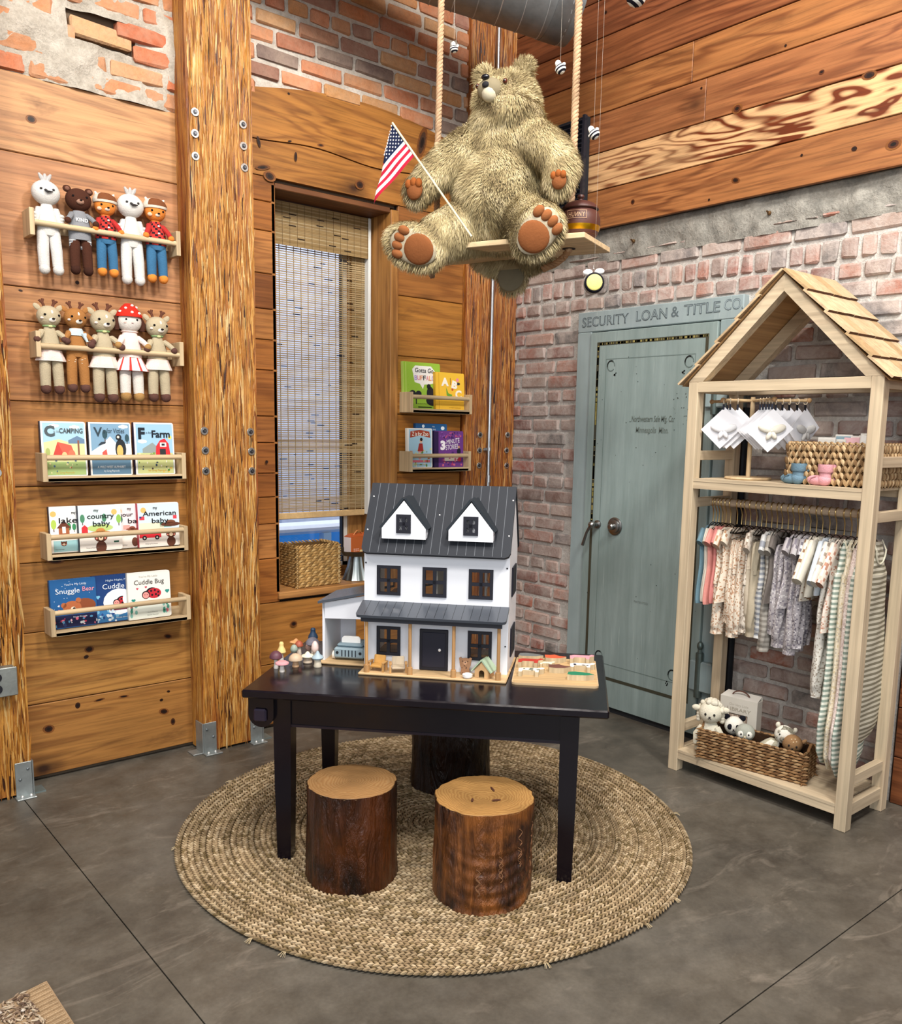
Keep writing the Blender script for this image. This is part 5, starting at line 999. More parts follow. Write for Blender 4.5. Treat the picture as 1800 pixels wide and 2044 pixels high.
# ================================================================== LOG STOOLS
def stool(label, x, y, r, H, seed, tone, top, hollow=False, rz=0.):
    t = thing('log_stool', label, 'stool', (x, y, .013), rz=rz); n = 96; nz = 60; v = []
    def rad(a, z): q = Vector((math.cos(a)*1.2+seed, math.sin(a)*1.2, z*2.0)); return r*(1+.07*mnoise.noise(q)+.035*mnoise.noise(q*3.1)+.022*mnoise.fractal(Vector((math.cos(a)*8+seed, math.sin(a)*8, z*6)), .7, 2, 4)+(.014*math.sin(z*150+3*math.sin(a*2))*max(0, math.cos(a-4.3)) if (hollow and z < .2) else 0)+.03*(1-z/H)**3+(.03 if hollow else .04)*max(0, math.cos(a-2.6-seed))*math.exp(-((z-.22)/.07)**2))
    for i in range(nz+1):
        z = H*i/nz
        for j in range(n): a = 2*PI*j/n; rr = rad(a, z); v.append((rr*math.cos(a), rr*math.sin(a), z-(.004 if i == nz else 0)*0))
    m = M().use('bark').add(v, [(i*n+j, i*n+(j+1) % n, (i+1)*n+(j+1) % n, (i+1)*n+j) for i in range(nz) for j in range(n)]+[tuple(range(n))[::-1]], tone, True, seed=seed*.1)
    m.build('bark_trunk', t)
    m = M().use('log_end'); v = []
    for k, (f, dz) in enumerate(((1.0, -.004), (.985, .001), (.8, .002), (.55, .002-(.004 if hollow else 0)), (.3, .002-(.010 if hollow else 0)), (.0, .001-(.012 if hollow else 0)))):
        for j in range(n): a = 2*PI*j/n; rr = rad(a, H)*f; v.append((rr*math.cos(a), rr*math.sin(a), H+dz))
    m.add(v, [(i*n+j, i*n+(j+1) % n, (i+1)*n+(j+1) % n, (i+1)*n+j) for i in range(5) for j in range(n)], top, True, seed=seed*.1); m.build('sawn_top', t)
    if hollow:
        for (a, q, s1) in ((-1.5, .30, 1), (.2, .42, 1.2), (2.9, .30, .8)):
            m = M().use('matte'); m.T = TR(r*q*math.cos(a), r*q*math.sin(a), H-.004, rz=a+.8); m.ell((0, 0, 0), (.016*s1, .004, .003), '#4a2412', 8, 6); m.build('heart_crack', t)
        for a in (3.7, 4.15, 4.6, 5.1):
            for k in range(3):
                z0 = random.uniform(.06, .22); pts = [((rad(a+.045*math.sin(i*1.3), z0+i*.007)+.0008)*math.cos(a+.045*math.sin(i*1.3)), (rad(a+.045*math.sin(i*1.3), z0+i*.007)+.0008)*math.sin(a+.045*math.sin(i*1.3)), z0+i*.007) for i in range(9)]; m = M().use('matte').tube(pts, .0016, '#7e5636', 5); m.build('bark_gallery', t)
    return t
stool('dark-barked log stool with pale sawn top, left of the front pair', 1.520, 2.325, .147, .322, 1.3, '#8a7a70', '#a68054', rz=.4)
stool('brown log stool with ridged, grooved bark and hollowed top, right front', 1.792, 1.975, .158, .322, 4.2, '#ffffff', '#b48a52', hollow=True, rz=.2)
stool('black-barked log stool standing behind under the table', 2.268, 2.715, .160, .318, 7.7, '#40383c', '#8a6238')
# ================================================================== DOLLHOUSE
HA = np.array([1.6695, 2.5216]); HANG = math.radians(-49.517)
t = thing('dollhouse', 'white wooden dollhouse with dark grey roof and porch on black table', 'dollhouse', (HA[0], HA[1], TH), rz=HANG)
WH, DK, BL = '#e4e6ec', '#2b2e34', '#0b0c1c'
m = M().use('pine_x').box(0, .53, 0, .345, 0, .009, '#e0bd8c', ch=.003); m.build('base_board', t)
F0, D0, D1 = .086, .086, .345
def wall_holes(m, x0, x1, z0, z1, y0, y1, holes, c):
    xs_ = sorted({x0, x1, *[q for hh in holes for q in hh[:2]]}); zs_ = sorted({z0, z1, *[q for hh in holes for q in hh[2:]]})
    for a, b in zip(xs_[:-1], xs_[1:]):
        run = None
        for p, q in zip(zs_[:-1], zs_[1:]):
            inside = any(hh[0]-1e-6 <= a and b <= hh[1]+1e-6 and hh[2]-1e-6 <= p and q <= hh[3]+1e-6 for hh in holes)
            if inside:
                if run: m.box(a, b, y0, y1, run[0], run[1], c)
                run = None
            else: run = (run[0] if run else p, q)
        if run: m.box(a, b, y0, y1, run[0], run[1], c)
WIN = [(.047, .134, .278, .385), (.214, .301, .278, .385), (.380, .467, .278, .385), (.047, .135, .056, .163), (.381, .467, .056, .163)]
m = M().use('paint'); wall_holes(m, 0, .524, .009, .440, D0, D0+.009, [(a+.004, b-.004, c+.004, d-.004) for a, b, c, d in WIN]+[(.21, .306, .012, .158)], WH); m.build('front_wall', t)
m = M().use('paint')
for x in (0, .515): m.poly  # side walls are pentagons
for (x0, x1, nm) in ((0, .009, 'side_wall'), (.515, .524, 'side_wall')):
    m = M().use('paint'); pts = [(D0+.009, .009), (D1, .009), (D1, .44), (.2155, .648), (D0+.009, .455)]
    m.T = frame((x0, 0, 0), (0, 1, 0), (0, 0, 1)); m.poly(pts, 0, .009, WH); m.build(nm, t)
m = M().use('paint').box(.009, .515, D0+.009, D1, .215, .222, '#e4ddd0').box(.009, .515, D0+.009, D1, .436, .442, '#e4ddd0').box(.26, .266, D0+.009, D1, .009, .436, '#dcd6cc'); m.build('inner_floors', t)
def winframe(name, a, b, c, d, y, par, blank=False):
    m = M().use('paint'); f = .011
    m.box(a, b, y-.004, y+.004, c, c+f, BL).box(a, b, y-.004, y+.004, d-f, d, BL).box(a, a+f, y-.004, y+.004, c+f, d-f, BL).box(b-f, b, y-.004, y+.004, c+f, d-f, BL)
    mx, mz = (a+b)/2, (c+d)/2
    m.box(mx-.006, mx+.006, y-.0035, y+.003, c+f, d-f, BL).box(a+f, b-f, y-.0035, y+.003, mz-.006, mz+.006, BL)
    o = m.build(name, par)
    if blank: M().use('paint').box(a+f*.5, b-f*.5, y+.001, y+.003, c+f*.5, d-f*.5, '#0a0b16').build('dark_pane', o)
    else: M().use('acrylic').box(a+f, b-f, y+.001, y+.002, c+f, d-f, '#fff').build('clear_pane', o)
for q in WIN: winframe('window', *q, D0-.001, t)
m = M().use('paint').box(.206, .310, D0-.006, D0+.006, .010, .161, BL, ch=.002).box(.216, .300, D0-.0075, D0-.005, .022, .150, '#111226', ch=.001); o = m.build('front_door', t)
M(TR(.281, D0-.012, .088)).use('gloss').ell((0, 0, 0), (.0055,)*3, '#f0f0f0', 12, 8).build('door_knob', o)
for x in (.028, .186, .342, .500):
    o = M(TR(x, .014, 0)).use('pine_z').tube([(0, 0, .009), (0, 0, .205)], .0062, '#cf9f68', 14).build('porch_post', t)
    M(TR(x, .014, 0)).use('pine_z').tube([(0, 0, .009), (0, 0, .036)], .0098, '#d3a26a', 16).build('post_foot', o)
# porch roof
def slab(m, x0, x1, ya, za, yb, zb, th, c, r=.012):
    ax = Vector((0, yb-ya, zb-za)); L = ax.length; m.T = frame((0, ya, za), (1, 0, 0), ax); w = [(x0+r, 0), (x1-r, 0), (x1-.3*r, .3*r), (x1, r), (x1, L), (x0, L), (x0, r), (x0+.3*r, .3*r)]; m.poly(w, -th/2, th/2, c); return L
def seams(m, x0, x1, n, L, th, c, y0=0.003):
    for i in range(1, n): x = x0+(x1-x0)*i/n; m.rect(x-.0008, x+.0008, y0, L, th/2+.0004, c)
m = M().use('gloss'); L = slab(m, -.006, .526, -.012, .216, D0+.002, .2500, .010, '#4b5058'); seams(m, -.006, .526, 17, L, .010, '#23262b'); o = m.build('porch_roof', t)
M().use('paint').box(.012, .512, -.004, .004, .196, .210, '#171a24').build('porch_beam', t)
# main roof
m = M().use('roof'); L = slab(m, -.004, .528, .055, .430, .2155, .666, .012, DK, .02); seams(m, -.004, .528, 17, L, .012, '#6a6e74', .004); m.build('front_roof', t)
m = M().use('roof'); slab(m, -.004, .528, .376, .430, .2155, .666, .012, DK); m.build('rear_roof', t)
m = M().use('gloss'); ax = Vector((0, .1605, .236)).normalized(); nn = Vector((0, -ax.z, ax.y))
for (x, f) in ((.010, .80), (.008, .32), (.262, .56), (.520, .80), (.517, .30)): p = Vector((x, .055, .430))+ax*L*f+nn*.007; mm = M(TR(*p)).use('gloss'); mm.ell((0, 0, 0), (.003, .0025, .003), '#f2f2f2', 8, 6); mm.build('screw_cap', t)
for (x, z) in ((.006, .392), (.006, .112), (.515, .392), (.515, .112)): M(TR(x, D0-.001, z)).use('dull_metal').ell((0, 0, 0), (.0032, .0015, .0032), '#4a4a50', 8, 6).build('screw', t)
for (xa, xb) in ((.070, .228), (.309, .466)):
    xm = (xa+xb)/2; yf = .068
    m = M(frame((0, yf, 0), (1, 0, 0), (0, 0, 1))).use('paint'); m.poly([(xa, .485), (xb, .485), (xb, .522), (xm, .620), (xa, .522)], 0, .008, WH); m.T = Matrix.Identity(4); m.box(xa, xa+.007, yf, .13, .488, .522, WH).box(xb-.007, xb, yf, .13, .488, .522, WH); d = m.build('dormer', t)
    mm = M().use('roof')
    for s in (-1, 1):
        e = (xa-.004, .519) if s < 0 else (xb+.004, .519); u = Vector((xm-e[0], 0, .626-e[1])); Lh = u.length; un = u.normalized(); nv = Vector((-un.z, 0, un.x)) if s < 0 else Vector((un.z, 0, -un.x))
        if nv.z < 0: nv = -nv
        p = [Vector((e[0], yf-.006, e[1])), Vector((xm, yf-.006, .626)), Vector((xm, .190, .626)), Vector((e[0], .118, e[1]))]
        mm.add([q[:] for q in p]+[(q+nv*.008)[:] for q in p], [(0, 1, 2, 3), (7, 6, 5, 4), (0, 4, 5, 1), (1, 5, 6, 2), (2, 6, 7, 3), (3, 7, 4, 0)], '#2c3238')
    mm.build('dormer_roof', d)
    winframe('dormer_window', xm-.026, xm+.026, .506, .572, yf-.009, d, True)
for (za, zb) in ((.056, .163), (.278, .385)):
    m = M().use('paint').box(.5245, .530, .155, .275, za, zb, BL, ch=.002); m.build('side_shutter', t)
# interior bits
m = M().use('paint').box(.03, .12, .20, .26, .010, .05, '#b58a54').box(.33, .45, .22, .30, .222, .25, '#caa070').box(.06, .14, .2, .3, .222, .262, '#8a5a34'); m.build('inside_furniture', t)
# garage wing, a part of the house
GD = .135
m = M().use('pine_x').box(-.185, -.004, GD-.03, .335, 0, .009, '#e0bd8c', ch=.003); m.build('garage_base', t)
m = M().use('paint'); m.box(-.174, -.165, GD, .335, .009, .226, WH); m.T = frame((0, GD, 0), (1, 0, 0), (0, 0, 1)); m.poly([(-.165, .168), (0, .172), (0, .262), (-.174, .226)], -.009, 0, WH); m.T = frame((0, .335, 0), (1, 0, 0), (0, 0, 1)); m.poly([(-.165, .165), (-.10, .165), (-.10, .009), (0, .009)][:0] or [(-.165, .009), (-.105, .009), (-.105, .24), (-.165, .228)], -.009, 0, WH); m.build('garage_walls', t)
m = M().use('gloss'); v = [(-.186, GD-.018, .226), (0, GD-.018, .268), (0, .345, .268), (-.186, .345, .226)]; m.add(v+[(a, b, c+.009) for a, b, c in v], [(0, 3, 2, 1), (4, 5, 6, 7), (0, 1, 5, 4), (1, 2, 6, 5), (2, 3, 7, 6), (3, 0, 4, 7)], '#4b5058')
for i in range(1, 15): y = GD-.018+i*.0152; m.add([(-.184, y, .2358), (0, y, .2776), (0, y+.0015, .2776), (-.184, y+.0015, .2358)], [(0, 1, 2, 3)], '#24272c')
m.build('garage_roof', t)
def onT(x, y, z=0.): p = at(x, y, 2, TH+z); return float(p[0]), float(p[1])
def hpt(u, n, z): c_, s_ = math.cos(HANG), math.sin(HANG); return (HA[0]+u*c_-n*s_, HA[1]+u*s_+n*c_, TH+z)
# toy car
t = thing('toy_car', 'blue-grey wooden toy car parked in the dollhouse garage', 'toy car', hpt(-.075, .175, .0095), rz=HANG)
m = M().use('silicone').box(-.058, .058, -.035, .075, .008, .048, '#8fa3ac', ch=.006).box(-.050, .050, -.025, .065, .048, .062, '#7e939d', ch=.008); m.build('car_body', t)
m = M(frame((0, .0, .060), (1, 0, 0), (0, 0, 1))).use('paint'); m.poly([(-.036, 0), (.036, 0), (.036, .008)]+[(.024+.012*math.cos(a), .012+.014*math.sin(a)) for a in np.linspace(0, PI/2, 6)]+[(-.024-.012*math.sin(a), .012+.014*math.cos(a)) for a in np.linspace(0, PI/2, 6)], -.004, .004, '#eceae6'); m.build('windscreen', t)
for k in range(5): M().use('paint').box(-.026+k*.013-.002, -.026+k*.013+.002, -.0362, -.034, .016, .040, '#1a2430').build('grille_slot', t)
for x in (-.044, .044): M(frame((x, -.0355, .030), (1, 0, 0), (0, 0, 1))).use('paint').lathe([(0, 0), (.0055, 0), (.0055, .0015), (0, .0015)], '#10141c', 14).build('headlight', t)
for x in (-.062, .062):
    for y in (-.012, .052): M(TR(x, y, .015)).use('paint').lathe([(0, -.005), (.015, -.005), (.015, .005), (0, .005)], '#e8e0d4', 18, ax='x').build('wheel', t)
# porch things
def armchair(label, u, n, rz, cc, tan):
    t = thing('toy_armchair', label, 'toy chair', hpt(u, n, .0095), rz=HANG+rz)
    M(TR(rx=-.25, y=.014, z=.016)).use('pine_z').box(-.022, .022, -.003, .003, .0, .036, cc, ch=.002).build('backrest', t)
    M(TR(rx=.12, z=.018)).use('pine_x').box(-.022, .022, -.020, .016, -.002, .004, shade(cc, .95), ch=.001).build('seat', t)
    for s in (-1, 1):
        M().use('pine_x').box(s*.028-.005, s*.028+.005, -.022, .018, .029, .034, tan, ch=.001).build('armrest', t)
        for y in (-.018, .012): M().use('pine_z').box(s*.028-.0035, s*.028+.0035, y-.0035, y+.0035, 0, .029, tan).build('leg', t)
armchair('tiny orange-backed wooden armchair on dollhouse porch, nearest garage', .062, .045, -.15, '#e8b060', '#d8a868')
armchair('tiny pale-backed wooden armchair on dollhouse porch beside the first post from door', .118+.02, .040, .25, '#ecd8b8', '#d6a468')
t = thing('toy_bear_figure', 'flat wooden toy bear with dark spots standing on dollhouse porch', 'toy bear', hpt(.378, .056, .0095), rz=HANG)
m = M(frame((0, 0, 0), (1, 0, 0), (0, 0, 1))).use('paint'); bo = [(-.012, 0), (.012, 0), (.016, .010), (.014, .022), (.019, .034), (.021, .050), (.023, .060), (.016, .063), (.012, .058), (0, .060), (-.012, .058), (-.016, .063), (-.023, .060), (-.021, .050), (-.019, .034), (-.014, .022), (-.016, .010)]
m.poly(bo, -.004, .004, '#a57a58'); m.build('wooden_body', t); m = M(frame((0, -.0044, 0), (1, 0, 0), (0, 0, 1))).use('paint'); blobs(m, 9, -.012, .012, .006, .05, .0012, .0024, 0, ['#3a1e18']); m.disc(0, .044, .007, .0002, '#c79a78'); m.disc(0, .046, .002, .0004, '#2a1614'); m.disc(-.009, .050, .0018, .0004, '#2a1614'); m.disc(.009, .050, .0018, .0004, '#2a1614'); m.build('painted_spots', t)
t = thing('toy_bowl', 'tiny white round bowl on dollhouse porch by kennel', 'toy bowl', hpt(.392, .018, .0095), rz=HANG)
M().use('gloss').lathe([(0, 0), (.014, 0), (.018, .005), (.018, .013), (.014, .015), (.010, .010), (0, .009)], '#f0efec', 24).build('bowl', t)
t = thing('toy_kennel', 'tiny wooden dog kennel with sage green roof on dollhouse porch', 'toy kennel', hpt(.447, .048, .0095), rz=HANG-.25)
m = M(frame((0, -.024, 0), (1, 0, 0), (0, 0, 1))).use('pine_z'); arch = [(.010*math.cos(a), .018+.010*math.sin(a)) for a in np.linspace(0, PI, 9)]
m.flat([(-.026, 0), (-.010, 0)]+arch[::-1]+[(.010, 0), (.026, 0), (.026, .030), (0, .058), (-.026, .030)], .0005, '#e2b884'); m.T = Matrix.Identity(4)
for s in (-1, 1): m.box(s*.026-.001, s*.026+.001, -.0235, .024, 0, .030, '#dcb07c')
m.T = frame((0, .024, 0), (1, 0, 0), (0, 0, 1)); m.poly([(-.026, 0), (.026, 0), (.026, .03), (0, .058), (-.026, .03)], -.002, 0, '#7a5a3c'); m.build('kennel_walls', t)
for s in (-1, 1):
    m = M().use('silicone'); e = Vector((s*.036, 0, .021)); r = Vector((0, 0, .062)); q = [(e.x, -.030), (0, -.030), (0, .030), (e.x, .030)]; zs_ = [e.z, r.z, r.z, e.z]; v = [(a, b, z) for (a, b), z in zip(q, zs_)]; m.add(v+[(a+s*.003, b, z+.004) for a, b, z in v], [(0, 1, 2, 3), (4, 5, 6, 7), (0, 1, 5, 4), (1, 2, 6, 5), (2, 3, 7, 6), (3, 0, 4, 7)], '#a9bfa2'); m.build('roof_panel', t)
# ================================================================== MUSHROOMS
CAPS = dict(dome=[(.0, 0), (.7, -.02), (1., .12), (.98, .35), (.8, .65), (.45, .9), (0, 1)], flat=[(0, 0), (.75, 0), (1, .25), (.96, .6), (.6, .95), (.3, .9), (0, .86)], hat=[(0, 0), (.8, 0), (1., .18), (.85, .38), (.45, .55), (.28, .8), (.14, .96), (0, 1)],
            bulb=[(0, 0), (.8, 0), (1, .10), (.88, .32), (.55, .55), (.48, .72), (.52, .85), (.36, .97), (0, 1)], egg=[(0, 0), (.5, .02), (.9, .2), (1, .4), (.85, .68), (.5, .9), (0, 1)])
def mushroom(label, bx, by, H, r, ch, kind, c, sr, sc='#dccdbc', tilt=0):
    x, y = onT(bx, by) if by else bx
    t = thing('toy_mushroom', label, 'toy mushroom', (x, y, TH), ry=tilt)
    M().use('silicone').lathe([(0, 0), (sr*.95, 0), (sr*1.05, .004), (sr*.85, (H-ch)*.5), (sr*.8, H-ch+.002), (0, H-ch+.002)], sc, 18).build('stem', t)
    M(TR(0, 0, H-ch)).use('silicone').lathe([(a*r, b*ch) for a, b in CAPS[kind]], c, 24).build('cap', t)
mushroom('toy mushroom with dark plum domed cap', 551, 1334, .066, .0235, .030, 'dome', '#5c3440', .0085, '#d6cfc8')
mushroom('toy mushroom with flat dusty pink cap, foremost of the cluster', 563, 1341, .040, .0245, .0135, 'flat', '#d79aa0', .0095, '#e2dad2')
mushroom('toy mushroom with pale yellow bulb-topped cap behind the plum one', 562, 1319, .074, .0165, .045, 'bulb', '#e8cc86', .008, '#e2dad2')
mushroom('toy mushroom with sandy beige ball cap and tan stem', 590, 1331, .051, .0255, .028, 'dome', '#c3ab8e', .0125, '#c9a078')
mushroom('toy mushroom with ivory pointed disc cap', 614, 1323, .044, .0245, .022, 'hat', '#e5dfc4', .0165, '#c4b29c')
mushroom('toy mushroom with pale blue pointed brim cap beside the garage', 634, 1331, .061, .022, .032, 'hat', '#9fb3bd', .0145, '#d9ceb8')
mushroom('toy mushroom with small sage green pointed egg cap', 587, 1316, .058, .0145, .032, 'egg', '#93a094', .007)
mushroom('toy mushroom with rust red rounded cap and cream stem', 597, 1311, .064, .0165, .024, 'dome', '#a4523a', .010, '#dfcfbc')
mushroom('toy mushroom with floppy peach brimmed cap behind rust one', 588, 1308, .066, .024, .020, 'hat', '#d79a66', .007, tilt=.12)
mushroom('toy mushroom with slate grey floppy cap in back row', 624, 1312, .079, .026, .030, 'dome', '#74727e', .007)
mushroom('toy mushroom with tall pinkish-white egg cap', 629, 1318, .076, .0145, .046, 'egg', '#ddc6c0', .006, '#cfc2b4')
mushroom('toy mushroom with small dusty rose egg cap behind grey cap', 616, 1308, .052, .0125, .034, 'egg', '#b99488', .006)
mushroom('tallest toy mushroom with navy blue bulb-topped cap', 625, 1303, .100, .0195, .044, 'bulb', '#1f3a56', .006)
# ================================================================== PUZZLE
PA = HANG-.02; pc = at(1108, 1344, 2, TH)
t = thing('puzzle_board', 'pale wooden animal puzzle board at right end of black table', 'puzzle', hpt(.690, .186, 0), rz=HANG+.045); pr = t
def rr(w, h, r, n=5): return [(sx*(w-r)+r*math.cos(a), sy*(h-r)+r*math.sin(a)) for sx, sy, a0 in ((1, 1, 0), (-1, 1, PI/2), (-1, -1, PI), (1, -1, 3*PI/2)) for a in np.linspace(a0, a0+PI/2, n)]
M().use('pine_x').poly(rr(.150, .176, .018), 0, .007, '#dcbf94').build('board', t)
M(TR(z=.0072)).use('pine_x').poly(rr(.146, .172, .016), 0, .0008, '#d9b684').build('recessed_top', t)
quad = [(-.045, -.022), (-.033, -.022), (-.030, -.006), (.012, -.006), (.014, -.022), (.026, -.022), (.028, .004), (.044, .012), (.046, .022), (.034, .026), (.026, .018), (-.030, .018), (-.046, .010)]
long_ = [(-.046, -.012), (-.030, -.018), (.020, -.016), (.048, -.004), (.030, .006), (.010, .012), (-.020, .016), (-.042, .010)]
bird = [(-.034, -.016), (-.012, -.022), (.02, -.018), (.044, .0), (.02, .004), (0, .018), (-.018, .012), (-.038, .012)]
def piece(label, u, n, shape, base, top, sx=1, rz=0, h=.020, sp=None):
    t = thing('animal_puzzle_piece', label, 'puzzle piece', (0, 0, 0)); 
    loc = pr.matrix_world if False else None
    a = HANG+.045; ox, oy, oz = hpt(.690, .186, .0082); t.location = (ox+u*math.cos(a)-n*math.sin(a), oy+u*math.sin(a)+n*math.cos(a), oz); t.rotation_euler = (0, 0, a+rz)
    s = [(x*sx, y*1.35) for x, y in shape]
    if sx < 0: s = s[::-1]
    M().use('pine_z').poly(s, 0, h, base).build('wooden_body', t)
    m = M().use('paint'); m.poly(s, h, h+.0006, top)
    if sp: blobs(m, 5, -.03*1, .03, -.006, .014, .004, .008, h+.001, [sp])
    m.build('painted_top', t)
bw = '#dcc9a4'
piece('grey animal puzzle piece in the far left corner of board', -.095, .135, long_, bw, '#6e7474')
piece('orange-red bird puzzle piece, middle of the far row', -.005, .125, bird, bw, '#d05a38')
piece('pink pig puzzle piece in the far right corner', .098, .120, quad, bw, '#e89aa6', h=.024)
piece('red fox puzzle piece with dark nose at left side', -.092, .040, quad, bw, '#b5382c', h=.022)
piece('brown monkey puzzle piece at the board centre', .012, -.010, bird, bw, '#6a4238')
piece('black and white cow puzzle piece at right side', .098, .020, quad, bw, '#f0ece2', sp='#20203a', h=.020)
piece('plain cream sheep puzzle piece at the near left', -.085, -.070, quad, bw, '#ece6d6', sp='#5f6a5c', h=.018)
piece('green crocodile puzzle piece at the near right corner', .088, -.095, long_, bw, '#1f7a58')
piece('small pale lion puzzle piece behind the brown one', -.030, .055, [(x*.6, y*.7) for x, y in quad], bw, '#efe2c6', h=.012)
# ================================================================== HOUSE-SHAPED RACK
X0, X1, Y0, Y1 = 3.165, 3.515, 1.433, 2.254; pw = .047; PC = '#dcc8a8'
rk = thing('garment_rack', 'pale pine house-shaped garment rack with shingled gable roof', 'rack', ((X0+X1)/2, (Y0+Y1)/2, 0)); ROX, ROY = (X0+X1)/2, (Y0+Y1)/2
RT = TR(-ROX, -ROY, 0)
for x in (X0, X1-pw):
    for y in (Y0, Y1-pw): M(RT).use('pine_z').box(x, x+pw, y, y+pw, 0, 1.715, PC, ch=.002).build('post', rk)
for x in (X0, X1-pw): M(RT).use('pine_y').box(x, x+pw, Y0+pw, Y1-pw, 1.672, 1.715, PC, ch=.0015).build('top_beam', rk)
for y in (Y0+.008, Y1-pw+.008):
    for (a, b) in ((.172, .214), (1.388, 1.428), (1.186, 1.225), (1.672, 1.715), (.05, .10)): M(RT).use('pine_x').box(X0+pw, X1-pw, y, y+.03, a, b, shade(PC, .97), ch=.0015).build('side_rail', rk)
for z in (.058, 1.268):
    hh = .043
    m = M(RT).use('pine_y'); m.box(X0+.004, X0+.024, Y0+pw, Y1-pw, z, z+hh-.0125, PC).box(X1-.026, X1-.008, Y0+pw, Y1-pw, z, z+hh-.0125, PC); m.box(X0+.002, X1-.004, Y0+pw, Y1-pw, z+hh-.012, z+hh, shade(PC, .93)); m.build('shelf', rk)
M(RT).use('pine_y').tube([(3.33, Y0+.01, 1.205), (3.33, Y1-.01, 1.205)], .0165, '#d8c0a4', 18).build('hanging_rod', rk)
ym = (Y0+Y1)/2; ap = 2.113
for x in (X0, X1-pw):
    for s in (-1, 1):
        e = ym+s*(Y1-ym); L = math.hypot(ap-1.715, Y1-ym); u = Vector((0, ym-e, ap-1.715)).normalized(); m = M().use('pine_y'); m.T = RT
        # rafter with plumb cut at the ridge
        a_ = math.atan2(ap-1.715, Y1-ym); dz = pw/math.cos(a_)
        v = [(x, e, 1.715), (x, ym, ap), (x, ym, ap-dz), (x, e-s*(dz/math.tan(a_)) , 1.715)]; v2 = [(x+pw, *q[1:]) for q in v]
        m.add(v+v2, [(0, 1, 2, 3), (7, 6, 5, 4), (0, 4, 5, 1), (1, 5, 6, 2), (2, 6, 7, 3), (3, 7, 4, 0)], PC if s < 0 else shade(PC, 1.03)); m.build('rafter', rk)
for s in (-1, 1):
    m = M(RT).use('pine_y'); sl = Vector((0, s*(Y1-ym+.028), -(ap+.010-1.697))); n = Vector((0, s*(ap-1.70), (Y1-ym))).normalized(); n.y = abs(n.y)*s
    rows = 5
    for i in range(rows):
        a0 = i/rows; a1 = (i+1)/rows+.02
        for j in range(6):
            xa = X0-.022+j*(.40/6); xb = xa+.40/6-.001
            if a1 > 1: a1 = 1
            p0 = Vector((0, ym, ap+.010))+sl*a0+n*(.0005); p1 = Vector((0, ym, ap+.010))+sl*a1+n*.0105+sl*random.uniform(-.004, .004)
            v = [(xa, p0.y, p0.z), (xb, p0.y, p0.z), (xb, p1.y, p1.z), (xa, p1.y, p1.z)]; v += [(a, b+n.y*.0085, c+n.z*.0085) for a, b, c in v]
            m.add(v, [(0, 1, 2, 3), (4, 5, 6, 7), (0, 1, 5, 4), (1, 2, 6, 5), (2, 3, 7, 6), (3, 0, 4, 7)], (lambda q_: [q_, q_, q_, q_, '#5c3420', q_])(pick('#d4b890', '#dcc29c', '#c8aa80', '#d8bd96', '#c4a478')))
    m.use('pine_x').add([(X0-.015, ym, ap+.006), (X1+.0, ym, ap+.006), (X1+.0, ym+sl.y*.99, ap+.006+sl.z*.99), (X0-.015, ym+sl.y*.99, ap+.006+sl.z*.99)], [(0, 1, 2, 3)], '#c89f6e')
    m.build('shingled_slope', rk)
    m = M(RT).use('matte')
    for i in range(1, rows): p = Vector((0, ym, ap+.010))+sl*(i/rows+.020)+n*.0040; m.box(X0-.020, X1+.016, p.y-.003, p.y+.003, p.z-.006, p.z+.004, '#4a2c1c')  # dark strips paint in the shade between shingle rows
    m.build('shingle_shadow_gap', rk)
# ---- clothes
FL = dict(plain=None)
def pat(kind, c1, c2, c3=None):
    if kind == 'plain': return lambda i, j: c1
    if kind == 'stripe': return lambda i, j: c1 if i % 4 < 2 else c2
    if kind == 'rib': return lambda i, j: c1 if j % 2 else shade(c1, .86)
    def f(i, j):
        r = random.random(); return c1 if r < .70 else (c2 if r < .88 else (c3 or c2))
    return f
HY = 3.33; RZ = 1.205
def sleeve(m, x0, z0, x1, z1, r0, r1, cf, k=5, yy=0):
    rows = []
    a = Vector((x0, yy, z0)); b = Vector((x1, yy-.004, z1)); d = (b-a).normalized(); per = Vector((-d.z, 0, d.x)); n = 12; v = []
    for i in range(k+1):
        p = a+(b-a)*(i/k); r = r0+(r1-r0)*i/k
        for j in range(n): t_ = 2*PI*j/n; v.append((p+per*r*math.cos(t_)+Vector((0, 1, 0))*r*.55*math.sin(t_))[:])
    m.add(v, [(i*n+j, i*n+(j+1) % n, (i+1)*n+(j+1) % n, (i+1)*n+j) for i in range(k) for j in range(n)], [cf(i, j) for i in range(k) for j in range(n)], True)
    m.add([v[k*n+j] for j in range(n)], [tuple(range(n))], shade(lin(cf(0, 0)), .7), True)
def body(m, zt, zb, prof, cf, dz=.0055, d=.017, n=34, x0=0, rip=.18, rk_=5):
    """prof: list of (frac, halfwidth)"""
    k = max(4, int((zt-zb)/dz)); rows = []
    for i in range(k+1): f = i/k; w_ = np.interp(f, [p[0] for p in prof], [p[1] for p in prof]); rows.append((x0+.003*math.sin(i*.11+rip*30), .002*math.sin(i*.15), zt+(zb-zt)*f, w_, d*(.55+.45*min(1, f*3))))
    m.loft(rows, cf, n, rip, rk_)
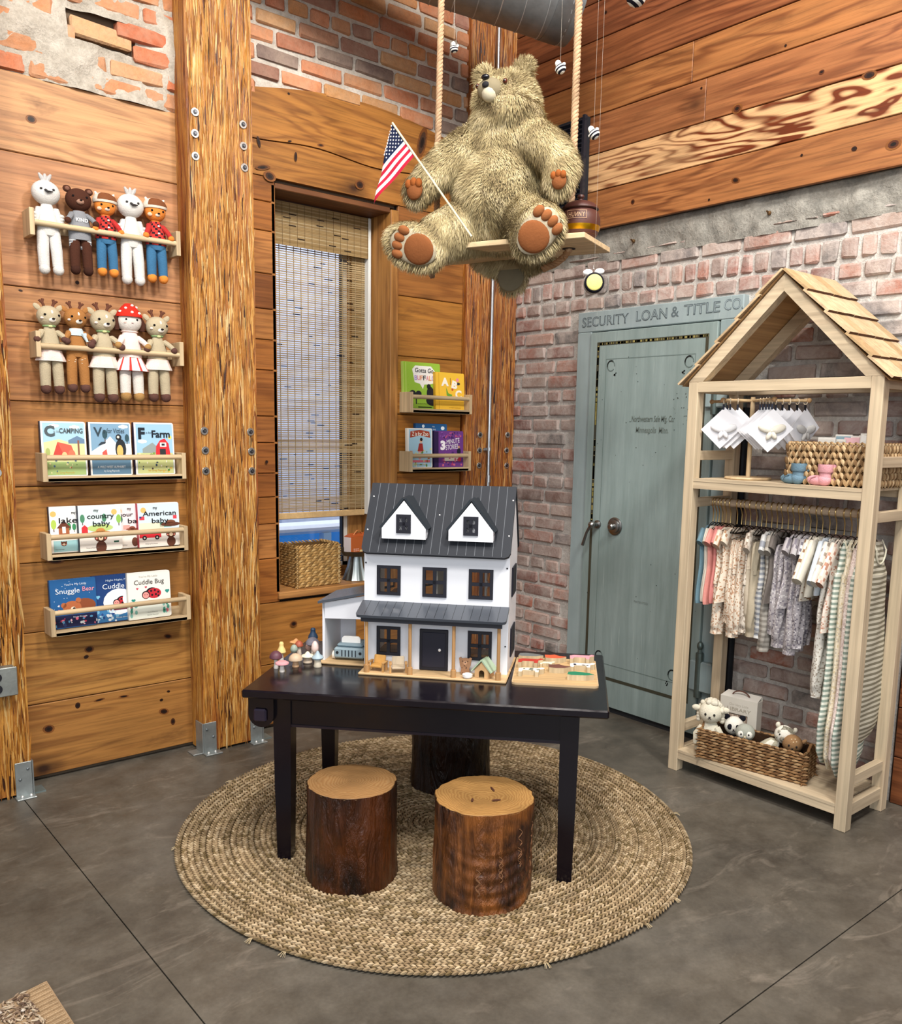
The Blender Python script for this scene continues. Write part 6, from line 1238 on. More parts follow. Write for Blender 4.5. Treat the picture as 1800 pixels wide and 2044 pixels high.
def garment(kind, c, label, group=None):
    """built hanging from the origin (rod height); x across, y along the rod"""
    t = thing({'tee': 'baby_tee', 'pants': 'baby_trousers', 'romper': 'baby_romper', 'cardigan': 'baby_cardigan', 'sack': 'sleep_sack', 'dress': 'baby_dress'}[kind[0]], label, {'pants': 'trousers', 'sack': 'sleep sack'}.get(kind[0], kind[0]), (0, 0, 0), group=group)
    k, L = kind[0], kind[1]*(1.06 if kind[0] in ('romper', 'dress', 'cardigan') else 1); cf = pat(*c); m = M().use('cloth'); zs = -.102
    if k in ('tee', 'cardigan', 'dress', 'romper'):
        w = .097 if k != 'cardigan' else .10
        if k == 'romper':
            body(m, zs, zs-L*.52, [(0, .032), (.06, .062), (.16, w*.86), (.5, w*.82), (1, w*.9)], cf)
            m.build('bodice', t)
            for s in (-1, 1): m = M().use('cloth'); body(m, zs-L*.48, zs-L, [(0, .044), (.55, .040), (.85, .036), (.93, .026), (1, .030)], cf, x0=s*.040, d=.022, rip=.2); m.build('leg', t)
        else:
            body(m, zs, zs-L, [(0, .032), (.06, .062), (.18, w*.84), (.5, w*.86), (.96, w*(1.15 if k == 'dress' else .95)), (1, w*(1.2 if k == 'dress' else .93))], cf); m.build('bodice', t)
        sl = {'tee': .055, 'dress': .045, 'romper': .06, 'cardigan': .15}[k] if len(kind) < 3 else kind[2]
        for s in (-1, 1): m = M().use('cloth'); sleeve(m, s*.060, zs-.022, s*(.060+sl*.72), zs-.022-sl*.95, .027, .024, cf, max(4, int(sl/.012)), -.004); m.build('sleeve', t)
        m = M().use('cloth'); m.tube([(.034*math.cos(a), -.010+.006*math.sin(a), zs-.004-.016*max(0, -math.sin(a))) for a in np.linspace(0, 2*PI, 17)], .0035, shade(lin(c[1]), .9), 6, False); m.build('neckband', t)
        if k == 'cardigan':
            m = M().use('cloth')
            for q in range(4): m.ell((0, -.018, zs-.05-q*.035), (.004, .002, .004), '#9a7a58', 8, 6)
            m.build('buttons', t)
    elif k == 'pants':
        z1 = -.145; L += .045; m = M().use('cloth'); body(m, z1, z1-L*.34, [(0, .066), (.2, .072), (1, .080)], cf, d=.016, rip=.3, rk_=9); m.build('hip', t)
        for s in (-1, 1): m = M().use('cloth'); body(m, z1-L*.30, z1-L, [(0, .042), (.5, .040), (.85, .034), (.93, .024), (1, .028)], cf, x0=s*.040, d=.024, rip=.22); m.build('leg', t)
    elif k == 'sack':
        body(m, zs-.0, zs-.13, [(0, .030), (.15, .040), (.5, .050), (1, .088)], cf, dz=.005); m.build('bodice', t)
        m = M().use('cloth'); zt = zs-.125; rows = []; n_ = int(L/.005)
        for i in range(n_+1):
            f = i/n_; w_ = np.interp(f, [0, .45, .75, .9, .97, 1], [.088, .120, .148, .130, .085, .02]); rows.append((0+.012*math.sin(f*3.2), .003*math.sin(i*.05), zt-L*f, w_, .021*min(1, (1-f)*8+.15)))
        m.loft(rows, cf, 34, .10, 5); m.build('skirt', t)
        m = M().use('cloth'); m.tube([(.040*math.cos(a), -.016, zs-.03+.055*math.sin(a)) for a in np.linspace(PI, 2*PI, 15)], .0035, '#e4dfc8' if c[0] == 'stripe' else shade(lin(c[1]), .92), 6)
        m.tube([(.040, -.014, zs-.03), (.034, -.002, zs+.004), (.040, .012, zs-.03)], .0035, '#e4dfc8', 6).tube([(-.040, -.014, zs-.03), (-.034, -.002, zs+.004), (-.040, .012, zs-.03)], .0035, '#e4dfc8', 6)
        m.build('binding', t)
    return t
def hanger_proto():
    t = thing('clothes_hanger', 'slim brass hanger hooked over the wooden rod of the rack', 'hanger', (0, 0, 0), group='brass hangers on the rack rod')
    m = M().use('metal'); r = .0185
    m.tube([(r*math.cos(a), 0, r*math.sin(a)) for a in np.linspace(-.5, PI, 12)][::1]+[(-r*.9, 0, -.012), (-.004, 0, -.030), (.002, 0, -.045), (0, 0, -.088)], .0024, '#c9ac74', 6); m.build('hook', t)
    m = M().use('metal'); m.tube([(0, 0, -.088), (.03, 0, -.096), (.068, 0, -.118), (.070, 0, -.122), (0, 0, -.122), (-.070, 0, -.122), (-.068, 0, -.118), (-.03, 0, -.096), (0, 0, -.088)], .0019, '#3a332c', 6); m.build('shoulder_wire', t)
    return t
hg = hanger_proto(); hys = [2.205, 2.19, 2.175, 2.158, 2.140, 2.118, 2.085, 2.063, 2.044, 2.022, 1.992, 1.968, 1.947, 1.922, 1.897, 1.875, 1.848, 1.824, 1.800, 1.778, 1.752, 1.726, 1.701, 1.672, 1.645, 1.612, 1.584, 1.560, 1.536, 1.515, 1.494]
creamf = ('floral', '#ded2c0', '#b08a6c', '#d6b8a0'); purp = ('floral', '#aea8aa', '#857f88', '#d2cecd'); sage = ('stripe', '#dcded2', '#8e9d92'); sandf = ('floral', '#ddd3bc', '#cfc09c', '#b9b0a0'); pinkf = ('floral', '#d8c6bd', '#c0a9a2', '#e8dcd4')
G = [(('tee', .34), ('plain', '#66828e', ''), 'grey-blue baby tee, far left garment on the rod', None),
     (('tee', .33), ('rib', '#d8d4c9', ''), 'ribbed cream baby tee next to the grey-blue one', None), (('tee', .33), ('rib', '#c9bfb0', ''), 'ribbed oatmeal baby tee next to the pink top', None),
     (('tee', .34), ('plain', '#d49086', ''), 'coral pink baby top hanging near left of rod', None), (('tee', .33), ('plain', '#cb827c', ''), 'second coral pink baby top, just behind the first', None),
     (('romper', .44), creamf, 'cream floral baby romper beside the coral tops', None), (('dress', .30, .045), creamf, 'cream floral baby dress with ruffled short sleeves', None),
     (('pants', .32), creamf, 'cream floral baby trousers clipped on hanger', 'floral trousers'), (('pants', .38), creamf, 'cream floral baby trousers clipped on hanger', 'floral trousers'), (('pants', .36), creamf, 'cream floral baby trousers clipped on hanger', 'floral trousers'),
     (('romper', .41), ('floral', '#d2c8ba', '#8e7f70', '#b3a596'), 'taupe floral baby romper behind the beige trousers', None),
     (('pants', .30), ('plain', '#bdb09c', ''), 'plain beige baby trousers, nearer the floral pairs', None), (('pants', .36), ('plain', '#b3a791', ''), 'plain sand baby trousers with long gathered legs', None),
     (('romper', .42), ('stripe', '#c9c9c6', '#8f939a'), 'grey and white striped baby romper', None), (('romper', .47), ('stripe', '#aaa59c', '#8b867e'), 'longest grey-brown striped baby romper mid rod', None), (('dress', .27), ('plain', '#6a635e', ''), 'dark taupe sleeveless baby dress mid rod', None),
     (('pants', .33), purp, 'mauve floral baby trousers', 'mauve floral trousers'), (('pants', .38), purp, 'mauve floral baby trousers', 'mauve floral trousers'), (('dress', .28, .05), purp, 'mauve floral baby dress with short sleeves', None), (('romper', .46), purp, 'mauve floral baby romper with long legs', None), (('romper', .43), ('floral', '#a9a4a8', '#6f6a74', '#d4d0d2'), 'darker mauve floral romper beside the cream cardigan', None),
     (('cardigan', .24), ('floral', '#ddd6c8', '#d6cdbd', '#8a6a50'), 'cream baby cardigan with little brown motifs', None), (('cardigan', .22), ('plain', '#dfd8c8', ''), 'plain cream baby cardigan beside pale blue one', None), (('cardigan', .21), ('plain', '#c9d2da', ''), 'pale blue baby cardigan', None),
     (('romper', .60, .15), ('floral', '#dedbd2', '#a59a8c', '#cfcac0'), 'long cream footed romper with animal print', None), (('dress', .34, .15), ('floral', '#e4d9cc', '#b98a74', '#d8b8a8'), 'long-sleeved cream dress with rust sprigs', None),
     (('sack', .78), sage, 'sage striped sleep sack, first of the long ones', None), (('sack', .80), sandf, 'cream sprigged sleep sack between sage and pink ones', None), (('sack', .80), pinkf, 'dusty pink sprigged sleep sack', None), (('sack', .82), sage, 'sage and cream striped sleep sack beside front post', None), (('sack', .68), ('stripe', '#d6d0bc', '#8a8470'), 'olive and cream striped sleep sack nearest the right end', None)]
for i, (g, y) in enumerate(zip(G, hys)):
    t = garment(g[0], g[1], g[2], g[3]); big = g[0][0] == 'sack'
    t.location = (HY+(.035 if (big and i == len(G)-1) else -.02 if big else -.012), y, RZ+.0-(.0 if big else .0)); t.rotation_euler = (0, 0, PI/2*0+random.uniform(-.12, .12)+(.10))
    h = hg if i == 0 else dup(hg); h.location = (HY, y, RZ); h.rotation_euler = (0, 0, random.uniform(-.15, .15)+.1)
    if g[0][0] == 'pants':
        for c in list(t.children): pass
        mm = M().use('metal').tube([(-.075, 0, -.145), (.075, 0, -.145)], .002, '#3a332c', 6); mm.build('clip_bar', t)
# ---- long basket on the bottom shelf with plush toys
BR = ['#8a6642', '#9a7650', '#6f5034', '#a88660', '#7d5c3c', '#b09068']
t = thing('long_basket', 'long brown woven basket of plush toys on the bottom shelf', 'basket', (3.265, 1.885, .101), rz=-PI/2+.17)
m = M().use('straw'); w2, d2, h2 = .225, .070, .125
for (a, b, rot) in ((w2, d2, 0), (d2, w2, PI/2), (w2, d2, PI), (d2, w2, -PI/2)):
    m.T = TR(rz=rot); weave(m, [((-a, -b, .0), (1, 0, 0), 2*a, (0, 0, 1), h2, (0, -1, 0))], BR, row=.0115, L=.040, tilt=.12, W=.012, H=.012, jit=1.5); m.box(-a+.002, a-.002, -b+.002, -b+.005, 0, h2, '#3a2616')
m.T = Matrix.Identity(4); m.box(-w2, w2, -d2, d2, 0, .004, '#4a3220'); m.build('woven_body', t)
m = M().use('straw'); P = []; D = []; rim = [(-w2, -d2), (w2, -d2), (w2, d2), (-w2, d2), (-w2, -d2)]
for (a, b) in zip(rim[:-1], rim[1:]):
    nn_ = max(6, int(np.linalg.norm(np.array(b)-np.array(a))/.016))
    for k in range(nn_): q = np.array(a)+(np.array(b)-np.array(a))*k/nn_; P.append((*q, h2+.004)); dd = np.array(b)-np.array(a); dd = dd/np.linalg.norm(dd); D.append((*dd, .15*(-1)**k))
stitches(m, P, D, [(0, 0, 1)]*len(P), .034, .012, .012, BR)
for s in (-1, 1): m.tube([(s*(w2+.002), -.035+.07*i/10, h2+.004+.022*math.sin(PI*i/10)) for i in range(11)], .006, '#8a6642', 8)
m.build('braided_rim', t)
PS = 1.36
def plush(name, label, px, X, z, r, c, rz=-1.05, tilt=0):
    p = at(px[0], px[1], 0, X); t = thing(name, label, 'plush toy', (X, p[1], z), rz=rz, ry=tilt); t.scale = (PS,)*3; return t, (p[2]-z)/PS
def pfs(t, zh, r, eyes=.38, nose='#2a2420', dy=0, ez=.05, es=.10):
    m = M().use('paint')
    for s in (-1, 1): x = s*eyes*r; y = -math.sqrt(max(0, 1-eyes**2-ez**2))*r*.98; m.ell((x, y, zh+ez*r), (es*r, es*r*.5, es*r*1.25), '#16130f', 10, 8)
    m.ell((0, -r*1.03, zh-.16*r), (.10*r, .06*r, .075*r), nose, 8, 6); m.tube([(-.14*r, -r*.97, zh-.34*r), (0, -r*1.0, zh-.27*r), (.14*r, -r*.97, zh-.34*r)], .018*r+.0006, nose, 5); return m.build('face', t)
t, zh = plush('plush_lamb', 'cream plush lamb with curly wool cap, leftmost in the basket', (1418, 1422), 3.225, .125, .04, '')
m = M().use('knit').ell((0, 0, zh), (.037, .034, .036), '#ded8c4', 18, 14).loft([(0, .002, z, a, a*.8) for z, a in ((.0, .045), (.03, .044), (.06, .036), (zh-.045, .027), (zh-.028, .018))], '#e0dac6', 18); m.build('body', t)
m = M().use('knit')
for i in range(46):
    a = random.uniform(0, 2*PI); e = random.uniform(.15, 1.4); x, y, z = math.cos(a)*math.cos(e), math.sin(a)*math.cos(e), math.sin(e)
    if y < -.45 and z < .75: continue
    m.ell((x*.037, y*.034+.003, zh+.004+z*.036), (.0085,)*3, '#d9d2bf', 8, 6)
for s in (-1, 1):
    for k in range(4): m.ell((s*.037, .008, zh+.002-k*.010), (.008,)*3, '#d9d2bf', 8, 6)
m.build('curly_wool', t)
for s in (-1, 1): M().use('knit').ell((s*.045, 0, zh+.012), (.014, .007, .010), '#ddd6c2', 10, 8).build('ear', t)
for s in (-1, 1): M().use('knit').tube([(s*.022, -.01, zh-.045), (s*.038, -.018, zh-.07), (s*.036, -.02, zh-.10)], [.011, .012, .012], '#dbd5c0', 10).build('arm', t)
pfs(t, zh, .036)
t, zh = plush('plush_panda', 'black and white plush panda tucked behind the penguin', (1465, 1448), 3.30, .125, .03, '')
m = M().use('knit').ell((0, 0, zh), (.031, .029, .030), '#e4e1d6', 18, 14).loft([(0, .002, z, a, a*.8) for z, a in ((-.01, .03), (.02, .03), (zh-.026, .016))], '#20202a', 16); m.build('body', t)
for s in (-1, 1): M().use('knit').ell((s*.024, .002, zh+.026), (.011, .006, .010), '#17171f', 10, 8).build('ear', t)
m = M().use('knit')
for s in (-1, 1): m.ell((s*.012, -.0255, zh+.002), (.008, .004, .0095), '#17171f', 10, 8)
m.build('eye_patches', t); pfs(t, zh, .030, es=.05)
t, zh = plush('plush_penguin', 'grey and white plush penguin chick in basket middle', (1487, 1462), 3.262, .125, .03, '')
m = M().use('knit').ell((0, 0, zh), (.030, .027, .028), '#a3a59a', 18, 14).loft([(0, .002, z, a, a*.8) for z, a in ((-.0, .03), (.02, .03), (max(.026, zh-.022), .018))], '#aaaba0', 16); m.build('body', t)
m = M().use('knit')
for s in (-1, 1): m.ell((s*.011, -.0205, zh-.001), (.0115, .007, .0125), '#e6e3d8', 12, 8)
m.build('face_mask', t); M(TR(0, -.029, zh-.006)).use('knit').ell((0, 0, 0), (.004, .004, .004), '#e9d8b0', 8, 6).build('beak', t); pfs(t, zh, .030, nose='#a3a59a', es=.09)
t, zh = plush('plush_giraffe', 'spotted cream plush calf with grey mane and striped body', (1548, 1462), 3.305, .125, .03, '', tilt=.25)
m = M().use('knit').ell((0, 0, zh), (.029, .027, .029), '#e3dfd2', 18, 14); m.loft([(-.012-.35*(zh-z), -.004, z, a, a*.8) for z, a in ((zh-.075, .028), (zh-.055, .030), (zh-.035, .022), (zh-.025, .015))], lambda i, j: '#b6b09a' if j % 4 < 2 else '#e6e1d2', 16); m.build('body', t)
m = M().use('knit').ell((0, -.022, zh-.008), (.0115, .008, .0095), '#8f8878', 12, 8); m.build('muzzle', t)
m = M().use('knit')
for a, b in ((-.018, .010), (.018, .014), (.020, -.012), (-.020, -.008), (.004, .024), (-.006, .022)): m.ell((a, -math.sqrt(max(0, .028**2-a*a-b*b)), zh+b), (.005, .003, .005), '#a8a292', 8, 6)
m.build('spots', t); m = M().use('fibre')
for k in range(30): x = random.uniform(-.008, .014); m.tube([(x, -.008, zh+.026), (x+random.uniform(-.006, .014), -.014, zh+.030), (x+random.uniform(-.01, .024), -.018, zh+.018)], .0011, '#8d8878', 4)
m.build('mane', t)
for s in (-1, 1): M().use('knit').ell((s*.026, .0, zh+.024), (.007, .006, .009), '#e0dac8', 10, 8).build('ear', t)
pfs(t, zh, .029, eyes=.5, nose='#5a5348', ez=.12, es=.08)
t, zh = plush('plush_fawn', 'brown plush fawn head with cream spots at basket right end', (1576, 1484), 3.305, .125, .03, '', tilt=.1)
m = M().use('knit').ell((0, 0, zh), (.030, .028, .029), '#93714e', 18, 14).loft([(0, 0, z, a, a*.8) for z, a in ((-.008, .020), (.0, .022), (max(.004, zh-.024), .018))], '#e0d8c2', 16); m.build('body', t)
m = M().use('knit')
for a, b in ((-.006, .020), (.004, .022), (.0, .014), (.009, .016)): m.ell((a, -math.sqrt(max(0, .0285**2-a*a-b*b)), zh+b), (.0022, .0015, .0022), '#e8cfa8', 6, 5)
m.build('spots', t)
for s in (-1, 1): M(TR(s*.031, .002, zh+.014, ry=s*.8)).use('knit').ell((0, 0, 0), (.006, .004, .010), '#a8825c', 10, 8).build('ear', t)
pfs(t, zh, .029)
# boxed library set
p = at(1480, 1390, 0, 3.40); t = thing('book_box_set', 'white boxed "Library" book set with brown handle on bottom shelf', 'box', (3.41, 2.055, .101), rz=-PI/2+.10)
m = M().use('paint'); w, h, d = .088, .232, .05; m.box(-w, w, -d/2, d/2, 0, h, '#d9d4c8', ch=.001); m.add([(-w, -d/2, h), (w, -d/2, h), (w-.004, d/2, h+.018), (-w+.012, d/2, h+.018)], [(0, 1, 2, 3)], '#e4e0d6'); m.add([(-w, d/2, h), (w, d/2, h), (w-.004, d/2, h+.018), (-w+.012, d/2, h+.018)], [(3, 2, 1, 0)], '#cfcabd'); m.build('carton', t)
m = M(frame((0, -d/2-.0006, 0), (1, 0, 0), (0, 0, 1))).use('print'); m.rect(-.042, .046, .075, .160, 0, '#4a4038')
for k in range(14): m.rect(-.039+k*.006, -.0345+k*.006, .080, .156, .0003, pick('#d9cbb8', '#c9b4a4', '#e2d8c8', '#b9a090'))
m.disc(.062, .060, .010, .0003, '#6a3c2c', ry=.014); m.disc(.062, .078, .008, .0003, '#7a4a38'); m.build('window_print', t)
m = M(frame((0, -d/2-.0008, 0), (1, 0, 0), (0, 0, 1))).use('print'); m.text('Our Very Little', .002, .196, .012, 0, '#bdb6a8', w=.09, slant=.15); m.text('LIBRARY', .004, .172, .017, 0, '#a49c8c', w=.112); m.build('lettering', t)
M().use('paint').tube([(-.040+.08*i/12, -.004, h+.010+.020*math.sin(PI*i/12)**.6) for i in range(13)], .0045, '#5f3526', 8, flat=.6).build('handle', t)
# ---- top shelf
t = thing('braided_basket', 'chunky braided water-hyacinth basket on the upper shelf', 'basket', (3.345, 1.640, 1.311), rz=-PI/2)
m = M().use('straw'); HC = ['#a88a64', '#bd9f76', '#947450', '#cdb28a', '#7f6242']; w2, d2, h2 = .165, .115, .150
for (a, b, rot) in ((w2, d2, 0), (d2, w2, PI/2), (w2, d2, PI), (d2, w2, -PI/2)):
    m.T = TR(rz=rot); P = []; D = []; nc = int(2*a/.0235)
    for r_ in range(6):
        for j in range(nc+1):
            for s in (-1, 1): P.append((-a+(j+.5*(r_ % 2))*2*a/nc+s*.0055, -b-.004, .014+r_*h2/6)); D.append((s*.42, 0, 1))
    stitches(m, P, D, [(0, -1, 0)]*len(P), .040, .0155, .016, HC); m.box(-a, a, -b, -b+.004, 0, h2-.01, '#5a3f22')
    P = []; D = []
    for j in range(nc+1):
        for q in np.linspace(.3, 2.8, 5): P.append((-a+j*2*a/nc+.012*math.cos(q), -b, h2-.004+.017*math.sin(q))); D.append((-math.sin(q), 0, math.cos(q)))
    stitches(m, P, D, [(0, -1, 0)]*len(P), .016, .012, .012, HC)
m.T = Matrix.Identity(4); m.box(-w2, w2, -d2, d2, 0, .004, '#5a3f22'); m.build('braided_body', t)
for k, (y, X, c, tl, rz) in enumerate(((1.700, 3.30, '#e9e4da', .01, .1), (1.665, 3.315, '#dedad2', .004, -.1), (1.655, 3.345, '#93adb8', .022, .0), (1.620, 3.345, '#efc0c6', .018, .08), (1.600, 3.36, '#eeeae4', .012, .1), (1.565, 3.345, '#d8b4b8', .020, -.08), (1.548, 3.33, '#f0ede8', .028, .05))):
    lb = ['cream folded card at left of upper basket', 'light grey card behind the cream one in upper basket', 'dusty blue packaged bib standing in upper basket', 'pale pink packaged bib standing in upper basket', 'off-white card between the two pink packages', 'rose packaged bib near right end of upper basket', 'white card at the right end of upper basket'][k]
    t = thing('packaged_card', lb, 'card', (X, y, 1.360+tl), rz=-PI/2+rz, rx=-.08)
    M().use('print').box(-.034, .034, -.003, .003, 0, .125, '#ece8e0', ch=.001).build('backing_card', t)
    M().use('cloth').box(-.030, .030, -.007, -.003, .0, .118, c, ch=.002).build('folded_cloth', t)
def bootie(label, y, c, X=3.225):
    t = thing('baby_booties', label, 'booties', (X, y, 1.311), rz=-PI/2-.25)
    for k in (0, 1):
        e = M(TR(.010*k, .030*k, 0) @ Matrix.Scale(1.28, 4)).use('knit'); e.ell((-.016, 0, .016), (.037, .019, .0165), c, 16, 10); e.ell((.012, 0, .018), (.022, .018, .019), c, 14, 10); e.loft([(.014, 0, z, a, a*.82) for z, a in ((.018, .018), (.040, .0185), (.060, .019), (.064, .024), (.044, .0245), (.040, .022))], c, 20, .03, 10); e.build('bootie', t)
        M(TR(.010*k, .030*k, 0) @ Matrix.Scale(1.28, 4)).use('knit').tube([(-.006, -.017, .028), (-.022, -.019, .022), (-.028, -.021, .012)], .0018, shade(c, .8), 5).build('tie_cord', t)
bootie('pair of blue knitted baby booties on the upper shelf', 1.778, '#6d8a9b'); bootie('pair of pink knitted baby booties on the upper shelf', 1.668, '#dfa3ab')
# bow stand
SX, SY = 3.335, 2.050; t = thing('bow_display_stand', 'turned wood display stand holding clipped white bow cards', 'display stand', (SX, SY, 1.311))
M().use('pine_x').lathe([(0, 0), (.092, 0), (.097, .005), (.094, .011), (.080, .012), (0, .012)], '#dcc096', 40).build('base', t)
M().use('pine_z').tube([(0, 0, .012), (0, 0, .345)], .0095, '#dcc096', 16).build('pole', t)
ends_ = [(.065, -.215), (.045, .23), (-.105, .075), (-.115, -.165)]; AL = [math.hypot(*q) for q in ends_]; dirs = [(q[0]/l_, q[1]/l_) for q, l_ in zip(ends_, AL)]
for (dx, dy), L in zip(dirs, AL):
    m = M().use('pine_x'); m.tube([(0, 0, .330), (dx*L, dy*L, .330)], .0062, '#d8b98c', 12); m.ell((dx*L, dy*L, .330), (.0105,)*3, '#c9a070', 12, 8); m.build('arm', t)
def bowcard(label, arm, f, c, rz, bow=True, grp=None, drop=0, s=.066):
    dx, dy = dirs[arm]; L = AL[arm]; X, Y = SX+dx*L*f, SY+dy*L*f; t = thing('bow_card', label, 'card', (X, Y, 1.311+.330), rz=rz, group=grp)
    M().use('pine_x').tube([(.0, .011*math.cos(a), -.004+.012*math.sin(a)) for a in np.linspace(0, 2*PI, 15)], .0022, '#ead9bc', 6, False).build('ring', t)
    M().use('metal').box(-.004, .004, -.003, .003, -.040, -.016, '#2a2a30', ch=.001).build('clip', t)
    m = M(frame((0, 0, -.040-s*1.14-drop), (1, 0, 0), (0, 0, 1))).use('print'); m.T = m.T @ Matrix.Rotation(PI/4, 4, 'Z') if False else m.T
    ct, st = math.cos(.80), math.sin(.80); sq = [(a*ct-b*st, a*st+b*ct) for a, b in ((-s, -s*.86), (s, -s*.86), (s, s*.86), (-s, s*.86))]; m.poly(sq, 0, .0015, '#ebebef'); m.build('backing_card', t)
    if bow:
        z0 = -.040-s*1.3; m = M(TR(.004, -.006, z0)).use('cloth')
        for a, l_, q_ in ((2.75, .030, .016), (.35, .030, .017), (-1.05, .020, .010), (-2.0, .021, .010)): m.ell((l_*.9*math.cos(a), -.004, l_*.9*math.sin(a)), (l_, .009, q_), c, 12, 8, R=Matrix.Rotation(-a, 4, 'Y'))
        m.ell((0, -.006, 0), (.006, .006, .007), shade(c, .92), 10, 8); m.build('fabric_bow', t)
    return t
bowcard('white card with white fabric bow at the far left arm end', 2, .97, '#e6e6e8', -1.05); bowcard('white card with cream fabric bow at front centre of stand', 3, .92, '#e0dacb', -1.0, drop=.008)
gl = 'white bow card hanging edge to edge on the stand arms'
for (a_, f, rz) in ((2, .75, -1.05), (2, .5, -1.0), (1, .35, -1.05), (1, .6, -1.0), (3, .78, -1.05), (3, .64, -1.0), (3, .50, -1.05), (3, .36, -1.0), (0, .30, -.9), (0, .42, -.85), (0, .54, -.8)):
    bowcard(gl, a_, f, '#dcdce0', rz, False, 'bow cards on the display stand')
bowcard('grey-toned card third from the right tip of the long arm', 0, .66, '#b9b6b4', -.70); bowcard('turned white card second from the right tip of long arm', 0, .80, '#d8d6d2', -.45, False); bowcard('edge-on white card at the right tip of the stand', 0, .94, '#d8d6d2', -.25)
# ================================================================== SWING, BEAR AND HANGING THINGS
SO = (2.320, 2.619, 2.22); SRZ = math.atan2(-.92499, .379995)
ST = TR(*SO, rz=SRZ)
t = thing('rope_swing', 'pale wooden plank swing hanging on two thick twisted ropes', 'swing', SO, rz=SRZ)
M().use('pine_x').box(-.345, .400, 0, .300, -.020, 0, '#e3c99e', ch=.002).build('seat_plank', t)
def rope(pts, r, c, par, name, tw=.045):
    m = M().use('straw'); P = [Vector(p) for p in pts]; seg = [0]
    for a, b in zip(P[:-1], P[1:]): seg.append(seg[-1]+(b-a).length)
    L = seg[-1]; n = int(L/.006)
    def pos(s):
        for i in range(len(P)-1):
            if s <= seg[i+1] or i == len(P)-2: return P[i].lerp(P[i+1], min(1, (s-seg[i])/(seg[i+1]-seg[i])))
    for k in range(3):
        q = []; cc = shade(c, [1, .92, 1.06][k])
        for i in range(n+1):
            s = L*i/n; p = pos(s); d = (pos(min(L, s+.004))-pos(max(0, s-.004))).normalized(); a = d.orthogonal().normalized() if abs(d.z) < .8 else (Vector((1, 0, 0))-d*d.x).normalized(); b = d.cross(a); th = 2*PI*(s/tw+k/3); q.append((p+(a*math.cos(th)+b*math.sin(th))*r*.5)[:])
        m.tube(q, r*.56, cc, 7)
    return m.build(name, par)
RCc = '#bf9e7c'
rope([(-.310, .166, -.03), (-.309, .166, .42), (-.302, .166, .97), (-.295, .166, 2.12)], .0135, RCc, t, 'rope'); rope([(.278, .166, -.03), (.284, .166, .35), (.284, .166, 2.12)], .0145, RCc, t, 'rope')
rope([(.278, .166, -.026), (.255, .172, -.050), (.215, .180, -.072), (.165, .185, -.085)], .0135, '#a9825e', t, 'rope_tail'); rope([(-.31, .166, -.026), (-.318, .150, -.05), (-.315, .14, -.095)], .0125, '#a08068', t, 'rope_tail')
for (x, z) in ((-.309, .43), (.284, .33)): M(TR(x, .166, z)).use('straw').tube([(0, 0, -.010), (0, 0, .010)], .0155, '#d9c29c', 14).build('whipping_knot', t)
M(TR(.278, .166, -.0215)).use('matte').lathe([(0, 0), (.026, 0), (.026, .001), (0, .001)], '#2a1c18', 24).build('rope_hole', t)
def ux(v): return Vector(v).normalized()
bear = thing('plush_bear', 'huge shaggy olive-tan plush bear sitting on the rope swing', 'plush bear', SO, rz=SRZ)
nL = ux((.22, -.93, -.27)); uL = ux((.90, 0, -.42)); uL = ux(uL-nL*uL.dot(nL)); vL = nL.cross(uL)
nR = ux((.42, -.86, -.27)); uR = ux((.68, 0, .66)); uR = ux(uR-nR*uR.dot(nR)); vR = nR.cross(uR)
def rot3(u, v, n): R = Matrix.Identity(4); [R.__getitem__(i).__setitem__(j, (u, v, n)[j][i]) for i in range(3) for j in range(3)]; return R
RL, RR_ = rot3(uL, vL, nL), rot3(uR, vR, nR)
cL = Vector((-.255, -.095, -.018)); cR = Vector((.258, -.100, -.004))
b = M()
b.ell((-.005, .150, .200), (.205, .145, .215), '#a', 28, 20) if False else b.ell((-.005, .150, .200), (.205, .145, .215), '#aaa', 28, 20); b.ell((.0, .085, .190), (.160, .125, .165), '#aaa', 24, 16)
b.ell((.005, .150, .375), (.180, .125, .125), '#aaa', 24, 16); b.ell((.010, .140, .540), (.124, .112, .103), '#aaa', 24, 18); b.ell((.012, .145, .465), (.150, .125, .10), '#aaa', 24, 16)
b.ell((.000, .045, .545), (.060, .062, .050), '#aaa', 18, 12); b.ell((.05, .07, .49), (.085, .07, .06), '#aaa', 18, 12)
b.tube([(-.10, .13, .395), (-.20, .07, .325), (-.262, .01, .255), (-.300, -.015, .205)], [.085, .078, .064, .052], '#aaa', 18); b.ell((-.296, -.012, .212), (.062, .050, .062), '#aaa', 18, 12)
b.tube([(.13, .13, .375), (.225, .08, .31), (.290, .03, .24), (.290, -.005, .180)], [.090, .082, .066, .054], '#aaa', 18); b.ell((.290, .0, .190), (.060, .050, .058), '#aaa', 18, 12)
b.tube([(-.08, .13, .095), (-.15, .04, .060), (-.215, -.05, .01)], [.105, .100, .085], '#aaa', 18); b.tube([(.09, .13, .095), (.17, .04, .060), (.235, -.05, .02)], [.105, .100, .085], '#aaa', 18)
b.ell(cL, (.128, .086, .048), '#aaa', 24, 14, R=RL); b.ell(cR, (.108, .084, .046), '#aaa', 24, 14, R=RR_)
b.ell((-.035, .335, .02), (.20, .055, .095), '#aaa', 22, 14); b.ell((-.02, .31, .18), (.17, .09, .17), '#aaa', 22, 14)
for (x, z, r_) in ((-.088, .648, .042), (.080, .648, .044)): b.ell((x, .135, z), (r_, .020, r_), '#aaa', 16, 12, R=Matrix.Rotation(.3 if x < 0 else -.2, 4, 'Y'))
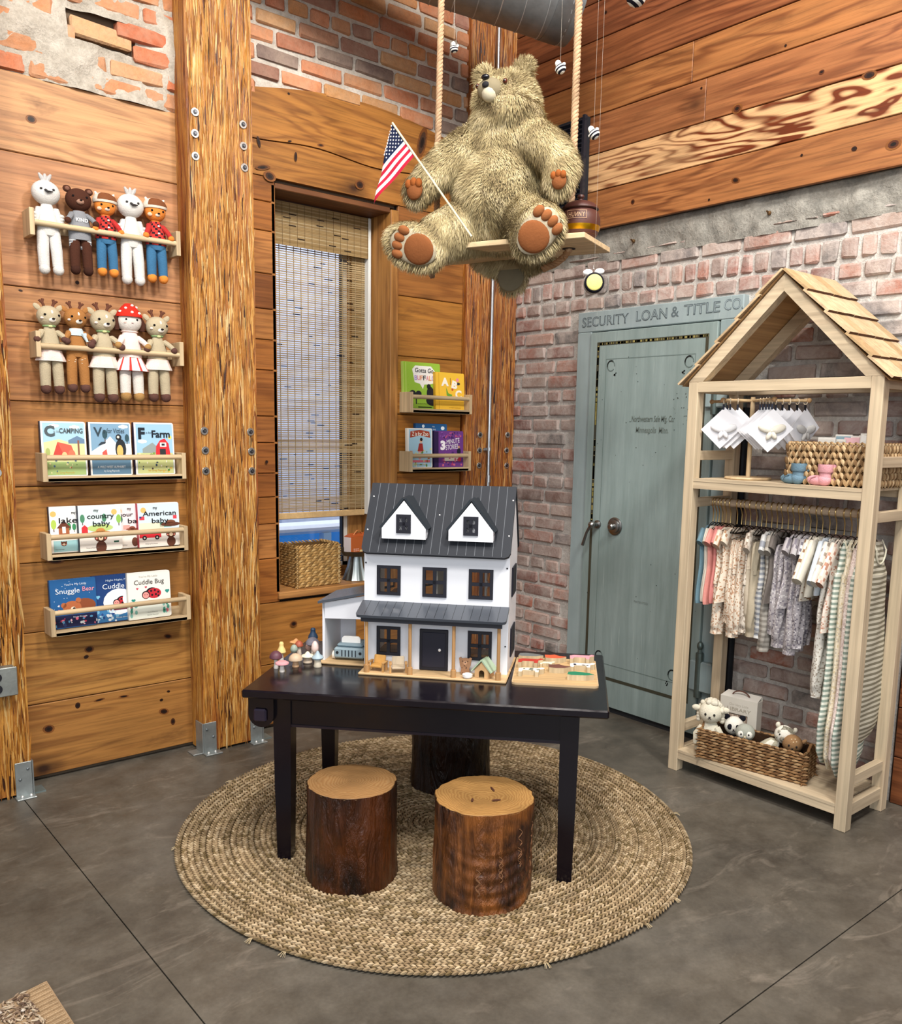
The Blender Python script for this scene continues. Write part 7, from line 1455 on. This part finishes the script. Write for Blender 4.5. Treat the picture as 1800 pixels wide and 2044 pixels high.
b.ell((-.03, .325, -.085), (.072, .020, .070), '#aaa', 20, 14)
MATS['tmp'] = MATS['fur']; raw = b.build('tmp_bear', None, 'fur', sharp=0)
md = raw.modifiers.new('r', 'REMESH'); md.mode = 'VOXEL'; md.voxel_size = .011; md.use_smooth_shade = True
sm = raw.modifiers.new('s', 'SMOOTH'); sm.iterations = 5; sm.factor = .5
bpy.context.view_layer.update(); me = bpy.data.meshes.new_from_object(raw.evaluated_get(bpy.context.evaluated_depsgraph_get()))
bpy.data.objects.remove(raw)
nv = len(me.vertices); Vb = np.zeros(nv*3); me.vertices.foreach_get('co', Vb); Vb = Vb.reshape(-1, 3); Fb = [tuple(p.vertices) for p in me.polygons]
nf = len(Fb); Nb = np.zeros(nf*3); me.polygons.foreach_get('normal', Nb); Nb = Nb.reshape(-1, 3); Ar = np.zeros(nf); me.polygons.foreach_get('area', Ar)
Fq = np.array([f if len(f) == 4 else (*f, f[-1]) for f in Fb]); bpy.data.meshes.remove(me)
fur = M().use('fur'); fur.add(Vb, Fb, '#8f8062', True)
NS = 105000; idx = rng.choice(nf, NS, p=Ar/Ar.sum()); wgt = rng.dirichlet([1, 1, 1, 1], NS); P0 = (Vb[Fq[idx]]*wgt[:, :, None]).sum(1); Nn = Nb[idx]
q = np.zeros((NS, 3))
fr = 9.
flow = np.stack([np.sin(P0[:, 2]*fr*2.3+P0[:, 0]*7), np.cos(P0[:, 0]*fr*1.7+1), np.sin(P0[:, 0]*fr*1.3+P0[:, 2]*fr)], 1)*.28
down = np.array([0, 0, -1.]); side = np.sign(P0[:, :1])*np.array([[.35, 0, 0]])
Dd = Nn*.42+down*.62+side+flow+rng.normal(0, .14, (NS, 3)); 
hd_ = P0[:, 2] > .52; Dd[hd_] = Nn[hd_]*.55+np.stack([(P0[hd_, 0]-.0)*5, np.full(hd_.sum(), .15), (P0[hd_, 2]-.54)*4], 1)+rng.normal(0, .22, (hd_.sum(), 3))
Dd -= Nn*np.minimum(0, (Dd*Nn).sum(1))[:, None]*1.0; Dd += Nn*.12; Dd /= np.linalg.norm(Dd, axis=1)[:, None]
Ln = rng.uniform(.017, .030, NS)
def near(c, R, n, ru, rv, zt=.0):
    d = P0-np.array(c); a = d@np.array(R.col[0][:3]); bb = d@np.array(R.col[1][:3]); cc_ = d@np.array(R.col[2][:3]); return ((a/ru)**2+(bb/rv)**2 < 1) & (cc_ > zt)
kill = near(cL, RL, nL, .098, .064) | near(cR, RR_, nR, .088, .066)
kill |= (np.linalg.norm((P0-np.array([-.004, -.016, .545]))/np.array([.05, .034, .045]), axis=1) < 1); kill |= np.linalg.norm(P0-np.array([-.282, -.066, .200]), axis=1) < .040; kill |= np.linalg.norm(P0-np.array([.312, -.050, .175]), axis=1) < .034
kill |= (P0[:, 1] < .318) & (P0[:, 2] < -.03) & (P0[:, 1] > .28) & (np.hypot(P0[:, 0]+.03, P0[:, 2]+.085) < .060)
keep = ~kill; P0, Dd, Ln, Nn = P0[keep], Dd[keep], Ln[keep], Nn[keep]; k = len(P0)
Ln[(np.linalg.norm(P0-np.array([.0, .03, .545]), axis=1) < .085)] *= .45
S_ = np.cross(Dd, Nn); S_ /= np.linalg.norm(S_, axis=1)[:, None]+1e-9; Wd = rng.uniform(.0007, .0014, k)[:, None]
m1 = P0+Dd*(Ln*.5)[:, None]+Nn*.002; tip = P0+Dd*Ln[:, None]+down*(Ln*.16)[:, None]
VV = np.stack([P0-S_*Wd, P0+S_*Wd, m1+S_*Wd*.85, m1-S_*Wd*.85, tip], 1).reshape(-1, 3)
cols = np.array([lin(c) for c in ('#93835f', '#a1926d', '#b0a179', '#bdae88', '#cbbd99', '#867658')])
cl = np.sin(P0[:, 0]*55+np.sin(P0[:, 2]*37)*2)+np.sin(P0[:, 2]*48+P0[:, 0]*21)+rng.normal(0, 1.0, k)
ci = np.clip(((cl+3)/6*6).astype(int), 0, 5); ci = np.array([5, 0, 1, 2, 3, 4])[ci]
FF = []; CC_ = []
for i in range(k):
    o = 5*i; FF += [(o, o+1, o+2, o+3), (o+3, o+2, o+4)]; cc = tuple(cols[ci[i]]); CC_ += [cc, tuple(min(1, x*1.12) for x in cc)]
fur.add(VV, FF, CC_, False)
fur.build('body', bear, sharp=0)
PAD = '#84502e'
def pads(c, R, par, sc, flip):
    m = M().use('cloth'); m.T = Matrix.Translation(c) @ R
    m.ell((0, 0, .034), (.096*sc, .064, .013), '#b5aa92', 24, 10)
    m.build('sole_felt', par)
    m = M().use('cloth'); m.T = Matrix.Translation(c) @ R; m.ell((.024*flip, 0, .042), (.060*sc, .058, .014), PAD, 22, 12); m.build('sole_pad', par)
    for k_ in range(4): y = (-.045+.030*k_); m = M().use('cloth'); m.T = Matrix.Translation(c) @ R; m.ell((flip*(-.064+.008*abs(k_-1.5))*sc, y, .040), (.024, .018, .013), '#8e5834', 14, 10); m.build('toe_pad', par)
pads(cL, RL, bear, 1.0, 1); pads(cR, RR_, bear, .95, -1)
for (c, s) in (((-.282, -.064, .200), 1.05), ((.312, -.046, .175), .85)):
    m = M(TR(*c)).use('cloth'); m.ell((0, 0, 0), (.034*s, .014, .036*s), PAD, 16, 10); m.build('paw_pad', bear)
    for k_ in range(3): m = M(TR(c[0]+(-.022+.022*k_)*s, c[1]-.008, c[2]+(.026-.005*abs(k_-1))*s)).use('cloth'); m.ell((0, 0, 0), (.014*s, .010, .017*s), '#8f5026', 12, 8); m.build('finger_pad', bear)
m = M().use('cloth'); m.ell((.000, .010, .547), (.050, .038, .042), '#80765f', 20, 14); m.ell((.004, -.002, .528), (.030, .030, .030), '#b9b19a', 16, 12); m.build('muzzle', bear)
m = M().use('gloss'); m.ell((-.006, -.020, .583), (.017, .012, .010), '#0d0d16', 14, 10); m.build('nose', bear)
m = M().use('matte'); m.ell((.000, -.030, .553), (.014, .008, .011), '#0b0b14', 14, 10); m.build('mouth', bear)
for (x, y, z) in ((.058, .018, .572), (-.058, .022, .572)): m = M(TR(x, y, z)).use('gloss'); m.ell((0, 0, 0), (.0095,)*3, '#4a1c12', 12, 8); m.ell((0, -.006, 0), (.005, .005, .005), '#0b0808', 8, 6); m.build('eye', bear)
m = M().use('cloth'); m.ell((-.03, .306, -.085), (.060, .006, .058), '#77705c', 20, 10); m.build('tail_lining', bear)
# honey pot
p = ST @ Vector((.318, .170, .0005)); t = thing('honey_pot', 'brown lidded honey pot with gold band on the swing plank', 'pot', p, rz=SRZ+.18)
m = M().use('silicone').lathe([(0, 0), (.046, 0), (.052, .004), (.070, .030), (.0775, .060), (.0775, .085), (.070, .108), (.058, .118), (0, .118)], '#4e2a22', 36); m.build('pot_body', t)
m = M().use('silicone').lathe([(.0, .116), (.066, .116), (.071, .120), (.069, .127), (.055, .140), (.030, .150), (.010, .153), (.008, .158), (.014, .166), (.012, .174), (0, .177)], '#4a2720', 36); m.build('lid', t)
m = M().use('metal').lathe([(.0655, .024), (.0755, .044), (.0785, .056), (.0765, .056), (.066, .024)], '#d9a520', 36); m.build('gold_band', t)
m = M().use('print')
def onpot(x, z, chs, s, mirror=False, w=None):
    a = x/.079; m.T = frame((.0795*math.sin(a), -.0795*math.cos(a), z), (math.cos(a), math.sin(a), 0), (0, 0, 1)) @ (Matrix.Scale(-1, 4, (1, 0, 0)) if mirror else Matrix.Identity(4)); m.text(chs, 0, 0, s, 0, '#c9a27e', w=w)
for i, (ch_, mi) in enumerate((('H', 0), ('U', 0), ('N', 1), ('N', 0), ('Y', 0))): onpot(-.026+i*.013, .079, ch_, .018, bool(mi), .010)
for zz_ in (.074, .1015):
    for i in range(12): a = (-.036+.072*i/11)/.079; m.T = frame((.0795*math.sin(a), -.0795*math.cos(a), zz_), (math.cos(a), math.sin(a), 0), (0, 0, 1)); m.rect(-.0034, .0034, 0, .0014, 0, '#c9a27e')
for s in (-1, 1): a = s*.037/.079; m.T = frame((.0795*math.sin(a), -.0795*math.cos(a), .074), (math.cos(a), math.sin(a), 0), (0, 0, 1)); m.rect(-.0007, .0007, 0, .029, 0, '#c9a27e')
m.build('lettering', t)
# flag
t = thing('american_flag', 'small American flag on a wooden stick beside the bear', 'flag', SO, rz=SRZ)
s0 = np.array([-.363, -.1, .446]); s1 = np.array([-.023, -.075, .002])
M().use('pine_z').tube([s0, s1], .0042, '#e8dcb8', 10).build('stick', t); M().use('gloss').ell(s0, (.007,)*3, '#e8dcb8', 10, 8).build('finial', t) if False else None
hb = s0+(s1-s0)*.29; f0 = np.array([-.038, .045, -.300]); f1 = np.array([-.166, -.020, -.160])
def FP(s, u):
    r_ = s0+(hb-s0)*s; L = .245; d1 = np.array([-.168, -.02, -.156]); fl = np.linalg.norm(d1); d1 = d1/fl; df = s*fl*1.02; q = u*L
    if q <= df: p_ = r_+d1*q
    else: p_ = r_+d1*df+np.array([-.20, .02, -.98])*(q-df)+np.array([-.010*math.sin(min(1, (q-df)/.03)*PI/2), .010*min(1, (q-df)/.02), 0])
    return p_+np.array([0, .006*math.sin(u*9+s*4)*u, 0])
m = M().use('cloth'); ns, nu_ = 39, 44; v = [tuple(FP(i/ns, j/nu_)) for i in range(ns+1) for j in range(nu_+1)]; f = []; cc = []
for i in range(ns):
    for j in range(nu_):
        f.append((i*(nu_+1)+j, i*(nu_+1)+j+1, (i+1)*(nu_+1)+j+1, (i+1)*(nu_+1)+j)); st_ = i//3; cc.append('#1c2440' if (st_ < 7 and j < nu_*.46) else ('#b3243a' if st_ % 2 == 0 else '#e9e7e6'))
m.add(v, f, cc, True); m.build('cloth', t)
m = M().use('cloth')
for i in range(9):
    for j in range(6 if i % 2 == 0 else 5):
        c_ = FP((i+.7)/9*.54*.93, ((j+.5+(0 if i % 2 == 0 else .5))/6*.42)); m.T = TR(c_[0], c_[1]-.0022, c_[2]); m.T = m.T @ frame((0, 0, 0), (1, 0, 0), (0, 0, 1)); m.flat([(.0042*(1 if k_ % 2 == 0 else .45)*math.cos(PI/2+k_*PI/5), .0042*(1 if k_ % 2 == 0 else .45)*math.sin(PI/2+k_*PI/5)) for k_ in range(10)], 0, '#eceaea')
m.build('stars', t)
# bees on threads
def bee(label, loc, s, rz, big=False, ztop=4.34, tilt=.5):
    t = thing('hanging_bee', label, 'ornament', loc, rz=rz)
    if not big:
        R = Matrix.Rotation(tilt, 4, 'Y'); m = M().use('knit'); m.T = R; m.loft([(0, 0, z*s, a*s, a*s) for z, a in ((-1.05, .1), (-.95, .45), (-.7, .78), (-.45, .93), (-.2, 1.), (.05, .97), (.3, .82), (.45, .68))], lambda i, j: '#1b1a24' if i in (1, 3, 5) else '#e8e6de', 18); m.build('striped_body', t)
        m = M().use('knit'); m.T = R; m.ell((0, 0, .85*s), (.55*s, .5*s, .6*s), '#ecebe6', 14, 10); m.build('head', t)
        m = M().use('cloth'); m.T = R
        for q in (-1, 1): m.ell((q*.6*s, .5*s, .4*s), (.5*s, .12*s, .35*s), '#f2f1ee', 10, 6)
        m.build('wings', t)
    else:
        m = M().use('knit'); m.T = Matrix.Rotation(.42, 4, 'Z'); m.lathe([(0, -s*.8), (.88*s, -s*.78), (1.0*s, -s*.6), (1.0*s, -s*.3), (1.0*s, -s*.1), (1.0*s, s*.1), (1.0*s, s*.3), (1.0*s, s*.45), (.85*s, s*.6), (0, s*.62)], ['#1b1a24', '#1b1a24', '#1b1a24', '#e8e6de', '#1b1a24', '#e8e6de', '#1b1a24', '#e8e6de', '#1b1a24'], 26, ax='y'); m.build('striped_body', t)
        m = M().use('fibre'); m.T = Matrix.Rotation(.42, 4, 'Z'); m.ell((0, -s*.80, 0), (.80*s, .14*s, .80*s), '#e6dc84', 24, 12); m.build('yellow_face', t)
        m = M().use('cloth')
        for q in (-1, 1): m.ell((q*.62*s, -.2*s, 1.12*s), (.52*s, .2*s, .30*s), '#f3f2ee', 14, 8)
        m.build('wings', t)
        m = M().use('metal').tube([(.004*math.cos(a), 0, 1.35*s+.010+.008*math.sin(a)) for a in np.linspace(0, 2*PI, 13)], .0008, '#c8c4bc', 5, False); m.build('hook_ring', t)
    M().use('paint').cyl((0, 0, s*(1.2 if not big else 1.3)), (0, 0, ztop-loc[2]), .0003, '#a89f92', 5).build('thread', t)
bee('small white and black striped bee hanging before the orange brick wall', (2.262, 2.759, 2.935), .0165, SRZ, tilt=-.2)
bee('small striped bee hanging between the bear and the right rope', (2.428, 2.356, 2.795), .0205, SRZ, tilt=-.5)
bee('small striped bee hanging in front of the black grille edge', (2.480, 2.230, 2.555), .0205, SRZ, tilt=-.6)
bee('striped bee at the top edge of the picture over the boards', (2.532, 2.104, 2.985), .036, SRZ, tilt=.6)
bee('large hanging bee with round yellow face below the plank end', (2.488, 2.209, 2.035), .036, SRZ, True)
